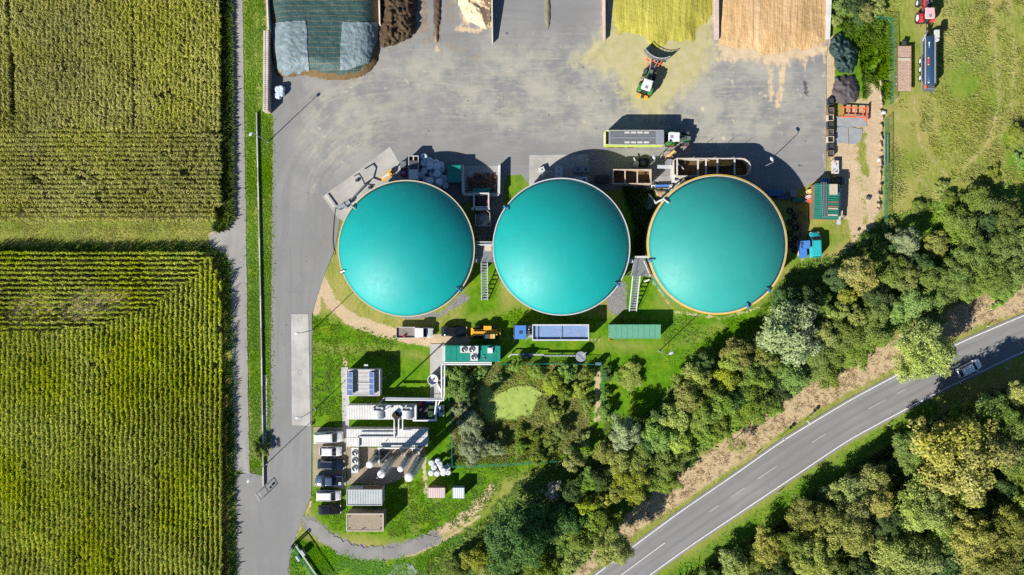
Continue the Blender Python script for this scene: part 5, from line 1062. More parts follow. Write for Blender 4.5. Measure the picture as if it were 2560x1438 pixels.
    MB().beam((4.0, .4, .8), (5.3, 0, .65), .14, .14).build('drawbar', M_dark, t); MB().beam((4.0, -.4, .8), (5.3, 0, .65), .14, .14).build('drawbar', M_dark, t); MB().cbox(Vector((4.5, 0, 1.0)), (.7, .6, .35)).build('toolbox', M_dark, t)
    MB().box(-4.0, 4.0, -.4, .4, .5, .85).build('chassis', M_dark, t); MB().cbox(Vector((1.6, 0, 1.08)), (.5, 2.2, .12)).build('cross_bolster', M_lightwood, t)
tanker()
def scrap_cab():
    p = W(2009, 621, 1.0); t = thing('scrap_cab', 'blue dismantled truck cab standing beside the turquoise van', 'scrap cab', (p.x, p.y, .03), math.radians(4))
    m = MB(); m.loft([[Vector((x*k, y*k+.6, z)) for x, y in ((-.95, -.72), (.95, -.72), (.95, .75), (-.95, .75))] for z, k in ((.3, 1), (1.1, 1.0), (1.9, .92))]); m.build('cab', M_blue, t)
    MB().box(-.75, .45, -1.7, -.15, .3, 1.25).build('bonnet', M_blue, t); MB().cbox(Vector((-.55, .85, 1.92)), (.45, .5, .04)).build('roof_opening', M_dark, t); MB().cbox(Vector((-.62, .25, 1.92)), (.3, .4, .04)).build('roof_opening', M_dark, t)
    MB().cbox(Vector((-.98, .1, .9)), (.12, 2.6, .5)).build('door_edge', M_whited, t); m = MB(); m.box(.5, .85, -.9, -.3, .2, .7); m.build('wheel_stub', M_black, t)
scrap_cab()

# ------------------------------------------------------------------ cabins, containers, plant
def rect_world(x0, y0, x1, y1, z):
    a = W(x0, y1, z); b = W(x1, y0, z); return (a.x+b.x)/2, (a.y+b.y)/2, (b.x-a.x)/2, (b.y-a.y)/2
def container_roofed():
    cx, cy, hx, hy = rect_world(1526, 812, 1652, 846.5, 2.6); t = thing('storage_container', 'pale green shipping container standing alone on the lawn', 'container', (cx, cy, 0))
    MB().box(-hx+.02, hx-.02, -hy+.02, hy-.02, .1, 2.5).build('body', M_cgreen, t)
    for s_ in (-1, 1):
        MB().box(-hx, hx, s_*(hy-.04)-.06, s_*(hy-.04)+.06, 2.46, 2.6).build('top_rail', M_cgreen, t); MB().box(-hx, hx, s_*(hy-.04)-.06, s_*(hy-.04)+.06, 0, .16).build('bottom_rail', M_cgreen, t)
    n = 9
    for k in range(n): MB().box(-hx+2*hx*k/n+.02, -hx+2*hx*(k+1)/n-.02, -hy+.11, hy-.11, 2.5, 2.575).build('roof_panel', M_cgreen, t)
    for s_ in (-1, 1):
        d = MB().box(-hx-.06, -hx+.01, (0.02 if s_ > 0 else -hy+.05), (hy-.05 if s_ > 0 else -.02), .18, 2.45).build('door', M_cgreen, t)
        for k in (.3, .7): MB().cyl((-hx-.1, s_*hy*k, .25), (-hx-.1, s_*hy*k, 2.4), .035, None, 6).build('lock_rod', M_whited, d)
    m = MB(); m.tube([(-hx+.4+math.cos(a)*.4, -hy-.3+math.sin(a)*.3, .2) for a in np.linspace(0, 5.5, 14)], .05, 6); o = m.build('hose_coil', M_orange, None); o.location = (cx, cy, 0); tag(o, 'small orange hose coil lying beside the pale green container', 'hose')
container_roofed()
def fan(parent, x, y, z, r, facing=None):
    m = MB(); n = 20
    m.loft([[Vector((x+math.cos(2*math.pi*i/n)*rr, y+math.sin(2*math.pi*i/n)*rr, zz)) for i in range(n)] for rr, zz in ((r, z), (r, z+.16), (r*.9, z+.16), (r*.9, z+.02))], False); f = m.build('fan_ring', M_galv, parent)
    m = MB(); m.cyl((x, y, z), (x, y, z+.03), r*.9, None, 18); m.build('fan_well', M_dark, f)
    m = MB(); m.cyl((x, y, z+.03), (x, y, z+.14), r*.2, None, 10)
    for k in range(4): a = k*math.pi/2+.4; m.cbox(Vector((x+math.cos(a)*r*.5, y+math.sin(a)*r*.5, z+.09)), (r*.72, r*.34, .02), a, 0, .35)
    m.build('fan_blades', M_steel, f)
def chp():
    cx, cy, hx, hy = rect_world(1113, 864, 1252, 904, 3.0); t = thing('generator_container', 'dark green generator container with white roof fan units', 'container', (cx, cy, 0))
    MB().box(-hx, hx, -hy, hy, .15, 3.0).build('body', M_chpg, t); MB().box(-hx-.5, -hx-.01, -hy+.05, hy-.05, .1, 2.9).build('end_panel', M_whited, t)
    for k in range(3): MB().box(-hx+.1+.95*k, -hx+1.0+.95*k, -hy+.12, hy-.12, 3.0, 3.05).build('roof_panel', M_chpg, t)
    MB().box(hx-.75, hx-.1, -hy+.1, hy-.1, 3.0, 3.12).build('roof_panel', M_chpg, t); MB().box(.9, hx-.8, -hy+.1, hy-.1, 3.0, 3.04).build('roof_panel', M_chpg, t)
    u = MB().box(-2.2, .95, .15, 1.35, 3.0, 3.55).build('cooler_unit', M_whited, t); fan(t, -1.5, .75, 3.56, .5); fan(t, -.2, .75, 3.56, .5)
    MB().box(-.45, .85, -1.25, .14, 3.0, 3.5).build('cooler_unit', M_whited, t); fan(t, .2, -.55, 3.51, .5)
    MB().box(-2.15, -.55, -1.2, .05, 3.0, 3.14).build('roof_trough', M_chpg, t); MB().cbox(Vector((3.0, .55, 3.2)), (.9, .9, .4)).build('exhaust_box', M_white, t); MB().cyl((3.3, .8, 3.3), (3.6, 1.3, 4.6), .1).build('exhaust_pipe', M_steel, t)
    MB().cbox(Vector((2.0, -.9, 3.1)), (.3, .3, .2)).build('roof_vent', M_steel, t); MB().cbox(Vector((1.9, -.4, 3.1)), (.25, .25, .2)).build('roof_vent', M_steel, t)
    for y in (-hy-.22, -hy-.50): 
        pass
    m = MB(); 
    for y, z in ((-hy-.2, 2.6), (-hy-.52, 2.6)): m.tube([(-hx-.4, y, z), (hx-1.6, y, z)], .13, 8)
    o = m.build('pipe_pair', M_white, t)
    for k in range(4): MB().box(-hx+.5+2.2*k, -hx+.6+2.2*k, -hy-.66, -hy-.04, 0, 2.45).build('pipe_stand', M_galv, t)
chp()
def pipe(label, pts, r, m_=None, name='pipe_run', group=None, legs=True):
    p0 = Vector(pts[0]); o = Vector((p0.x, p0.y, 0)); t = thing(name, label, 'pipe', o, 0, group)
    MB().tube([Vector(p)-o for p in pts], r, 8).build('pipe', m_ or M_white, t)
    if legs:
        for a, b in zip(pts[:-1], pts[1:]):
            a = Vector(a); b = Vector(b)
            if (b-a).length > 3:
                q = (a+b)/2 - o; MB().box(q.x-.05, q.x+.05, q.y-.05, q.y+.05, 0, q.z-r).build('pipe_leg', M_galv, t)
    return t
def PX(px, py, z): return tuple(W(px, py, z))
pipe('outer white pipe running round the corner from generator to engine house', [PX(1107,909,2.6), PX(1104,914,2.6), PX(1105,997,2.6), PX(962,995,2.6), PX(958,998,1.5)], .15)
pipe('inner white pipe running round the corner from generator to engine house', [PX(1112,914,2.75), PX(1111,990,2.75), PX(1109,1000,2.75), PX(964,999.5,2.75)], .15)
pipe('thick white pipe branching past the air conditioner', [PX(1092,1000,2.5), PX(1088,1030,2.5), PX(1090,1051,2.5), PX(1032,1051,2.5)], .17)
pipe('thin slanting white pipe beside the air conditioner', [PX(1100,1002,2.6), PX(1090,1025,2.0)], .10, legs=False)
def cabin(name, label, x0, y0, x1, y1, h, roofm, wallm, rim=None, door=None, cat='cabin'):
    cx, cy, hx, hy = rect_world(x0, y0, x1, y1, h); t = thing(name, label, cat, (cx, cy, 0))
    MB().box(-hx+.04, hx-.04, -hy+.04, hy-.04, 0, h-.12).build('wall', wallm, t); MB().box(-hx, hx, -hy, hy, h-.12, h).build('roof', roofm, t)
    if rim:
        for s_ in (-1, 1): MB().box(-hx, hx, s_*(hy-.06)-.06, s_*(hy-.06)+.06, h, h+.1).build('parapet', rim, t); MB().box(s_*(hx-.06)-.06, s_*(hx-.06)+.06, -hy+.12, hy-.12, h, h+.1).build('parapet', rim, t)
    if door:
        d = MB().box(hx-.045, hx-.0, -.5, .45, .05, 2.05).build('door', door, t); MB().cbox(Vector((hx+.02, .35, 1.0)), (.06, .05, .14)).build('handle', M_galv, d)
    return t, hx, hy
# cabin with solar panels
t, hx, hy = cabin('solar_cabin', 'small grey cabin carrying two rows of tilted solar panels', 866, 924, 950, 990, 2.9, corr('grey_flat_roof', (.42, .40, .38), 9, .7, 1), corr('white_wall_cladding', (.55, .58, .60), 20), M_whited)
for col, x in enumerate((-hx+.12, .92)):
    for k in range(4):
        y0 = hy-.45-1.02*k; m = MB(); m.cbox(Vector((x+.62, y0-.49, 3.35)), (1.22, .99, .04), 0, -.62); fr = m.build('solar_panel', M_whited, t)
        MB().cbox(Vector((x+.62-.015, y0-.49, 3.378)), (1.10, .9, .012), 0, -.62).build('cells', M_solar, fr)
        for yy in (.3, -.3): MB().beam((x+1.05, y0-.49+yy, 2.9), (x+1.05, y0-.49+yy, 3.6), .05, .05).build('panel_strut', M_galv, fr)
MB().box(-hx+.2, hx-.3, -.06, .02, 2.94, 3.02).build('cable_tray', M_whited, t); MB().cbox(Vector((.4, hy+.65, 2.3)), (.7, .4, .25)).build('wall_lamp', M_whited, t); MB().beam((.4, hy, 2.3), (.4, hy+.5, 2.3), .06, .06).build('lamp_arm', M_galv, t)
# engine houses
t, hx, hy = cabin('engine_house', 'long white container house with silencers and sooty exhaust on its roof', 866.5, 1013.5, 1041, 1049, 2.8, M_roofw, M_whited, None, None, 'engine house')
for x in (-.55, 4.5):
    m = MB(); n = 10; m.loft([[Vector((x-.95+1.9*k, -1.05+1.45*j, 2.8+.75*math.sin(math.pi*(.12+.76*k)))) for k in np.linspace(0, 1, n)] + [Vector((x+.95, -1.05+1.45*j, 2.8)), Vector((x-.95, -1.05+1.45*j, 2.8))] for j in (0, 1)]); m.build('silencer', M_whiteg, t, False)
    m = MB(); m.cbox(Vector((x+.3, .75, 3.0)), (1.1, .5, .4)); m.cyl((x+.5, .5, 3.0), (x+.9, .9, 3.3), .16); m.build('silencer_duct', M_galv, t)
m = MB(); m.cyl((2.35, -.3, 2.8), (2.35, -.3, 3.9), .42, .36); m.cyl((2.9, -.75, 2.8), (2.9, -.75, 3.7), .34); m.cbox(Vector((2.6, -.5, 3.1)), (1.2, 1.0, .6), .6); m.build('sooty_exhaust', mat('soot', (.03, .025, .02), .9, .4, 4, dirt=(.25, .2, .14), dk=.5), t)
m = MB(); m.cbox(Vector((3.2, .4, 3.0)), (.6, 1.6, .25), -.6); m.cbox(Vector((1.2, .6, 3.0)), (1.3, .3, .25), .5); m.build('insulated_duct', M_white, t)
MB().cbox(Vector((-.6, -hy-.06, 2.4)), (.4, .1, .2)).build('blue_plate', M_blue, t)
t2, hx2, hy2 = cabin('engine_house', 'long weathered white container house crossed by white pipes', 866, 1073, 1069, 1116.5, 2.8, M_roofw, M_whited, None, None, 'engine house')
MB().box(-hx2+.1, hx2-.1, -.04, .04, 2.8, 2.84).build('roof_seam', M_galv, t2); MB().tube([(-hx2+2.6, 1.05, 3.0), (1.35, 1.05, 3.0)], .09, 8).build('roof_pipe', M_galv, t2); MB().box(-hx2+1.9, -hx2+2.3, -hy2, .1, 2.8, 3.2).build('cable_duct', M_whited, t2); MB().box(-hx2+2.3, 1.4, .06, .3, 2.8, 3.12).build('cable_duct', M_whited, t2)
MB().cbox(Vector((-.2, -.6, 3.0)), (.1, .1, .5)).build('roof_stub', M_steel, t2)
G2 = 'white pipes linking the two engine houses'
for x, lab in ((986, 'tall white twin pipe left of the sooty exhaust, linking both engine houses'), (997, 'bent white pipe below the sooty exhaust, linking both engine houses'), (1007, 'bent white pipe right of the sooty exhaust, linking both engine houses')):
    pipe(lab, [PX(x, 1044, 3.1), PX(x, 1062, 3.2), PX(x, 1076 if x > 990 else 1093, 3.1)] + ([PX(x+18, 1077, 3.1)] if x > 1000 else []), .13, legs=False, group=G2)
t = thing('pump_skid', 'dark pump platform with red pump next to the engine house end', 'pump skid', W(1064, 1025)); MB().box(-1.5, 1.6, -1.9, 1.7, .05, .35).build('deck', M_dark, t)
m = MB(); m.cyl((-.9, 1.2, .35), (-.9, 1.2, 1.3), .3); m.build('red_pump', M_red, t); MB().cyl((-.8, .2, .35), (-.8, .2, 1.4), .18).build('white_pump', M_white, t); MB().box(.5, 1.5, -1.6, .9, .36, .9).build('green_cover', mat('dark_green_cover', (.02, .07, .015), .7, .2, 3), t)
for y in (-1.85, 1.65): MB().beam((-1.4, y, 1.3), (1.5, y, 1.3), .06, .06).build('guard_rail', M_blue, t)
t = thing('air_conditioner', 'white outdoor air conditioning unit with black fan by the pond fence', 'air conditioner', W(1106, 1025)); MB().box(-.42, .42, -.9, .9, .3, 1.5).build('housing', M_whited, t); fan(t, 0, .0, 1.5, .34); MB().box(-1.4, -.5, -.7, .7, .1, .8).build('valve_box', M_blue, t)
for s_ in (-1, 1): MB().box(-.4, .4, s_*.7-.06, s_*.7+.06, 0, .3).build('foot', M_dark, t)
# chimney mast, gas boiler drum
t = thing('flue_mast', 'tall thin grey flue mast behind the engine house roof', 'flue', W(960, 998)); m = MB(); m.cyl((0, 0, 0), (0, 0, 10), .14, .12, 10); m.build('flue', M_steel, t); MB().cyl((0, 0, 9.6), (0, 0, 10.1), .2, None, 10).build('cap', M_dark, t); MB().box(-.3, .3, -.3, .3, 0, .3).build('base', M_conc_g, t)
c = W(1082, 950, 2.2); t = thing('gas_drum', 'round white drum with open bluish top beside the corner pipes', 'drum', (c.x, c.y, 0)); m = MB(); n = 24
m.loft([[Vector((math.cos(2*math.pi*i/n)*r, math.sin(2*math.pi*i/n)*r, z)) for i in range(n)] for r, z in ((.9, .3), (.95, 2.1), (.95, 2.3), (.84, 2.3), (.8, 1.9), (.2, 1.8))]); m.build('drum', M_white, t, False); MB().cyl((0, 0, 1.8), (0, 0, 2.15), .18).build('hub', M_steel, t)
for k in range(3): a = k*2.1; MB().box(math.cos(a)*.75-.06, math.cos(a)*.75+.06, math.sin(a)*.75-.06, math.sin(a)*.75+.06, 0, .35).build('foot', M_galv, t)
m = MB(); m.tube([(.7, -.6, 1.6), (1.1, -1.2, 1.8), (1.5, -2.2, 1.8)], .18, 8); m.build('outlet_pipe', M_white, t); MB().cbox(Vector((1.2, -1.5, 1.0)), (.9, 1.4, 1.4), .5).build('filter_box', M_whiteg, t)
# tri-fan cooler
cx, cy, hx, hy = rect_world(878, 1120, 895.5, 1183, 1.5); t = thing('dry_cooler', 'narrow white dry cooler with three large fans in a line', 'cooler', (cx, cy, 0)); MB().box(-hx, hx, -hy, hy, .5, 1.45).build('housing', M_whited, t)
for k in (-1, 0, 1): fan(t, 0, k*1.35, 1.45, .52)
for s_ in (-1, 1): MB().box(-hx+.05, hx-.05, s_*(hy-.2)-.06, s_*(hy-.2)+.06, 0, .5).build('foot', M_galv, t)
# columns
def column(label, px, py, h, r, capm, ladder=True):
    c = W(px, py, h); t = thing('gas_column', label, 'column', (c.x, c.y, 0)); m = MB(); m.cyl((0, 0, .3), (0, 0, h-.25), r, r, 24); m.build('shell', M_stain, t, False)
    n = 24; m = MB(); m.loft([[Vector((math.cos(2*math.pi*i/n)*q, math.sin(2*math.pi*i/n)*q, z)) for i in range(n)] for q, z in ((r*1.04, h-.3), (r*1.04, h-.1), (r*.7, h+.02), (r*.2, h+.06))]); m.build('cap', M_white, t)
    m = MB(); m.box(-r*.8, r*.8, -r*.8, r*.8, 0, .35); m.build('base', M_conc_g, t)
    for z in np.arange(1.8, h-.5, 2.4): m = MB(); m.cyl((0, 0, z), (0, 0, z+.1), r*1.03, None, 24); m.build('flange', M_steel, t)
    if ladder:
        m = MB(); x = r+.32; 
        for y in (-.18, .18): m.cyl((x, y, .2), (x, y, h-.1), .03, None, 5)
        m.build('ladder_rail', M_galv, t); m = MB(); m.tube([(r+.45, .5, .3), (r+.45, .5, h-1.2), (r*.6, .3, h-.8)], .10, 8); m.build('riser_pipe', M_whiteg, t)
    return t
t = column('stout stainless column with white cap and roof bracket behind the grey cabin', 953, 1186, 12.5, .62, M_white); MB().beam((-.7, -.6, 12.75), (.5, .5, 12.75), .16, .16).build('lifting_arm', M_steel, t)
column('shortest capped stainless column, between two taller ones', 1001, 1173, 9.5, .5, M_white); column('tallest stainless column with white cap by the white bales', 1022, 1194, 15.5, .66, M_white)
t = column('squat white-capped vessel left of the stout column', 924, 1162, 5.5, .6, M_white, False)
t = thing('pipe_header', 'white pipe header along the columns with downpipes', 'pipe', W(995, 1120, 0)); a = W(995, 1120, 0)
m = MB(); m.tube([tuple(W(944, 1120, 3.4)-a), tuple(W(1040, 1120, 3.4)-a), tuple(W(1048, 1124, 3.4)-a), tuple(W(1048, 1136, 2.0)-a)], .16, 8); m.build('header', M_white, t)
for x in (948, 1002, 1010, 1031, 1042): m = MB(); m.tube([tuple(W(x, 1121, 3.4)-a), tuple(W(x, 1128 if x > 960 else 1158, 3.2 if x > 960 else 2.6)-a), tuple(W(x+2, 1140 if x > 960 else 1164, .3)-a)], .10, 8); m.build('downpipe', M_whiteg, t)
t = thing('valve_rack', 'cluttered rack of pale valves and small vessels between the columns', 'valves', W(958, 1140)); r_ = random.Random(4)
MB().box(-1.6, 1.4, -1.2, 1.0, .05, .2).build('skid', M_dark, t)
for k in range(9): x, y = r_.uniform(-1.3, 1.2), r_.uniform(-1, .8); MB().cyl((x, y, .2), (x, y, r_.uniform(.8, 1.7)), r_.uniform(.12, .3), None, 10).build('vessel', r_.choice([M_whited, M_galv, M_steel, M_white]), t)
# cabins at the south end
t, hx, hy = cabin('grey_cabin', 'grey flat-roofed cabin with pale corner posts north of the gravel-roofed one', 866.5, 1224, 955.5, 1264, 3.2, M_roofg, corr('grey_wall_cladding', (.40, .42, .43), 24), mat('grey_trim', (.36, .39, .39), .6, .1, 2))
MB().box(-hx+2.6, hx-.3, hy-.038, hy-.02, .4, 2.9).build('brown_panel', M_brownwood, t)
M_gr = mat('roof_gravel', (.34, .28, .20), .95, .3, 8, 1.0)
t, hx, hy = cabin('brown_cabin', 'brown cabin with gravel-covered flat roof and pale pink parapet', 866.5, 1284, 959, 1328, 3.5, M_gr, mat('brown_render', (.26, .20, .16), .8, .12, 1), mat('pale_pink_trim', (.60, .48, .44), .6, .1, 2))
for x in (-hx+.5, hx-.5):
    for y in (-hy+.5, hy-.5): MB().cyl((x, y, 3.5), (x, y, 3.62), .12, None, 8).build('roof_drain', M_dark, t)
MB().cbox(Vector((-.3, -hy+.45, 3.56)), (.7, .12, .1), .4).build('loose_stick', M_dark, t)
cabin('garden_shed', 'small pink-roofed shed beside the white bales', 1069, 1220, 1112.5, 1245, 2.2, M_pinkroof, M_brownwood, None, M_dark, 'shed'); cabin('garden_shed', 'smallest shed with pale blue-white roof beside the pink one', 1132, 1220, 1160.5, 1246, 2.1, corr('pale_shed_roof', (.52, .58, .60), 18), mat('blue_grey_boards', (.22, .32, .36), .7, .15, 2), None, M_dark, 'shed')
# wrapped bales
def bale_mesh(seed):
    r = np.random.default_rng(seed); m = MB(); n = 20; prof = [(.0, 0), (.5, .0), (.8, .05), (.96, .2), (1.0, .5), (1.0, .9), (.95, 1.15), (.78, 1.28), (.45, 1.33), (.22, 1.29), (0.0, 1.27)]
    rings = [[Vector((math.cos(2*math.pi*i/n)*q*.66*(1+r.uniform(-.05, .05)), math.sin(2*math.pi*i/n)*q*.66*(1+r.uniform(-.05, .05)), z*.92+r.uniform(-.03, .03))) for i in range(n)] for q, z in prof[1:-1]]
    m.loft(rings); me = bpy.data.meshes.new('wrapped_bale'); me.from_pydata([tuple(v) for v in m.v], [], m.f); return me
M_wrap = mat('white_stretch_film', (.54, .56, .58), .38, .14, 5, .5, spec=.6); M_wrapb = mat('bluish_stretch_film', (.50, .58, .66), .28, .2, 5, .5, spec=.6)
BALE = [bale_mesh(i) for i in range(5)]
for b_ in BALE: b_.materials.append(M_wrap)
def bale(px, py, z, label, group, m_, s_=1.0):
    p = W(px, py, z+1.2*s_); o = bpy.data.objects.new('wrapped_bale', BALE[rnd.randrange(5)]); C.objects.link(o); o.location = (p.x, p.y, z); o.scale = (s_,)*3; o.rotation_euler = (rnd.uniform(-.1, .1), rnd.uniform(-.1, .1), rnd.uniform(0, 6)); o.material_slots[0].link = 'OBJECT'; o.material_slots[0].material = m_
    return tag(o, label, 'bale', group)
for x, y, z in ((1078,1158,0),(1094,1153,0),(1085,1170,0),(1077,1183,0),(1092,1184,0),(1103,1170,0),(1107,1183,0),(1119,1168,0),(1120,1182,0),(1099,1162,1.15),(1108,1176,1.15)): bale(x, y, z, 'white wrapped bale in the sunny cluster by the small sheds', 'white bales by the small sheds', M_wrap, .82)
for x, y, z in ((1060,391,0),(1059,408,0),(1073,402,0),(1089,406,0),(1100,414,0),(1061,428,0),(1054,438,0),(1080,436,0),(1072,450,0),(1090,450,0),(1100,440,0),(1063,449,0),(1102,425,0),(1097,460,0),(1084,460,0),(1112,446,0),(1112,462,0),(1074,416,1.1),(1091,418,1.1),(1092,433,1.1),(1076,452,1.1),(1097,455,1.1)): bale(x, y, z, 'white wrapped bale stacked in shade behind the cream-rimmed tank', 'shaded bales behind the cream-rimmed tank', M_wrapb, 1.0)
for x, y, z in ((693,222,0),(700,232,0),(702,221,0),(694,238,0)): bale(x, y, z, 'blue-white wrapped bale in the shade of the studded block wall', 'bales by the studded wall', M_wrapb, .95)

# ------------------------------------------------------------------ lamp posts, signs, fences, gate
def lamp(label, base, head, h):
    b = W(*base); hd = W(*head, h); t = thing('lamp_post', label, 'lamp post', b)
    d = Vector((hd.x-b.x, hd.y-b.y, 0)); 
    m = MB(); m.cyl((0, 0, 0), (0, 0, h-.25), .085, .055, 10); m.build('pole', M_galv, t); MB().box(-.16, .16, -.16, .16, 0, .1).build('base_plate', M_galv, t)
    MB().tube([(0, 0, h-.3), tuple(d*.5+Vector((0, 0, h-.02))), tuple(d+Vector((0, 0, h)))], .05, 6).build('arm', M_galv, t)
    a = math.atan2(d.y, d.x); n = 12; m = MB()
    m.loft([[Vector((d.x+.2*math.cos(a)+(math.cos(a)*x*q - math.sin(a)*y*q), d.y+.2*math.sin(a)+(math.sin(a)*x*q + math.cos(a)*y*q), z)) for x, y in ((math.cos(2*math.pi*i/n)*.42, math.sin(2*math.pi*i/n)*.26) for i in range(n))] for q, z in ((.8, h-.08), (1, h), (.9, h+.07), (.5, h+.12))]); m.build('lamp_head', M_whiteg, t)
lamp('lamp post on the grass strip by the studded wall end', (670, 355), (629, 333), 8.9); lamp('lamp post on the lawn beyond the pale green container', (1648, 878), (1676, 884), 8.0)
lamp('lamp post in shade on the yard by the yellow-rimmed tank', (1905, 419), (1931, 400), 6.5); lamp('lamp post between the feed hoppers', (1622, 415), (1636, 396), 6.5)
lamp('lamp post at the upper end of the concrete weighing strip', (781, 826), (745, 833), 8.5); lamp('lamp post at the lower end of the concrete weighing strip', (788, 1023), (747, 1044), 8.5); lamp('lamp post beside the information sign at the strip tip', (666, 1160), (622.5, 1199.5), 8.5)
# weighbridge strip
t = thing('weighbridge', 'long pale concrete weighing strip set in the lane', 'weighbridge', W(750, 925)); o = W(750, 925)
pts = [W(728,785)-o, W(771,785)-o, W(776,1065)-o, W(730,1063)-o]
for k in range(4):
    f0, f1 = k/4, (k+1)/4; q = [pts[0].lerp(pts[3], f0), pts[1].lerp(pts[2], f0), pts[1].lerp(pts[2], f1), pts[0].lerp(pts[3], f1)]; c = sum(q, Vector())/4
    MB().prism([(v.x, v.y+(-.006 if v.y > c.y else .006)) for v in q], .0, .06).build('slab', M_slab, t)
for y in (800, 932, 1048): c = W(750, y)-o; m = MB(); n = 18; m.loft([[Vector((c.x+math.cos(2*math.pi*i/n)*r, c.y+math.sin(2*math.pi*i/n)*r, z)) for i in range(n)] for r, z in ((.42, .062), (.42, .075), (.34, .075), (.34, .062))], False); m.build('manhole_ring', M_conc_g, t)
# low wall along the strip
t = thing('low_wall', 'long narrow low concrete wall along the grass strip', 'wall', W(643, 283)); o = W(643, 283); LW = [(643,283),(646,420),(649,560),(652,700),(655,860),(657,1000),(659,1110),(660,1214)]
for (x0, y0), (x1, y1) in zip(LW[:-1], LW[1:]):
    k = max(1, int((y1-y0)/35))
    for j in range(k): a = W(x0+(x1-x0)*j/k, y0+(y1-y0)*j/k)-o; b = W(x0+(x1-x0)*(j+1)/k, y0+(y1-y0)*(j+1)/k)-o; MB().beam(a+Vector((0, -.01, .24)), b+Vector((0, .01, .24)), .16, .52).build('wall_segment', M_wallw if j % 3 else M_conc, t)
pad('concrete_strip', ragged([(659,936),(668,938),(668,1000),(667,1090),(665,1140),(661,1140),(660,1040)], 12, .8, 12), .03, M_slab)
def info_sign():
    t = thing('information_sign', 'tall two-post information sign standing at the lane fork', 'sign', W(654.5, 1235)); d = (W(659, 1243)-W(650, 1228)); d.z = 0; d = d/2
    for s_ in (-1, 1): MB().cyl(tuple(d*s_), tuple(d*s_+Vector((0, 0, 2.5))), .06, None, 8).build('post', M_galv, t)
    MB().beam(tuple(-d+Vector((0, 0, 2.46))), tuple(d+Vector((0, 0, 2.46))), .07, .07).build('top_rail', M_galv, t); MB().beam(tuple(-d+Vector((0, 0, .9))), tuple(d+Vector((0, 0, .9))), .06, .06).build('middle_rail', M_galv, t)
    a = math.atan2(d.y, d.x); MB().cbox(d*.2+Vector((0, 0, 2.0)), (.42, .04, .5), a).build('panel', M_white, t); MB().cbox(d*.35+Vector((0, 0, 1.45)), (.4, .04, .3), a).build('panel', M_whiteg, t)
info_sign()
def gate():
    a = W(737, 1357); b = W(806, 1456); t = thing('sliding_gate', 'dark green sliding lattice gate beside the lane', 'gate', a); d = b-a; L = d.length; d.normalize(); a2 = math.atan2(d.y, d.x)
    MB().beam(d*.1+Vector((0, 0, .35)), d*L+Vector((0, 0, .35)), .24, .3).build('bottom_beam', M_galv, t); MB().beam(d*.1+Vector((0, 0, 2.1)), d*L+Vector((0, 0, 2.1)), .14, .1).build('top_rail', M_fence, t)
    k = int(L/.22)
    bar = MB().cyl((0, 0, .5), (0, 0, 2.1), .022, None, 5); me = None
    for i in range(k):
        p = d*(.15+i*.22)
        if me is None: o = bar.build('bar', M_fence, t); me = o.data
        else: o = link('bar', me, None, t)
        o.location = p
    for x, hh in ((0, 2.6), (.35, 2.6)): MB().box(d.x*x-.1, d.x*x+.1, d.y*x-.1, d.y*x+.1, 0, hh).build('gate_post', M_dark, t)
    n = Vector((-d.y, d.x, 0)); MB().beam(n*.0+Vector((0, 0, 2.55)), n*-.01+d*.4+Vector((0, 0, 2.55)), .12, .12).build('post_cap', M_dark, t)
    MB().cbox(d*2.2+n*.55+Vector((0, 0, .7)), (1.1, .45, 1.2), a2).build('motor_box', M_galv, t); MB().cbox(d*2.6-n*1.1+Vector((0, 0, .25)), (1.0, .3, .4), a2).build('cable_box', M_whiteg, t)
gate()
def fence(label, pts, h=1.6, m_=M_fence, step=2.2):
    o = W(*pts[0]); t = thing('wire_fence', label, 'fence', o)
    for p, q in zip(pts[:-1], pts[1:]):
        a = W(*p)-o; b = W(*q)-o; L = (b-a).length; k = max(1, round(L/step))
        for i in range(k+1): c = a.lerp(b, i/k); MB().cyl(tuple(c), (c.x, c.y, h), .04, None, 6).build('post', m_, t)
        for i in range(k):
            c0 = a.lerp(b, i/k); c1 = a.lerp(b, (i+1)/k); m = MB()
            for z in np.arange(.1, h, .2): m.beam(c0+Vector((0, 0, z)), c1+Vector((0, 0, z)), .018, .018)
            for f in np.arange(.1, 1, .1): c = c0.lerp(c1, f); m.beam(c+Vector((0, 0, .08)), c+Vector((0, 0, h-.02)), .014, .014)
            m.beam(c0+Vector((0, 0, h-.02)), c1+Vector((0, 0, h-.02)), .06, .05); m.build('mesh_panel', m_, t)
fence('green mesh fence along the south and west sides of the pond plot', [(1392,1150),(1250,1160),(1132,1164),(1128,1060),(1118,915)]); fence('green mesh fence along the north and east sides of the pond plot', [(1255,909),(1390,908),(1503,910),(1508,1010)])
fence('green mesh fence between the weeds and the slurry tanker', [(2180,48),(2224,52),(2226,130),(2224,262)]); fence('green mesh fence between the dirt track and the meadow', [(2212,300),(2212,430),(2208,600)], 1.5)
t = thing('fence_box', 'blue-grey control box on the north-east corner of pond fence', 'box', W(1494, 908)); MB().box(-.5, .5, -.25, .25, .5, 1.6).build('housing', mat('blue_grey_box', (.08, .16, .20), .5, .1, 3), t); MB().box(-.4, .4, -.15, .15, 0, .5).build('stand', M_dark, t)
t = thing('pipe_rack', 'grey tubular rack lying against the meadow fence', 'pipe rack', W(2212, 377)); 
for x in (-.25, .25): MB().cyl((x, -2.7, .5), (x, 2.7, .5), .06, None, 8).build('tube', M_galv, t)
for y in (-2.6, -1.2, 1.2, 2.6): MB().beam((-.25, y, .5), (.25, y, .5), .06, .06).build('cross_tube', M_galv, t); MB().box(-.06, .06, y-.05, y+.05, 0, .5).build('leg', M_dark, t)
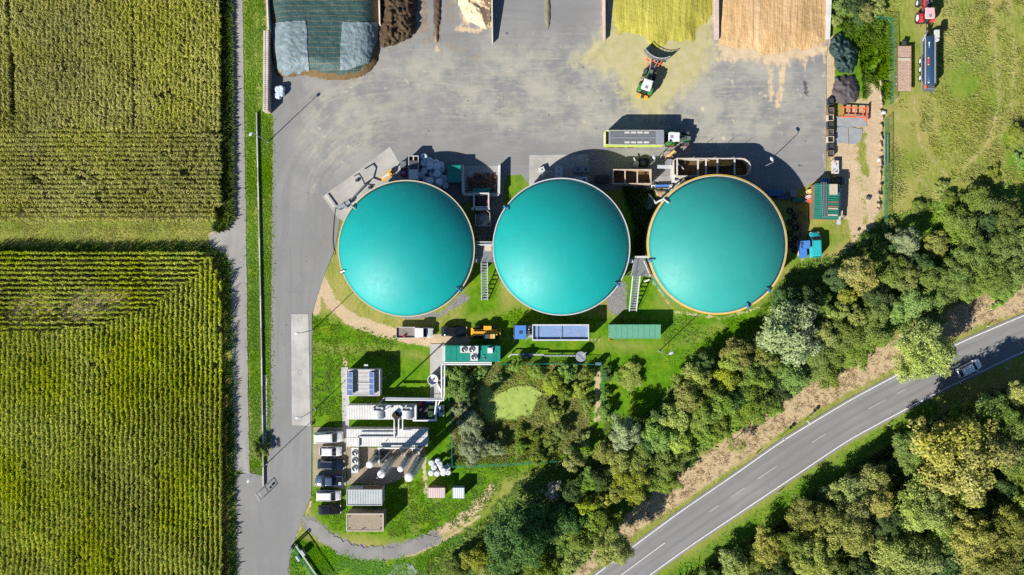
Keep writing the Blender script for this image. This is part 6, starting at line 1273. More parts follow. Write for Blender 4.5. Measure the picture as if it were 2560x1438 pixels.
# road furniture
def delineator(px, py, label):
    t = thing('delineator_post', label, 'road post', W(px, py), math.radians(35), 'roadside delineator posts'); m = MB(); m.loft([[Vector((x*k, y*k, z)) for x, y in ((-.08, -.06), (.08, -.06), (.08, .06), (-.08, .06))] for z, k in ((0, 1), (.85, .95), (1.0, .6))]); m.build('post', M_white, t); MB().box(-.083, .083, -.064, .064, .68, .84).build('black_band', M_black, t)
for x, y in ((1890,1136),(2026,1040),(2468,815),(1947,1230),(2219,1062),(2512,920)): delineator(x, y, 'white delineator post with black band on the road verge')
for x, y, lab in ((1950, 1094, 'round-plated road sign standing on the verge by the sapling'), (2010, 1052, 'road sign with two stacked plates on the straw verge')):
    t = thing('road_sign', lab, 'road sign', W(x, y), math.radians(35)); MB().cyl((0, 0, 0), (0, 0, 2.7), .04, None, 8).build('post', M_galv, t); MB().cyl((.05, 0, 2.35), (.08, 0, 2.35), .34, None, 20).build('plate', M_blue if x < 2000 else M_white, t); MB().box(.05, .08, -.3, .3, 1.6, 1.95).build('plate', M_white, t)

# ------------------------------------------------------------------ feed hoppers, loading bay, stairs, gear behind the tanks
def stair(label, top0, bot0, zt, width, plat, n=14):
    a = W(*top0, zt); b = W(*bot0, .0); t = thing('access_stair', label, 'stair', (b.x, b.y, 0)); o = Vector((b.x, b.y, 0)); a = a-o; b = Vector((0, 0, 0))
    d = Vector((a.x, a.y, 0)).normalized(); n_ = Vector((-d.y, d.x, 0))*width/2
    for s_ in (-1, 1):
        MB().beam(b+n_*s_+Vector((0, 0, .1)), a+n_*s_, .08, .24).build('stringer', M_whiteg, t)
        m = MB(); m.tube([b+n_*s_+Vector((0, 0, 1.0)), a+n_*s_+Vector((0, 0, 1.0))], .035, 6); m.tube([b+n_*s_+Vector((0, 0, .55)), a+n_*s_+Vector((0, 0, .55))], .025, 6)
        for k in range(5): q = b.lerp(a, k/4)+n_*s_; m.cyl(tuple(q), tuple(q+Vector((0, 0, 1.0))), .03, None, 6)
        m.build('handrail', M_whiteg, t)
    for k in range(n): q = b.lerp(a, (k+.5)/n); MB().beam(q-n_*.96+Vector((0, 0, .05)), q+n_*.96+Vector((0, 0, .05)), .24, .04).build('tread', M_galv, t)
    P = [W(x, y, zt)-o for x, y in plat]; pl = MB(); pl.prism([(p.x, p.y) for p in P], zt-.08, zt); pf = pl.build('platform', mat('grating', (.17, .185, .19), .6, .25, 6), t)
    m = MB()
    for p, q in zip(P, P[1:]): m.beam(p+Vector((0, 0, 1.0)), q+Vector((0, 0, 1.0)), .05, .05); m.cyl(tuple(p), tuple(p+Vector((0, 0, 1.0))), .03, None, 6)
    m.build('platform_rail', M_whiteg, t)
    for p in P: MB().box(p.x-.06, p.x+.06, p.y-.06, p.y+.06, 0, zt-.09).build('platform_leg', M_galv, t)
    return t, o
t, o = stair('steel access stair climbing to the platform between first and second tank', (1211, 657), (1212, 751), 4.6, 1.1, [(1192,656),(1192,612),(1234,610),(1236,656)])
for y in (605, 612): MB().tube([tuple(W(1190, y, 5.2)-o), tuple(W(1232, y, 5.2)-o)], .12, 8).build('gas_pipe', M_whiteg, t)
MB().box(*(lambda a, b: (a.x, b.x, b.y, a.y))(W(1212,614,4.7)-o, W(1229,628,4.7)-o), 4.6, 4.8).build('cover_plate', M_lightwood, t); q = W(1188, 652, 5.2)-o; MB().cyl(tuple(q+Vector((0, 0, -1))), tuple(q), .3, None, 14).build('valve_drum', M_white, t)
t, o = stair('steel access stair climbing to the platform between second and third tank', (1590, 690), (1581, 778), 4.6, 1.25, [(1576,690),(1586,642),(1620,640),(1640,695),(1612,690)])
MB().tube([tuple(W(1588, 642, 5.2)-o), tuple(W(1620, 642, 5.2)-o)], .16, 8).build('gas_pipe', M_whited, t); q = W(1578, 653, 5.2)-o; MB().cyl(tuple(q+Vector((0, 0, -1))), tuple(q), .36, None, 14).build('valve_drum', M_white, t); MB().tube([tuple(W(1610, 652, 5.0)-o), tuple(W(1626, 690, 5.0)-o)], .12, 8).build('gas_pipe', M_lightwood, t)
MB().cbox(W(1617, 702, 4.0)-o, (1.0, .25, .25), .4).build('valve_arm', M_white, t)
M_sil_dk = mat('dark_hopper_silage', (.10, .065, .03), .95, .4, 3, .8)
def open_box(name, label, x0, y0, x1, y1, h, wallm, fill, fillz, bars=(), cat='hopper', th=.14, fillm=None, n=None):
    cx, cy, hx, hy = rect_world(x0, y0, x1, y1, h); t = thing(name, label, cat, (cx, cy, 0))
    for s_ in (-1, 1): MB().box(-hx, hx, s_*(hy-th/2)-th/2, s_*(hy-th/2)+th/2, .1, h).build('side_wall', wallm, t); MB().box(s_*(hx-th/2)-th/2, s_*(hx-th/2)+th/2, -hy+th, hy-th, .1, h-.01).build('end_wall', wallm, t)
    MB().box(-hx+th, hx-th, -hy+th, hy-th, .1, fillz).build('contents', fillm or M_sil_dk, t)
    for f in bars: MB().beam((-hx+2*hx*f, -hy+th, h-.1), (-hx+2*hx*f, hy-th, h-.1), .2, .16).build('cross_beam', M_lightwood, t)
    for s_ in (-1, 1): MB().box(s_*(hx-.4)-.1, s_*(hx-.4)+.1, -hy+.1, hy-.1, 0, .1).build('skid', M_dark, t)
    return t, hx, hy
open_box('feed_hopper', 'rectangular open feed hopper with two timber cross beams', 1533, 423, 1629, 460, 2.8, mat('hopper_timber_wall', (.46, .36, .26), .8, .2, 1.5, dirt=(.6, .55, .48), dk=.6), 1, 1.0, (.31, .63))
def big_hopper():
    h = 3.3; cx, cy, hx, hy = rect_world(1685, 396, 1877, 440, h); t = thing('feed_hopper', 'long stadium-shaped feed hopper with cross beams beside the yellow-rimmed tank', 'hopper', (cx, cy, 0)); mw = mat('pale_hopper_wall', (.50, .45, .39), .7, .2, 1.2, dirt=(.3, .2, .12), dk=.5)
    pts = [(-hx, -hy*.8), (-hx, hy*.8), (-hx+.5, hy)] + [(x, hy) for x in np.linspace(-hx+2, hx-1.8, 6)] + [(hx-1.0, hy*.93), (hx-.35, hy*.6), (hx, hy*.15), (hx, -hy*.3), (hx-.3, -hy*.7), (hx-1.0, -hy*.95)] + [(x, -hy) for x in np.linspace(hx-1.8, -hx+.5, 7)]
    for (x0, y0), (x1, y1) in zip(pts, pts[1:]+pts[:1]): MB().beam((x0, y0, h/2+.05), (x1, y1, h/2+.05), .13, h-.1).build('wall_panel', mw, t)
    MB().prism([(x*.985, y*.96) for x, y in pts], .1, 1.1).build('contents', M_sil_dk, t); MB().prism([(-.2, hy*.2), (3.6, hy*.3), (4.2, hy*.92), (-.6, hy*.92)], 1.1, 2.1).build('silage_pile', mat('ochre_silage', (.36, .22, .08), .95, .35, 3, .8), t)
    for x in (-hx+.55, -hx+4.2, -hx+5.6, -hx+7.6, hx-2.8): MB().beam((x, -hy+.1, h-.1), (x, hy-.1, h-.1), .24, .2).build('cross_beam', M_whited, t)
    MB().beam((-hx+.6, hy*.6, h-.6), (-hx+1.9, -.2, h-1.0), .14, .14).build('agitator_arm', M_whited, t)
    for x in (-hx+3, 0, hx-3.5): MB().beam((x, hy, h-.3), (x+.4, hy+.1, h+.9), .06, .06).build('sight_post', M_galv, t)
    for x in np.linspace(-hx+1, hx-1, 6): MB().box(x-.1, x+.1, -hy+.2, hy-.2, 0, .12).build('skid', M_dark, t)
big_hopper()
t = thing('screw_conveyor', 'grey angled screw conveyor beside the long hopper', 'conveyor', W(1662, 430)); MB().beam((-1.7, .6, 2.2), (1.2, .5, 2.2), .55, .5).build('trough', M_whiteg, t); MB().beam((1.0, .8, 2.2), (1.15, -2.1, 1.6), .5, .5).build('trough', M_whiteg, t); MB().cbox(Vector((.4, 1.5, 2.2)), (.7, .8, .5)).build('drive_box', M_galv, t)
for x, y in ((-1.4, .6), (.9, .5), (1.1, -1.6)): MB().box(x-.07, x+.07, y-.07, y+.07, 0, 1.6).build('leg', M_dark, t)
MB().cyl((.2, 2.6, .4), (1.6, 3.6, 1.3), .28).build('drive_motor', M_yell if False else mat('ochre_motor', (.45, .27, .10), .6, .2, 3), t)
t = thing('pump_group', 'blue pump with pale pipes beside the sandy mound', 'pump', W(1655, 468)); MB().cyl((-1.3, .2, .6), (1.1, .25, .6), .22).build('pump_body', M_blue, t); MB().tube([(1.1, .25, .6), (1.6, .1, .6), (1.6, -.5, .3)], .14, 8).build('suction_pipe', M_whited, t); MB().box(-1.2, 1.0, -.2, .6, 0, .35).build('skid', M_dark, t); MB().tube([(-1.3, .2, .6), (-1.9, .3, .6), (-1.9, -.4, .2)], .13, 8).build('outlet_pipe', M_whited, t)
heap('sandy_mound', 'small sandy mound in the corner before the yellow-rimmed tank', 'mound', mat('sandy_earth', (.36, .26, .16), .95, .25, 4, .8), 1625, 1680, 468, 500, zblob(ragged([(1630,472),(1668,472),(1674,482),(1656,494),(1638,490)], 6, 1.5, 3), .6, 10), 26, 18, rough=.15)
t = thing('pallet_sheet', 'grey corrugated sheet lying on the ground by the third tank', 'sheet', W(1620, 508, .2), -.7)
for k in range(3): MB().box(-.9+.6*k+.01, -.3+.6*k-.01, -.8, .8, .02+.01*k, .08+.01*k).build('sheet_panel', M_steel, t)
t = thing('tank_pipework', 'bent white pipework rising onto the yellow-rimmed tank', 'pipe', W(1640, 505)); o = W(1640, 505)
MB().tube([tuple(W(1622, 486, .5)-o), tuple(W(1640, 508, .8)-o), tuple(W(1645, 504, 3.0)-o), tuple(W(1660, 497, 5.9)-o), tuple(W(1672, 507, 6.6)-o)], .16, 8).build('pipe', M_whited, t)
t = thing('silver_wrap_pile', 'heap of crumpled silver sheeting by the long hopper end', 'sheeting', W(1698, 448)); r_ = random.Random(9)
for k in range(9): MB().cbox(Vector((r_.uniform(-.9, .9), r_.uniform(-.9, .9), r_.uniform(.15, .7))), (r_.uniform(.5, 1.1), r_.uniform(.3, .8), .12), r_.uniform(0, 3), r_.uniform(-.5, .5), r_.uniform(-.5, .5)).build('crumpled_sheet', r_.choice([M_whiteg, M_galv, M_whited]), t)
for x, y, m_, lab in ((1590, 409, M_whited, 'white dog-eared bag of fertiliser behind the timber hopper'),):
    p = W(x, y, .8); t = thing('bulk_bag', lab, 'bag', (p.x, p.y, 0)); m = MB(); m.loft([[Vector((x_*k, y_*k*1.1, z)) for x_, y_ in ((-.45, -.5), (.4, -.55), (.5, .3), (-.2, .55))] for z, k in ((0, 1), (.5, 1.1), (.9, .9), (1.1, .5))]); m.build('bag', m_, t, True); MB().cbox(Vector((-.3, .7, .95)), (.2, .7, .15), .4).build('bag_ear', m_, t)
t = thing('tyre', 'large black tyre lying flat behind the timber hopper', 'tyre', W(1608, 405)); m = MB(); n = 26; m.loft([[Vector((math.cos(2*math.pi*i/n)*r, math.sin(2*math.pi*i/n)*r, z)) for i in range(n)] for r, z in ((1.0, .0), (1.05, .35), (.9, .5), (.62, .48), (.6, .05))], False); m.build('tyre', M_black, t)
t = thing('tubular_barrier', 'thin white and orange pipe frame by the wagon tractor', 'pipe frame', W(1672, 388)); MB().tube([(-1.6, -.5, .6), (-1.2, .3, .6), (.0, .35, .6), (.6, -.5, .7)], .05, 6).build('tube', M_lightwood, t); MB().tube([(-.7, -.9, .4), (.1, -.2, .5), (.3, -.6, .4)], .18, 8).build('bent_arm', mat('ochre_arm', (.5, .3, .12), .6, .2, 3), t)
for x in (-1.5, .5): MB().box(x-.04, x+.04, -.55, -.45, 0, .6).build('foot', M_galv, t)
# shaded gear behind the middle tank
for x, y, sx, sy, h, m_, lab in ((1397, 429, 1.3, 2.1, 1.7, M_whiteg, 'pale pump cabinet with round lids in shade of middle tank'), (1452, 450, 2.3, 1.1, 1.4, M_whiteg, 'pale open machine frame against the middle tank'), (1455, 424, 2.9, 1.0, 1.2, M_steel, 'low dark valve rack on the shaded pad'), (1506, 447, 2.3, 1.3, 1.5, M_dark, 'dark brown skip between the middle tank and timber hopper')):
    p = W(x, y, h); t = thing('machine_cabinet', lab, 'cabinet', (p.x, p.y, .05)); MB().box(-sx/2, sx/2, -sy/2, sy/2, .1, h).build('housing', m_, t)
    for k in (-1, 1):
        if sx > sy: MB().cyl((k*sx*.25, 0, h), (k*sx*.25, 0, h+.1), .22, None, 12).build('lid', M_dark, t)
        else: MB().cyl((0, k*sy*.25, h), (0, k*sy*.25, h+.1), .18, None, 12).build('lid', M_steel, t)
        MB().box(-sx/2+.05, sx/2-.05, k*sy*.4-.06, k*sy*.4+.06, 0, .1).build('foot', M_dark, t)
t = thing('white_box', 'tilted white box at the sunny corner of the shaded pad', 'box', W(1354, 426)); MB().cbox(Vector((0, 0, .45)), (1.0, .9, .8), .35).build('housing', M_whited, t); MB().cyl((0, 0, .85), (0, 0, .95), .12).build('lid', M_dark, t); MB().cbox(Vector((0, 0, .03)), (1.05, .95, .05), .35).build('base', M_dark, t)
t = thing('guard_frame', 'white tubular guard frame on the shaded pad edge', 'guard rail', W(1368, 438)); MB().tube([(-.9, -.9, .05), (-.9, -.6, 1.0), (-.8, .3, 1.0), (.8, .5, 1.0), (.95, -.3, 1.0), (.95, -.5, .05)], .06, 6).build('tube', M_whited, t)
# U-shaped loading bay and feeder
t = thing('loading_bay', 'U-shaped concrete loading bay open to the yard', 'loading bay', W(1203, 450)); o = W(1203, 450); zb = 1.8
for p, q, lab in (((1155, 412), (1158, 485), 0), ((1248, 413), (1247, 485), 0), ((1158, 486), (1247, 486), 1)):
    a = W(*p, zb)-o; b = W(*q, zb)-o; a.z = b.z = zb/2; MB().beam(a, b, .42, zb).build('bay_wall', M_wallw, t)
pad('concrete_pad', [(1157,415),(1249,415),(1249,486),(1157,486)], .04, M_conc_g)
heap('bay_debris', 'dark trodden debris on the loading bay floor', 'debris', mat('bay_debris', (.12, .08, .055), .95, .5, 4, .8), 1162, 1244, 425, 482, zblob(ragged([(1166,440),(1185,430),(1215,432),(1240,428),(1242,478),(1165,480)], 7, 4, 3), .35, 20), 40, 30, rough=.3)
cx, cy, hx, hy = rect_world(1118, 413, 1152, 456, 2.4); t = thing('bay_container', 'dark green low container beside the loading bay wall', 'container', (cx, cy, 0)); MB().box(-hx, hx, -hy, hy, .05, 2.4).build('body', M_chpg, t)
for k in range(3): MB().box(-hx+.05, hx-.05, -hy+.05+k*(2*hy-.1)/3, -hy+.03+(k+1)*(2*hy-.1)/3, 2.4, 2.45).build('roof_panel', M_chpg, t)
t, hx, hy = open_box('dosing_feeder', 'white-edged dosing feeder box with a red ram behind the loading bay', 1183, 482, 1223, 519, 3.2, M_whited, 1, 1.6, (), 'feeder', .22, M_dark)
MB().box(-hx-.1, hx+.2, hy+.05, hy+.85, 2.2, 2.35).build('loading_flap', M_chpg, t); MB().box(-hx+.4, hx+.1, -hy-.45, -hy-.05, 2.6, 3.2).build('auger_cover', M_whited, t); MB().beam((.5, -hy-1.2, 2.9), (1.3, .6, 3.0), .12, .12).build('ram', M_red, t); MB().cyl((-hx-.1, -hy-.2, 2.3), (-hx-.1, -hy-.2, 3.1), .28).build('drive', M_whiteg, t)
p = W(1207, 548, 2.6); t = thing('mixing_vessel', 'round dark vessel with handrail in shade between the tanks', 'vessel', (p.x, p.y, 0)); m = MB(); n = 24; m.loft([[Vector((math.cos(2*math.pi*i/n)*r, math.sin(2*math.pi*i/n)*r, z)) for i in range(n)] for r, z in ((1.2, 0), (1.2, 2.3), (.5, 2.6), (.45, 2.9))]); m.build('vessel', M_steel, t)
m = MB(); m.tube([(.2, 1.9, 3.4), (1.25, 1.0, 3.4), (1.3, -1.1, 3.4), (.9, -1.25, 3.4), (-1.2, -1.2, 3.4), (-1.25, .9, 3.4)], .05, 6)
for x, y in ((1.25, 1.0), (1.3, -1.1), (-1.2, -1.2), (-1.25, .9)): m.cyl((x, y, 2.2), (x, y, 3.4), .04, None, 6)
m.build('handrail', M_whiteg, t); MB().box(-1.3, 1.35, -1.3, 1.1, 2.1, 2.18).build('deck', M_dark, t)
# open container, red bin, yellow pump, pad pipework
t, hx, hy = open_box('tipping_skip', 'blue-grey tipping skip with white front panel beside the shaded bales', 1021, 389, 1046, 451, 2.2, M_whiteg, 1, .9, (.5,), 'skip', .1, M_dark); MB().box(-hx+.1, hx-.1, hy-2.4, hy-.9, 2.2, 2.24).build('cover_panel', M_dgrey, t); MB().box(-hx+.1, hx-.1, hy-4.2, hy-2.45, 2.2, 2.26).build('cover_panel', M_white, t)
t = thing('red_bin', 'dark red bin with steel cabinet beside the tipping skip', 'bin', W(1010, 432)); MB().cbox(Vector((0, -.2, .55)), (1.1, .9, 1.1)).build('bin', mat('dark_red', (.30, .025, .03), .5, .15, 3), t); MB().cbox(Vector((0, 1.2, .7)), (1.0, 1.2, 1.4)).build('cabinet', M_steel, t); MB().cyl((0, -.2, 1.1), (0, -.2, 1.16), .3).build('lid', M_blue, t)
t = thing('junction_pump', 'yellow and white slurry pump at the pad edge', 'pump', W(965, 442), .6); MB().box(-.9, .9, -.5, .5, 0, .3).build('skid', M_yell, t); MB().cyl((-.6, 0, .7), (.7, 0, .7), .36).build('motor', M_whited, t); MB().cyl((.7, 0, .7), (1.2, 0, .7), .5).build('volute', M_yell, t); MB().tube([(1.0, 0, 1.1), (1.0, .1, 1.7), (1.6, .2, 1.8)], .14, 8).build('outlet', M_yell, t)
t = thing('filling_arm', 'bent dark filling pipe standing on the tilted concrete pad', 'pipe', W(905, 455)); o = W(905, 455)
MB().tube([tuple(W(886, 440, 1.6)-o), tuple(W(898, 434, 2.2)-o), tuple(W(905, 444, 2.2)-o), tuple(W(912, 460, 1.4)-o), tuple(W(938, 462, 1.0)-o)], .13, 8).build('arm', M_dark, t); MB().cyl(tuple(W(912, 460)-o), tuple(W(912, 460, 1.4)-o), .1, None, 8).build('stand', M_steel, t); MB().tube([tuple(W(912, 462, .9)-o), tuple(W(890, 486, .7)-o), tuple(W(872, 505, .6)-o)], .14, 8).build('ground_pipe', M_steel, t)
for x, y in ((893,452),(925,470)): MB().box(*(lambda c: (c.x-.25, c.x+.25, c.y-.2, c.y+.2))(W(x, y)-o), 0, .5).build('valve_block', M_dark, t)
t = thing('pump_manifold', 'dark pump manifold with white guard rail at the pad corner', 'pump', W(862, 512)); o = W(862, 512)
MB().beam(W(814, 488, .5)-o, W(836, 518, .5)-o, .22, .16).build('guard_rail', M_whited, t)
for x, y, s_ in ((850, 519, .5), (860, 515, .6), (872, 508, .6), (866, 519, .4), (878, 503, .45)): c = W(x, y)-o; MB().cbox(c+Vector((0, 0, s_*.8)), (s_*1.3, s_, s_*1.6), .6).build('pump_unit', r_.choice([M_dark, M_steel, M_galv]), t)
MB().tube([tuple(W(838, 520, .4)-o), tuple(W(852, 524, .4)-o), tuple(W(880, 506, .5)-o)], .1, 8).build('pipe', M_dark, t)
o_ = MB().tube([PX(838, 522, .1), PX(834, 560, .1), PX(832, 600, .1), PX(836, 640, .1)], .05, 6).build('hose', M_dgrey); tag(o_, 'thin grey hose lying on asphalt beside the cream-rimmed tank', 'hose')
# screw conveyor and round tank at the lawn edge
t = thing('auger_line', 'thin grey auger line ending in a round steel lid by the pond fence', 'conveyor', W(1350, 890)); o = W(1350, 890)
MB().tube([tuple(W(1270, 893, .8)-o), tuple(W(1278, 886, .9)-o), tuple(W(1360, 887, .9)-o)], .12, 8).build('tube', M_whiteg, t); m = MB()
for k in range(22): c = W(1362+k*3.5, 889, .7)-o; m.cyl((c.x, c.y, c.z), (c.x+.08, c.y, c.z), .2, None, 10)
stuff(m.build('flight', M_whiteg, t)); MB().tube([tuple(W(1360, 889, .7)-o), tuple(W(1442, 890, .7)-o)], .08, 8).build('shaft', M_steel, t); MB().cbox(W(1318, 888, .6)-o, (1.8, .6, 1.0)).build('gearbox', M_slate, t)
for x in (1275, 1340, 1400): MB().box(*(lambda c: (c.x-.06, c.x+.06, c.y-.06, c.y+.06))(W(x, 889)-o), 0, .75).build('leg', M_galv, t)
p = W(1452, 892, 1.6); t = thing('manhole_shaft', 'round steel-lidded shaft with a slot at the end of the auger', 'shaft', (p.x, p.y, 0)); MB().cyl((0, 0, 0), (0, 0, 1.5), .86, None, 28).build('shaft', M_conc_g, t); MB().cyl((0, 0, 1.5), (0, 0, 1.6), .92, None, 28).build('lid', M_galv, t); MB().cbox(Vector((0, 0, 1.62)), (1.5, .07, .04), -.75).build('lid_slot', M_dark, t); MB().beam((.4, .3, 1.6), (.9, .9, 2.6), .1, .1).build('vent_pipe', M_galv, t)

# ------------------------------------------------------------------ storage corner on the east side
def shed():
    h = 2.6; cx, cy, hx, hy = rect_world(2036, 460, 2098, 548, h); t = thing('storage_shed', 'green-roofed shed piled with ladders and timber boards', 'shed', (cx, cy, 0), math.radians(-2)); rr = random.Random(3)
    MB().box(-hx+.1, hx-.1, -hy+.1, hy-.1, 0, h-.12).build('wall', M_brownwood, t)
    for k in range(7): MB().box(-hx+2*hx*k/7+.01, -hx+2*hx*(k+1)/7-.01, -hy, hy, h-.1+.012*(k % 2), h+.012*(k % 2)).build('roof_sheet', M_roofsh, t)
    for x in (-.62, -.1):
        l = MB(); 
        for s_ in (-.16, .16): l.beam((x+s_, -hy+.3, h+.16), (x+s_-.25, hy+.3, h+.16), .05, .08)
        for k in range(16): y = -hy+.5+k*.36; l.beam((x-.16-.02*k, y, h+.16), (x+.16-.02*k, y, h+.16), .04, .05)
        o = l.build('ladder', M_galv, None); o.location = (cx, cy, 0); tag(o, 'aluminium ladder lying on the green shed roof, ' + ('outer one' if x < -.3 else 'inner one'), 'ladder')
    for k in range(9): MB().box(.25, 1.95, -hy+.6+k*.38, -hy+.6+k*.38+.26, h+.03, h+.12).build('roof_batten', rr.choice([M_lightwood, M_brownwood, M_roofsh]), t)
    o = MB().box(.4, 1.7, hy-1.9, hy-.1, h+.15, h+.5).build('plank_stack', M_lightwood, None); o.location = (cx, cy, 0); tag(o, 'stack of pale grey planks on the shed roof', 'planks')
    MB().box(hx+.02, hx+.7, -hy-.8, hy-.5, h-.9, h-.82).build('lean_to_roof', M_whiteg, t)
    for y in (-hy-.7, 0, hy-.6): MB().box(hx+.55, hx+.65, y-.05, y+.05, 0, h-.92).build('lean_to_post', M_brownwood, t)
shed()
def crate(px, py, label, sx, sy, h, m_, fill, group=None, name='stillage', cat='crate'):
    p = W(px, py, h); t = thing(name, label, cat, (p.x, p.y, 0), 0, group)
    for s_ in (-1, 1): MB().box(-sx/2, sx/2, s_*(sy/2-.03)-.03, s_*(sy/2-.03)+.03, .1, h).build('side', m_, t); MB().box(s_*(sx/2-.03)-.03, s_*(sx/2-.03)+.03, -sy/2+.06, sy/2-.06, .1, h).build('end', m_, t)
    MB().box(-sx/2+.06, sx/2-.06, -sy/2+.06, sy/2-.06, .1, h*.75).build('contents', fill, t); MB().box(-sx/2+.1, sx/2-.1, -sy/2, sy/2, 0, .1).build('pallet', M_brownwood, t)
for k, y in enumerate((254, 276, 294, 312, 330, 348, 366, 384)): crate(2077.5, y, 'dark wire crate in the row along the yard edge', 1.0+.1*(k % 2), 1.05, .9+.1*(k % 3), (M_dark, M_brownwood, M_lightwood)[k % 3], (M_dark, M_dgrey, M_black)[k % 3], 'crates along the yard edge')
t = thing('work_table', 'pale white work table littered with tools beyond the crates', 'table', W(2083, 420)); MB().box(-.65, .65, -1.15, 1.15, .8, .88).build('top', M_whited, t)
for x in (-.55, .55):
    for y in (-1.05, 1.05): MB().box(x-.04, x+.04, y-.04, y+.04, 0, .8).build('leg', M_steel, t)
for k in range(6): MB().cbox(Vector((r_.uniform(-.4, .4), r_.uniform(-.9, .9), .92)), (r_.uniform(.1, .5), .12, .1), r_.uniform(0, 3)).build('tool', r_.choice([M_red, M_dark, M_orange, M_steel]), t)
crate(2094, 450, 'brown timber crate with dark slot between table and shed', 1.6, 1.2, 1.1, M_brownwood, M_brownwood, None, 'timber_crate'); crate(2109, 452, 'blue-grey drum crate against the brown timber crate', .7, 1.1, 1.2, M_slate, M_steel, None, 'drum_crate'); crate(2064, 452, 'blue plastic crate behind the green-roofed shed', 1.0, .9, .9, M_blue, M_blue, None, 'plastic_crate')
for k, (x, y, m_, lab) in enumerate(((2026, 479, mat('cream_tank', (.62, .48, .22), .5, .15, 3), 'cream plastic tub beside the green shed wall'), (2024, 493, M_pink, 'pinkish tarpaulin bundle beside the green shed wall'), (2028, 502, M_orange, 'orange tub beside the green shed wall'), (2013, 503, M_whited, 'white canister on the weeds near the orange tub'), (2030, 512, M_whiteg, 'pale bucket below the orange tub'))):
    p = W(x, y, .5); t = thing('storage_tub', lab, 'tub', (p.x, p.y, 0)); s_ = .55 if k < 3 else .25; m = MB(); n = 10; m.loft([[Vector((math.cos(2*math.pi*i/n)*q*s_*(1.5 if k < 3 else 1), math.sin(2*math.pi*i/n)*q*s_*.8, z)) for i in range(n)] for q, z in ((.85, 0), (1, .5), (.92, .6), (.8, .5))]); m.build('tub', m_, t); MB().cbox(Vector((0, 0, .52)), (s_, s_*.6, .06), .3).build('lid', M_whited if k == 4 else m_, t)
for x, y, sx, sy, h, m_, lab in ((1937, 482, 3.0, 1.1, .9, M_tarpb, 'blue tarpaulin-covered pile in the shade of the third tank'), (1958, 492, 2.6, .9, .7, M_slate, 'long slate-blue trough in the shade of the third tank'), (1986, 484, 1.1, 1.0, 1.0, M_whiteg, 'pale square crate in the shade of the third tank'), (1996, 500, 2.2, .7, .6, M_chpg, 'dark green box at the edge of the third tank shade')):
    p = W(x, y, h); t = thing('stored_box', lab, 'box', (p.x, p.y, 0)); m = MB(); m.loft([[Vector((a*sx/2*k, b*sy/2*k, z)) for a, b in ((-1, -1), (1, -1), (1, 1), (-1, 1))] for z, k in ((.08, 1), (h*.8, 1.0), (h, .9))]); m.build('body', m_, t)
    for k in range(4): MB().cbox(Vector((-sx*.36+sx*.24*k, 0, h+.03)), (.08, sy*.8, .06)).build('strap', M_dark, t)
    MB().box(-sx/2+.1, sx/2-.1, -sy/2+.1, sy/2-.1, 0, .08).build('pallet', M_brownwood, t)
t = thing('scrap_beams', 'rusty steel beams and plough frame lying by the third tank', 'scrap', W(1998, 560)); 
for a, b, w in (((-.9, 2.6, .4), (.3, -1.8, .5), .16), ((-.1, .4, .3), (.35, -2.6, .3), .25), ((-1.6, 3.2, .2), (.9, 3.3, .3), .12), ((.2, 1.4, .4), (1.0, 2.0, .4), .14), ((.1, -.6, .5), (.9, -.5, .5), .35), ((.3, 2.4, .3), (1.3, 1.0, .2), .12)): MB().beam(a, b, w, w).build('beam', M_rust, t)
for y in (2.2, .4, -1.8): MB().cbox(Vector((.0, y, .12)), (1.2, .14, .24)).build('sleeper', M_brownwood, t)
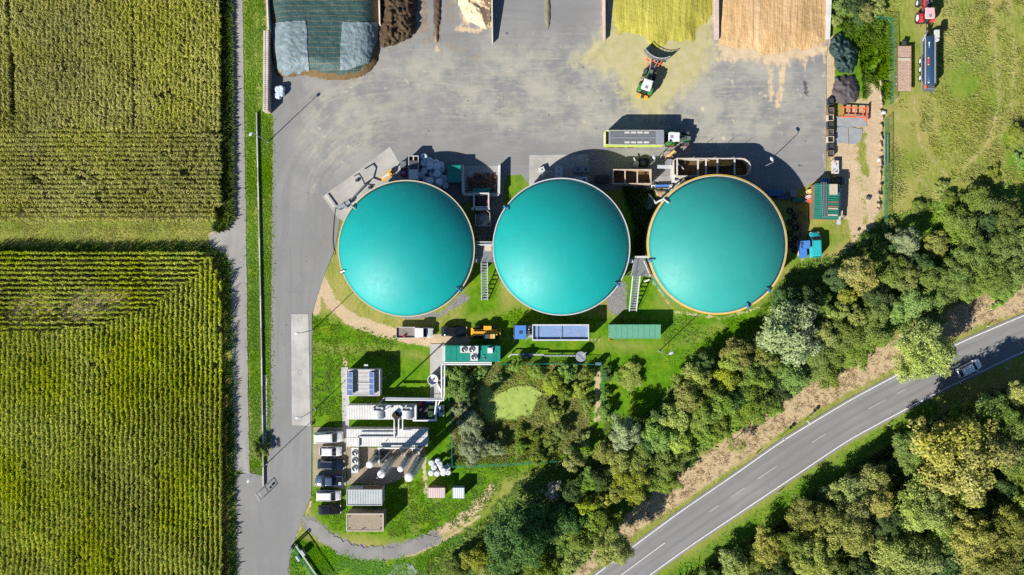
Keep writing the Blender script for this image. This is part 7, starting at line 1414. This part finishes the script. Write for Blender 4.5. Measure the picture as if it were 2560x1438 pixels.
for k in range(8): 
    p = W(1975+ (k % 2)*13, 528+k*14); t = thing('tyre', 'old black tyre lying in the shade beside the third tank', 'tyre', (p.x, p.y, 0), 0, 'tyres beside the third tank'); m = MB(); n = 18; m.loft([[Vector((math.cos(2*math.pi*i/n)*r, math.sin(2*math.pi*i/n)*r, z)) for i in range(n)] for r, z in ((.55, .0), (.6, .15), (.52, .28), (.32, .26), (.3, .04))], False); m.build('tyre', M_black, t)
t = thing('orange_rack', 'orange-red steel frame rack lying on grey sheets', 'rack', W(2131, 282), math.radians(-3))
for y in (-.95, .75): MB().beam((-2.1, y, .75), (2.2, y, .75), .16, .2).build('long_rail', M_orange, t)
for x in (-2.1, -1.0, .2, 1.6): MB().beam((x, -1.0, .75), (x, .8, .75), .16, .18).build('cross_rail', M_orange, t)
MB().beam((2.25, -1.7, .8), (2.25, 1.2, .8), .22, .25).build('end_rail', M_orange, t)
for x in (-2.0, 2.1):
    for y in (-.9, .7): MB().box(x-.07, x+.07, y-.07, y+.07, 0, .66).build('foot', M_orange, t)
M_gsheet = mat('grey_plastic_sheet', (.27, .29, .30), .5, .18, 1, .2, dirt=(.35, .27, .18), dk=.5)
for k, poly in enumerate(([(2092,292),(2166,290),(2166,316),(2120,318),(2092,316)], [(2088,318),(2120,319),(2121,360),(2086,358)], [(2123,319),(2156,322),(2152,352),(2140,361),(2123,360)])):
    q = [W(*p).xy for p in ragged(poly, 10, 1, k)]; cx = sum(v.x for v in q)/len(q); cy = sum(v.y for v in q)/len(q); o = MB().prism([(v.x-cx, v.y-cy) for v in q], .0, .05+.01*k).build('ground_sheet', M_gsheet); o.location = (cx, cy, .02); tag(o, ('wide grey sheet lying beneath the orange rack', 'grey sheet lying next to the wire crates', 'grey sheet lying next to the green tuft by the dirt track')[k], 'sheet')
for x, y, lab, m_ in ((2210, 281, 'white sack at the fence beside the dirt track', M_whited), (2201, 399, 'white canister at the lower end of the tubular rack', M_white), (2172, 494, 'dark slate slab lying on the dirt track', M_dgrey)):
    p = W(x, y, .3); t = thing('loose_item', lab, 'litter', (p.x, p.y, 0)); m = MB(); m.loft([[Vector((a*.45*k, b*.35*k, z)) for a, b in ((-1, -.8), (.7, -1), (1, .6), (-.6, 1))] for z, k in ((0, 1), (.25, 1.05), (.4, .6))]); m.build('item', m_, t, True); MB().cbox(Vector((.1, 0, .4)), (.3, .2, .05), .4).build('fold', m_, t)
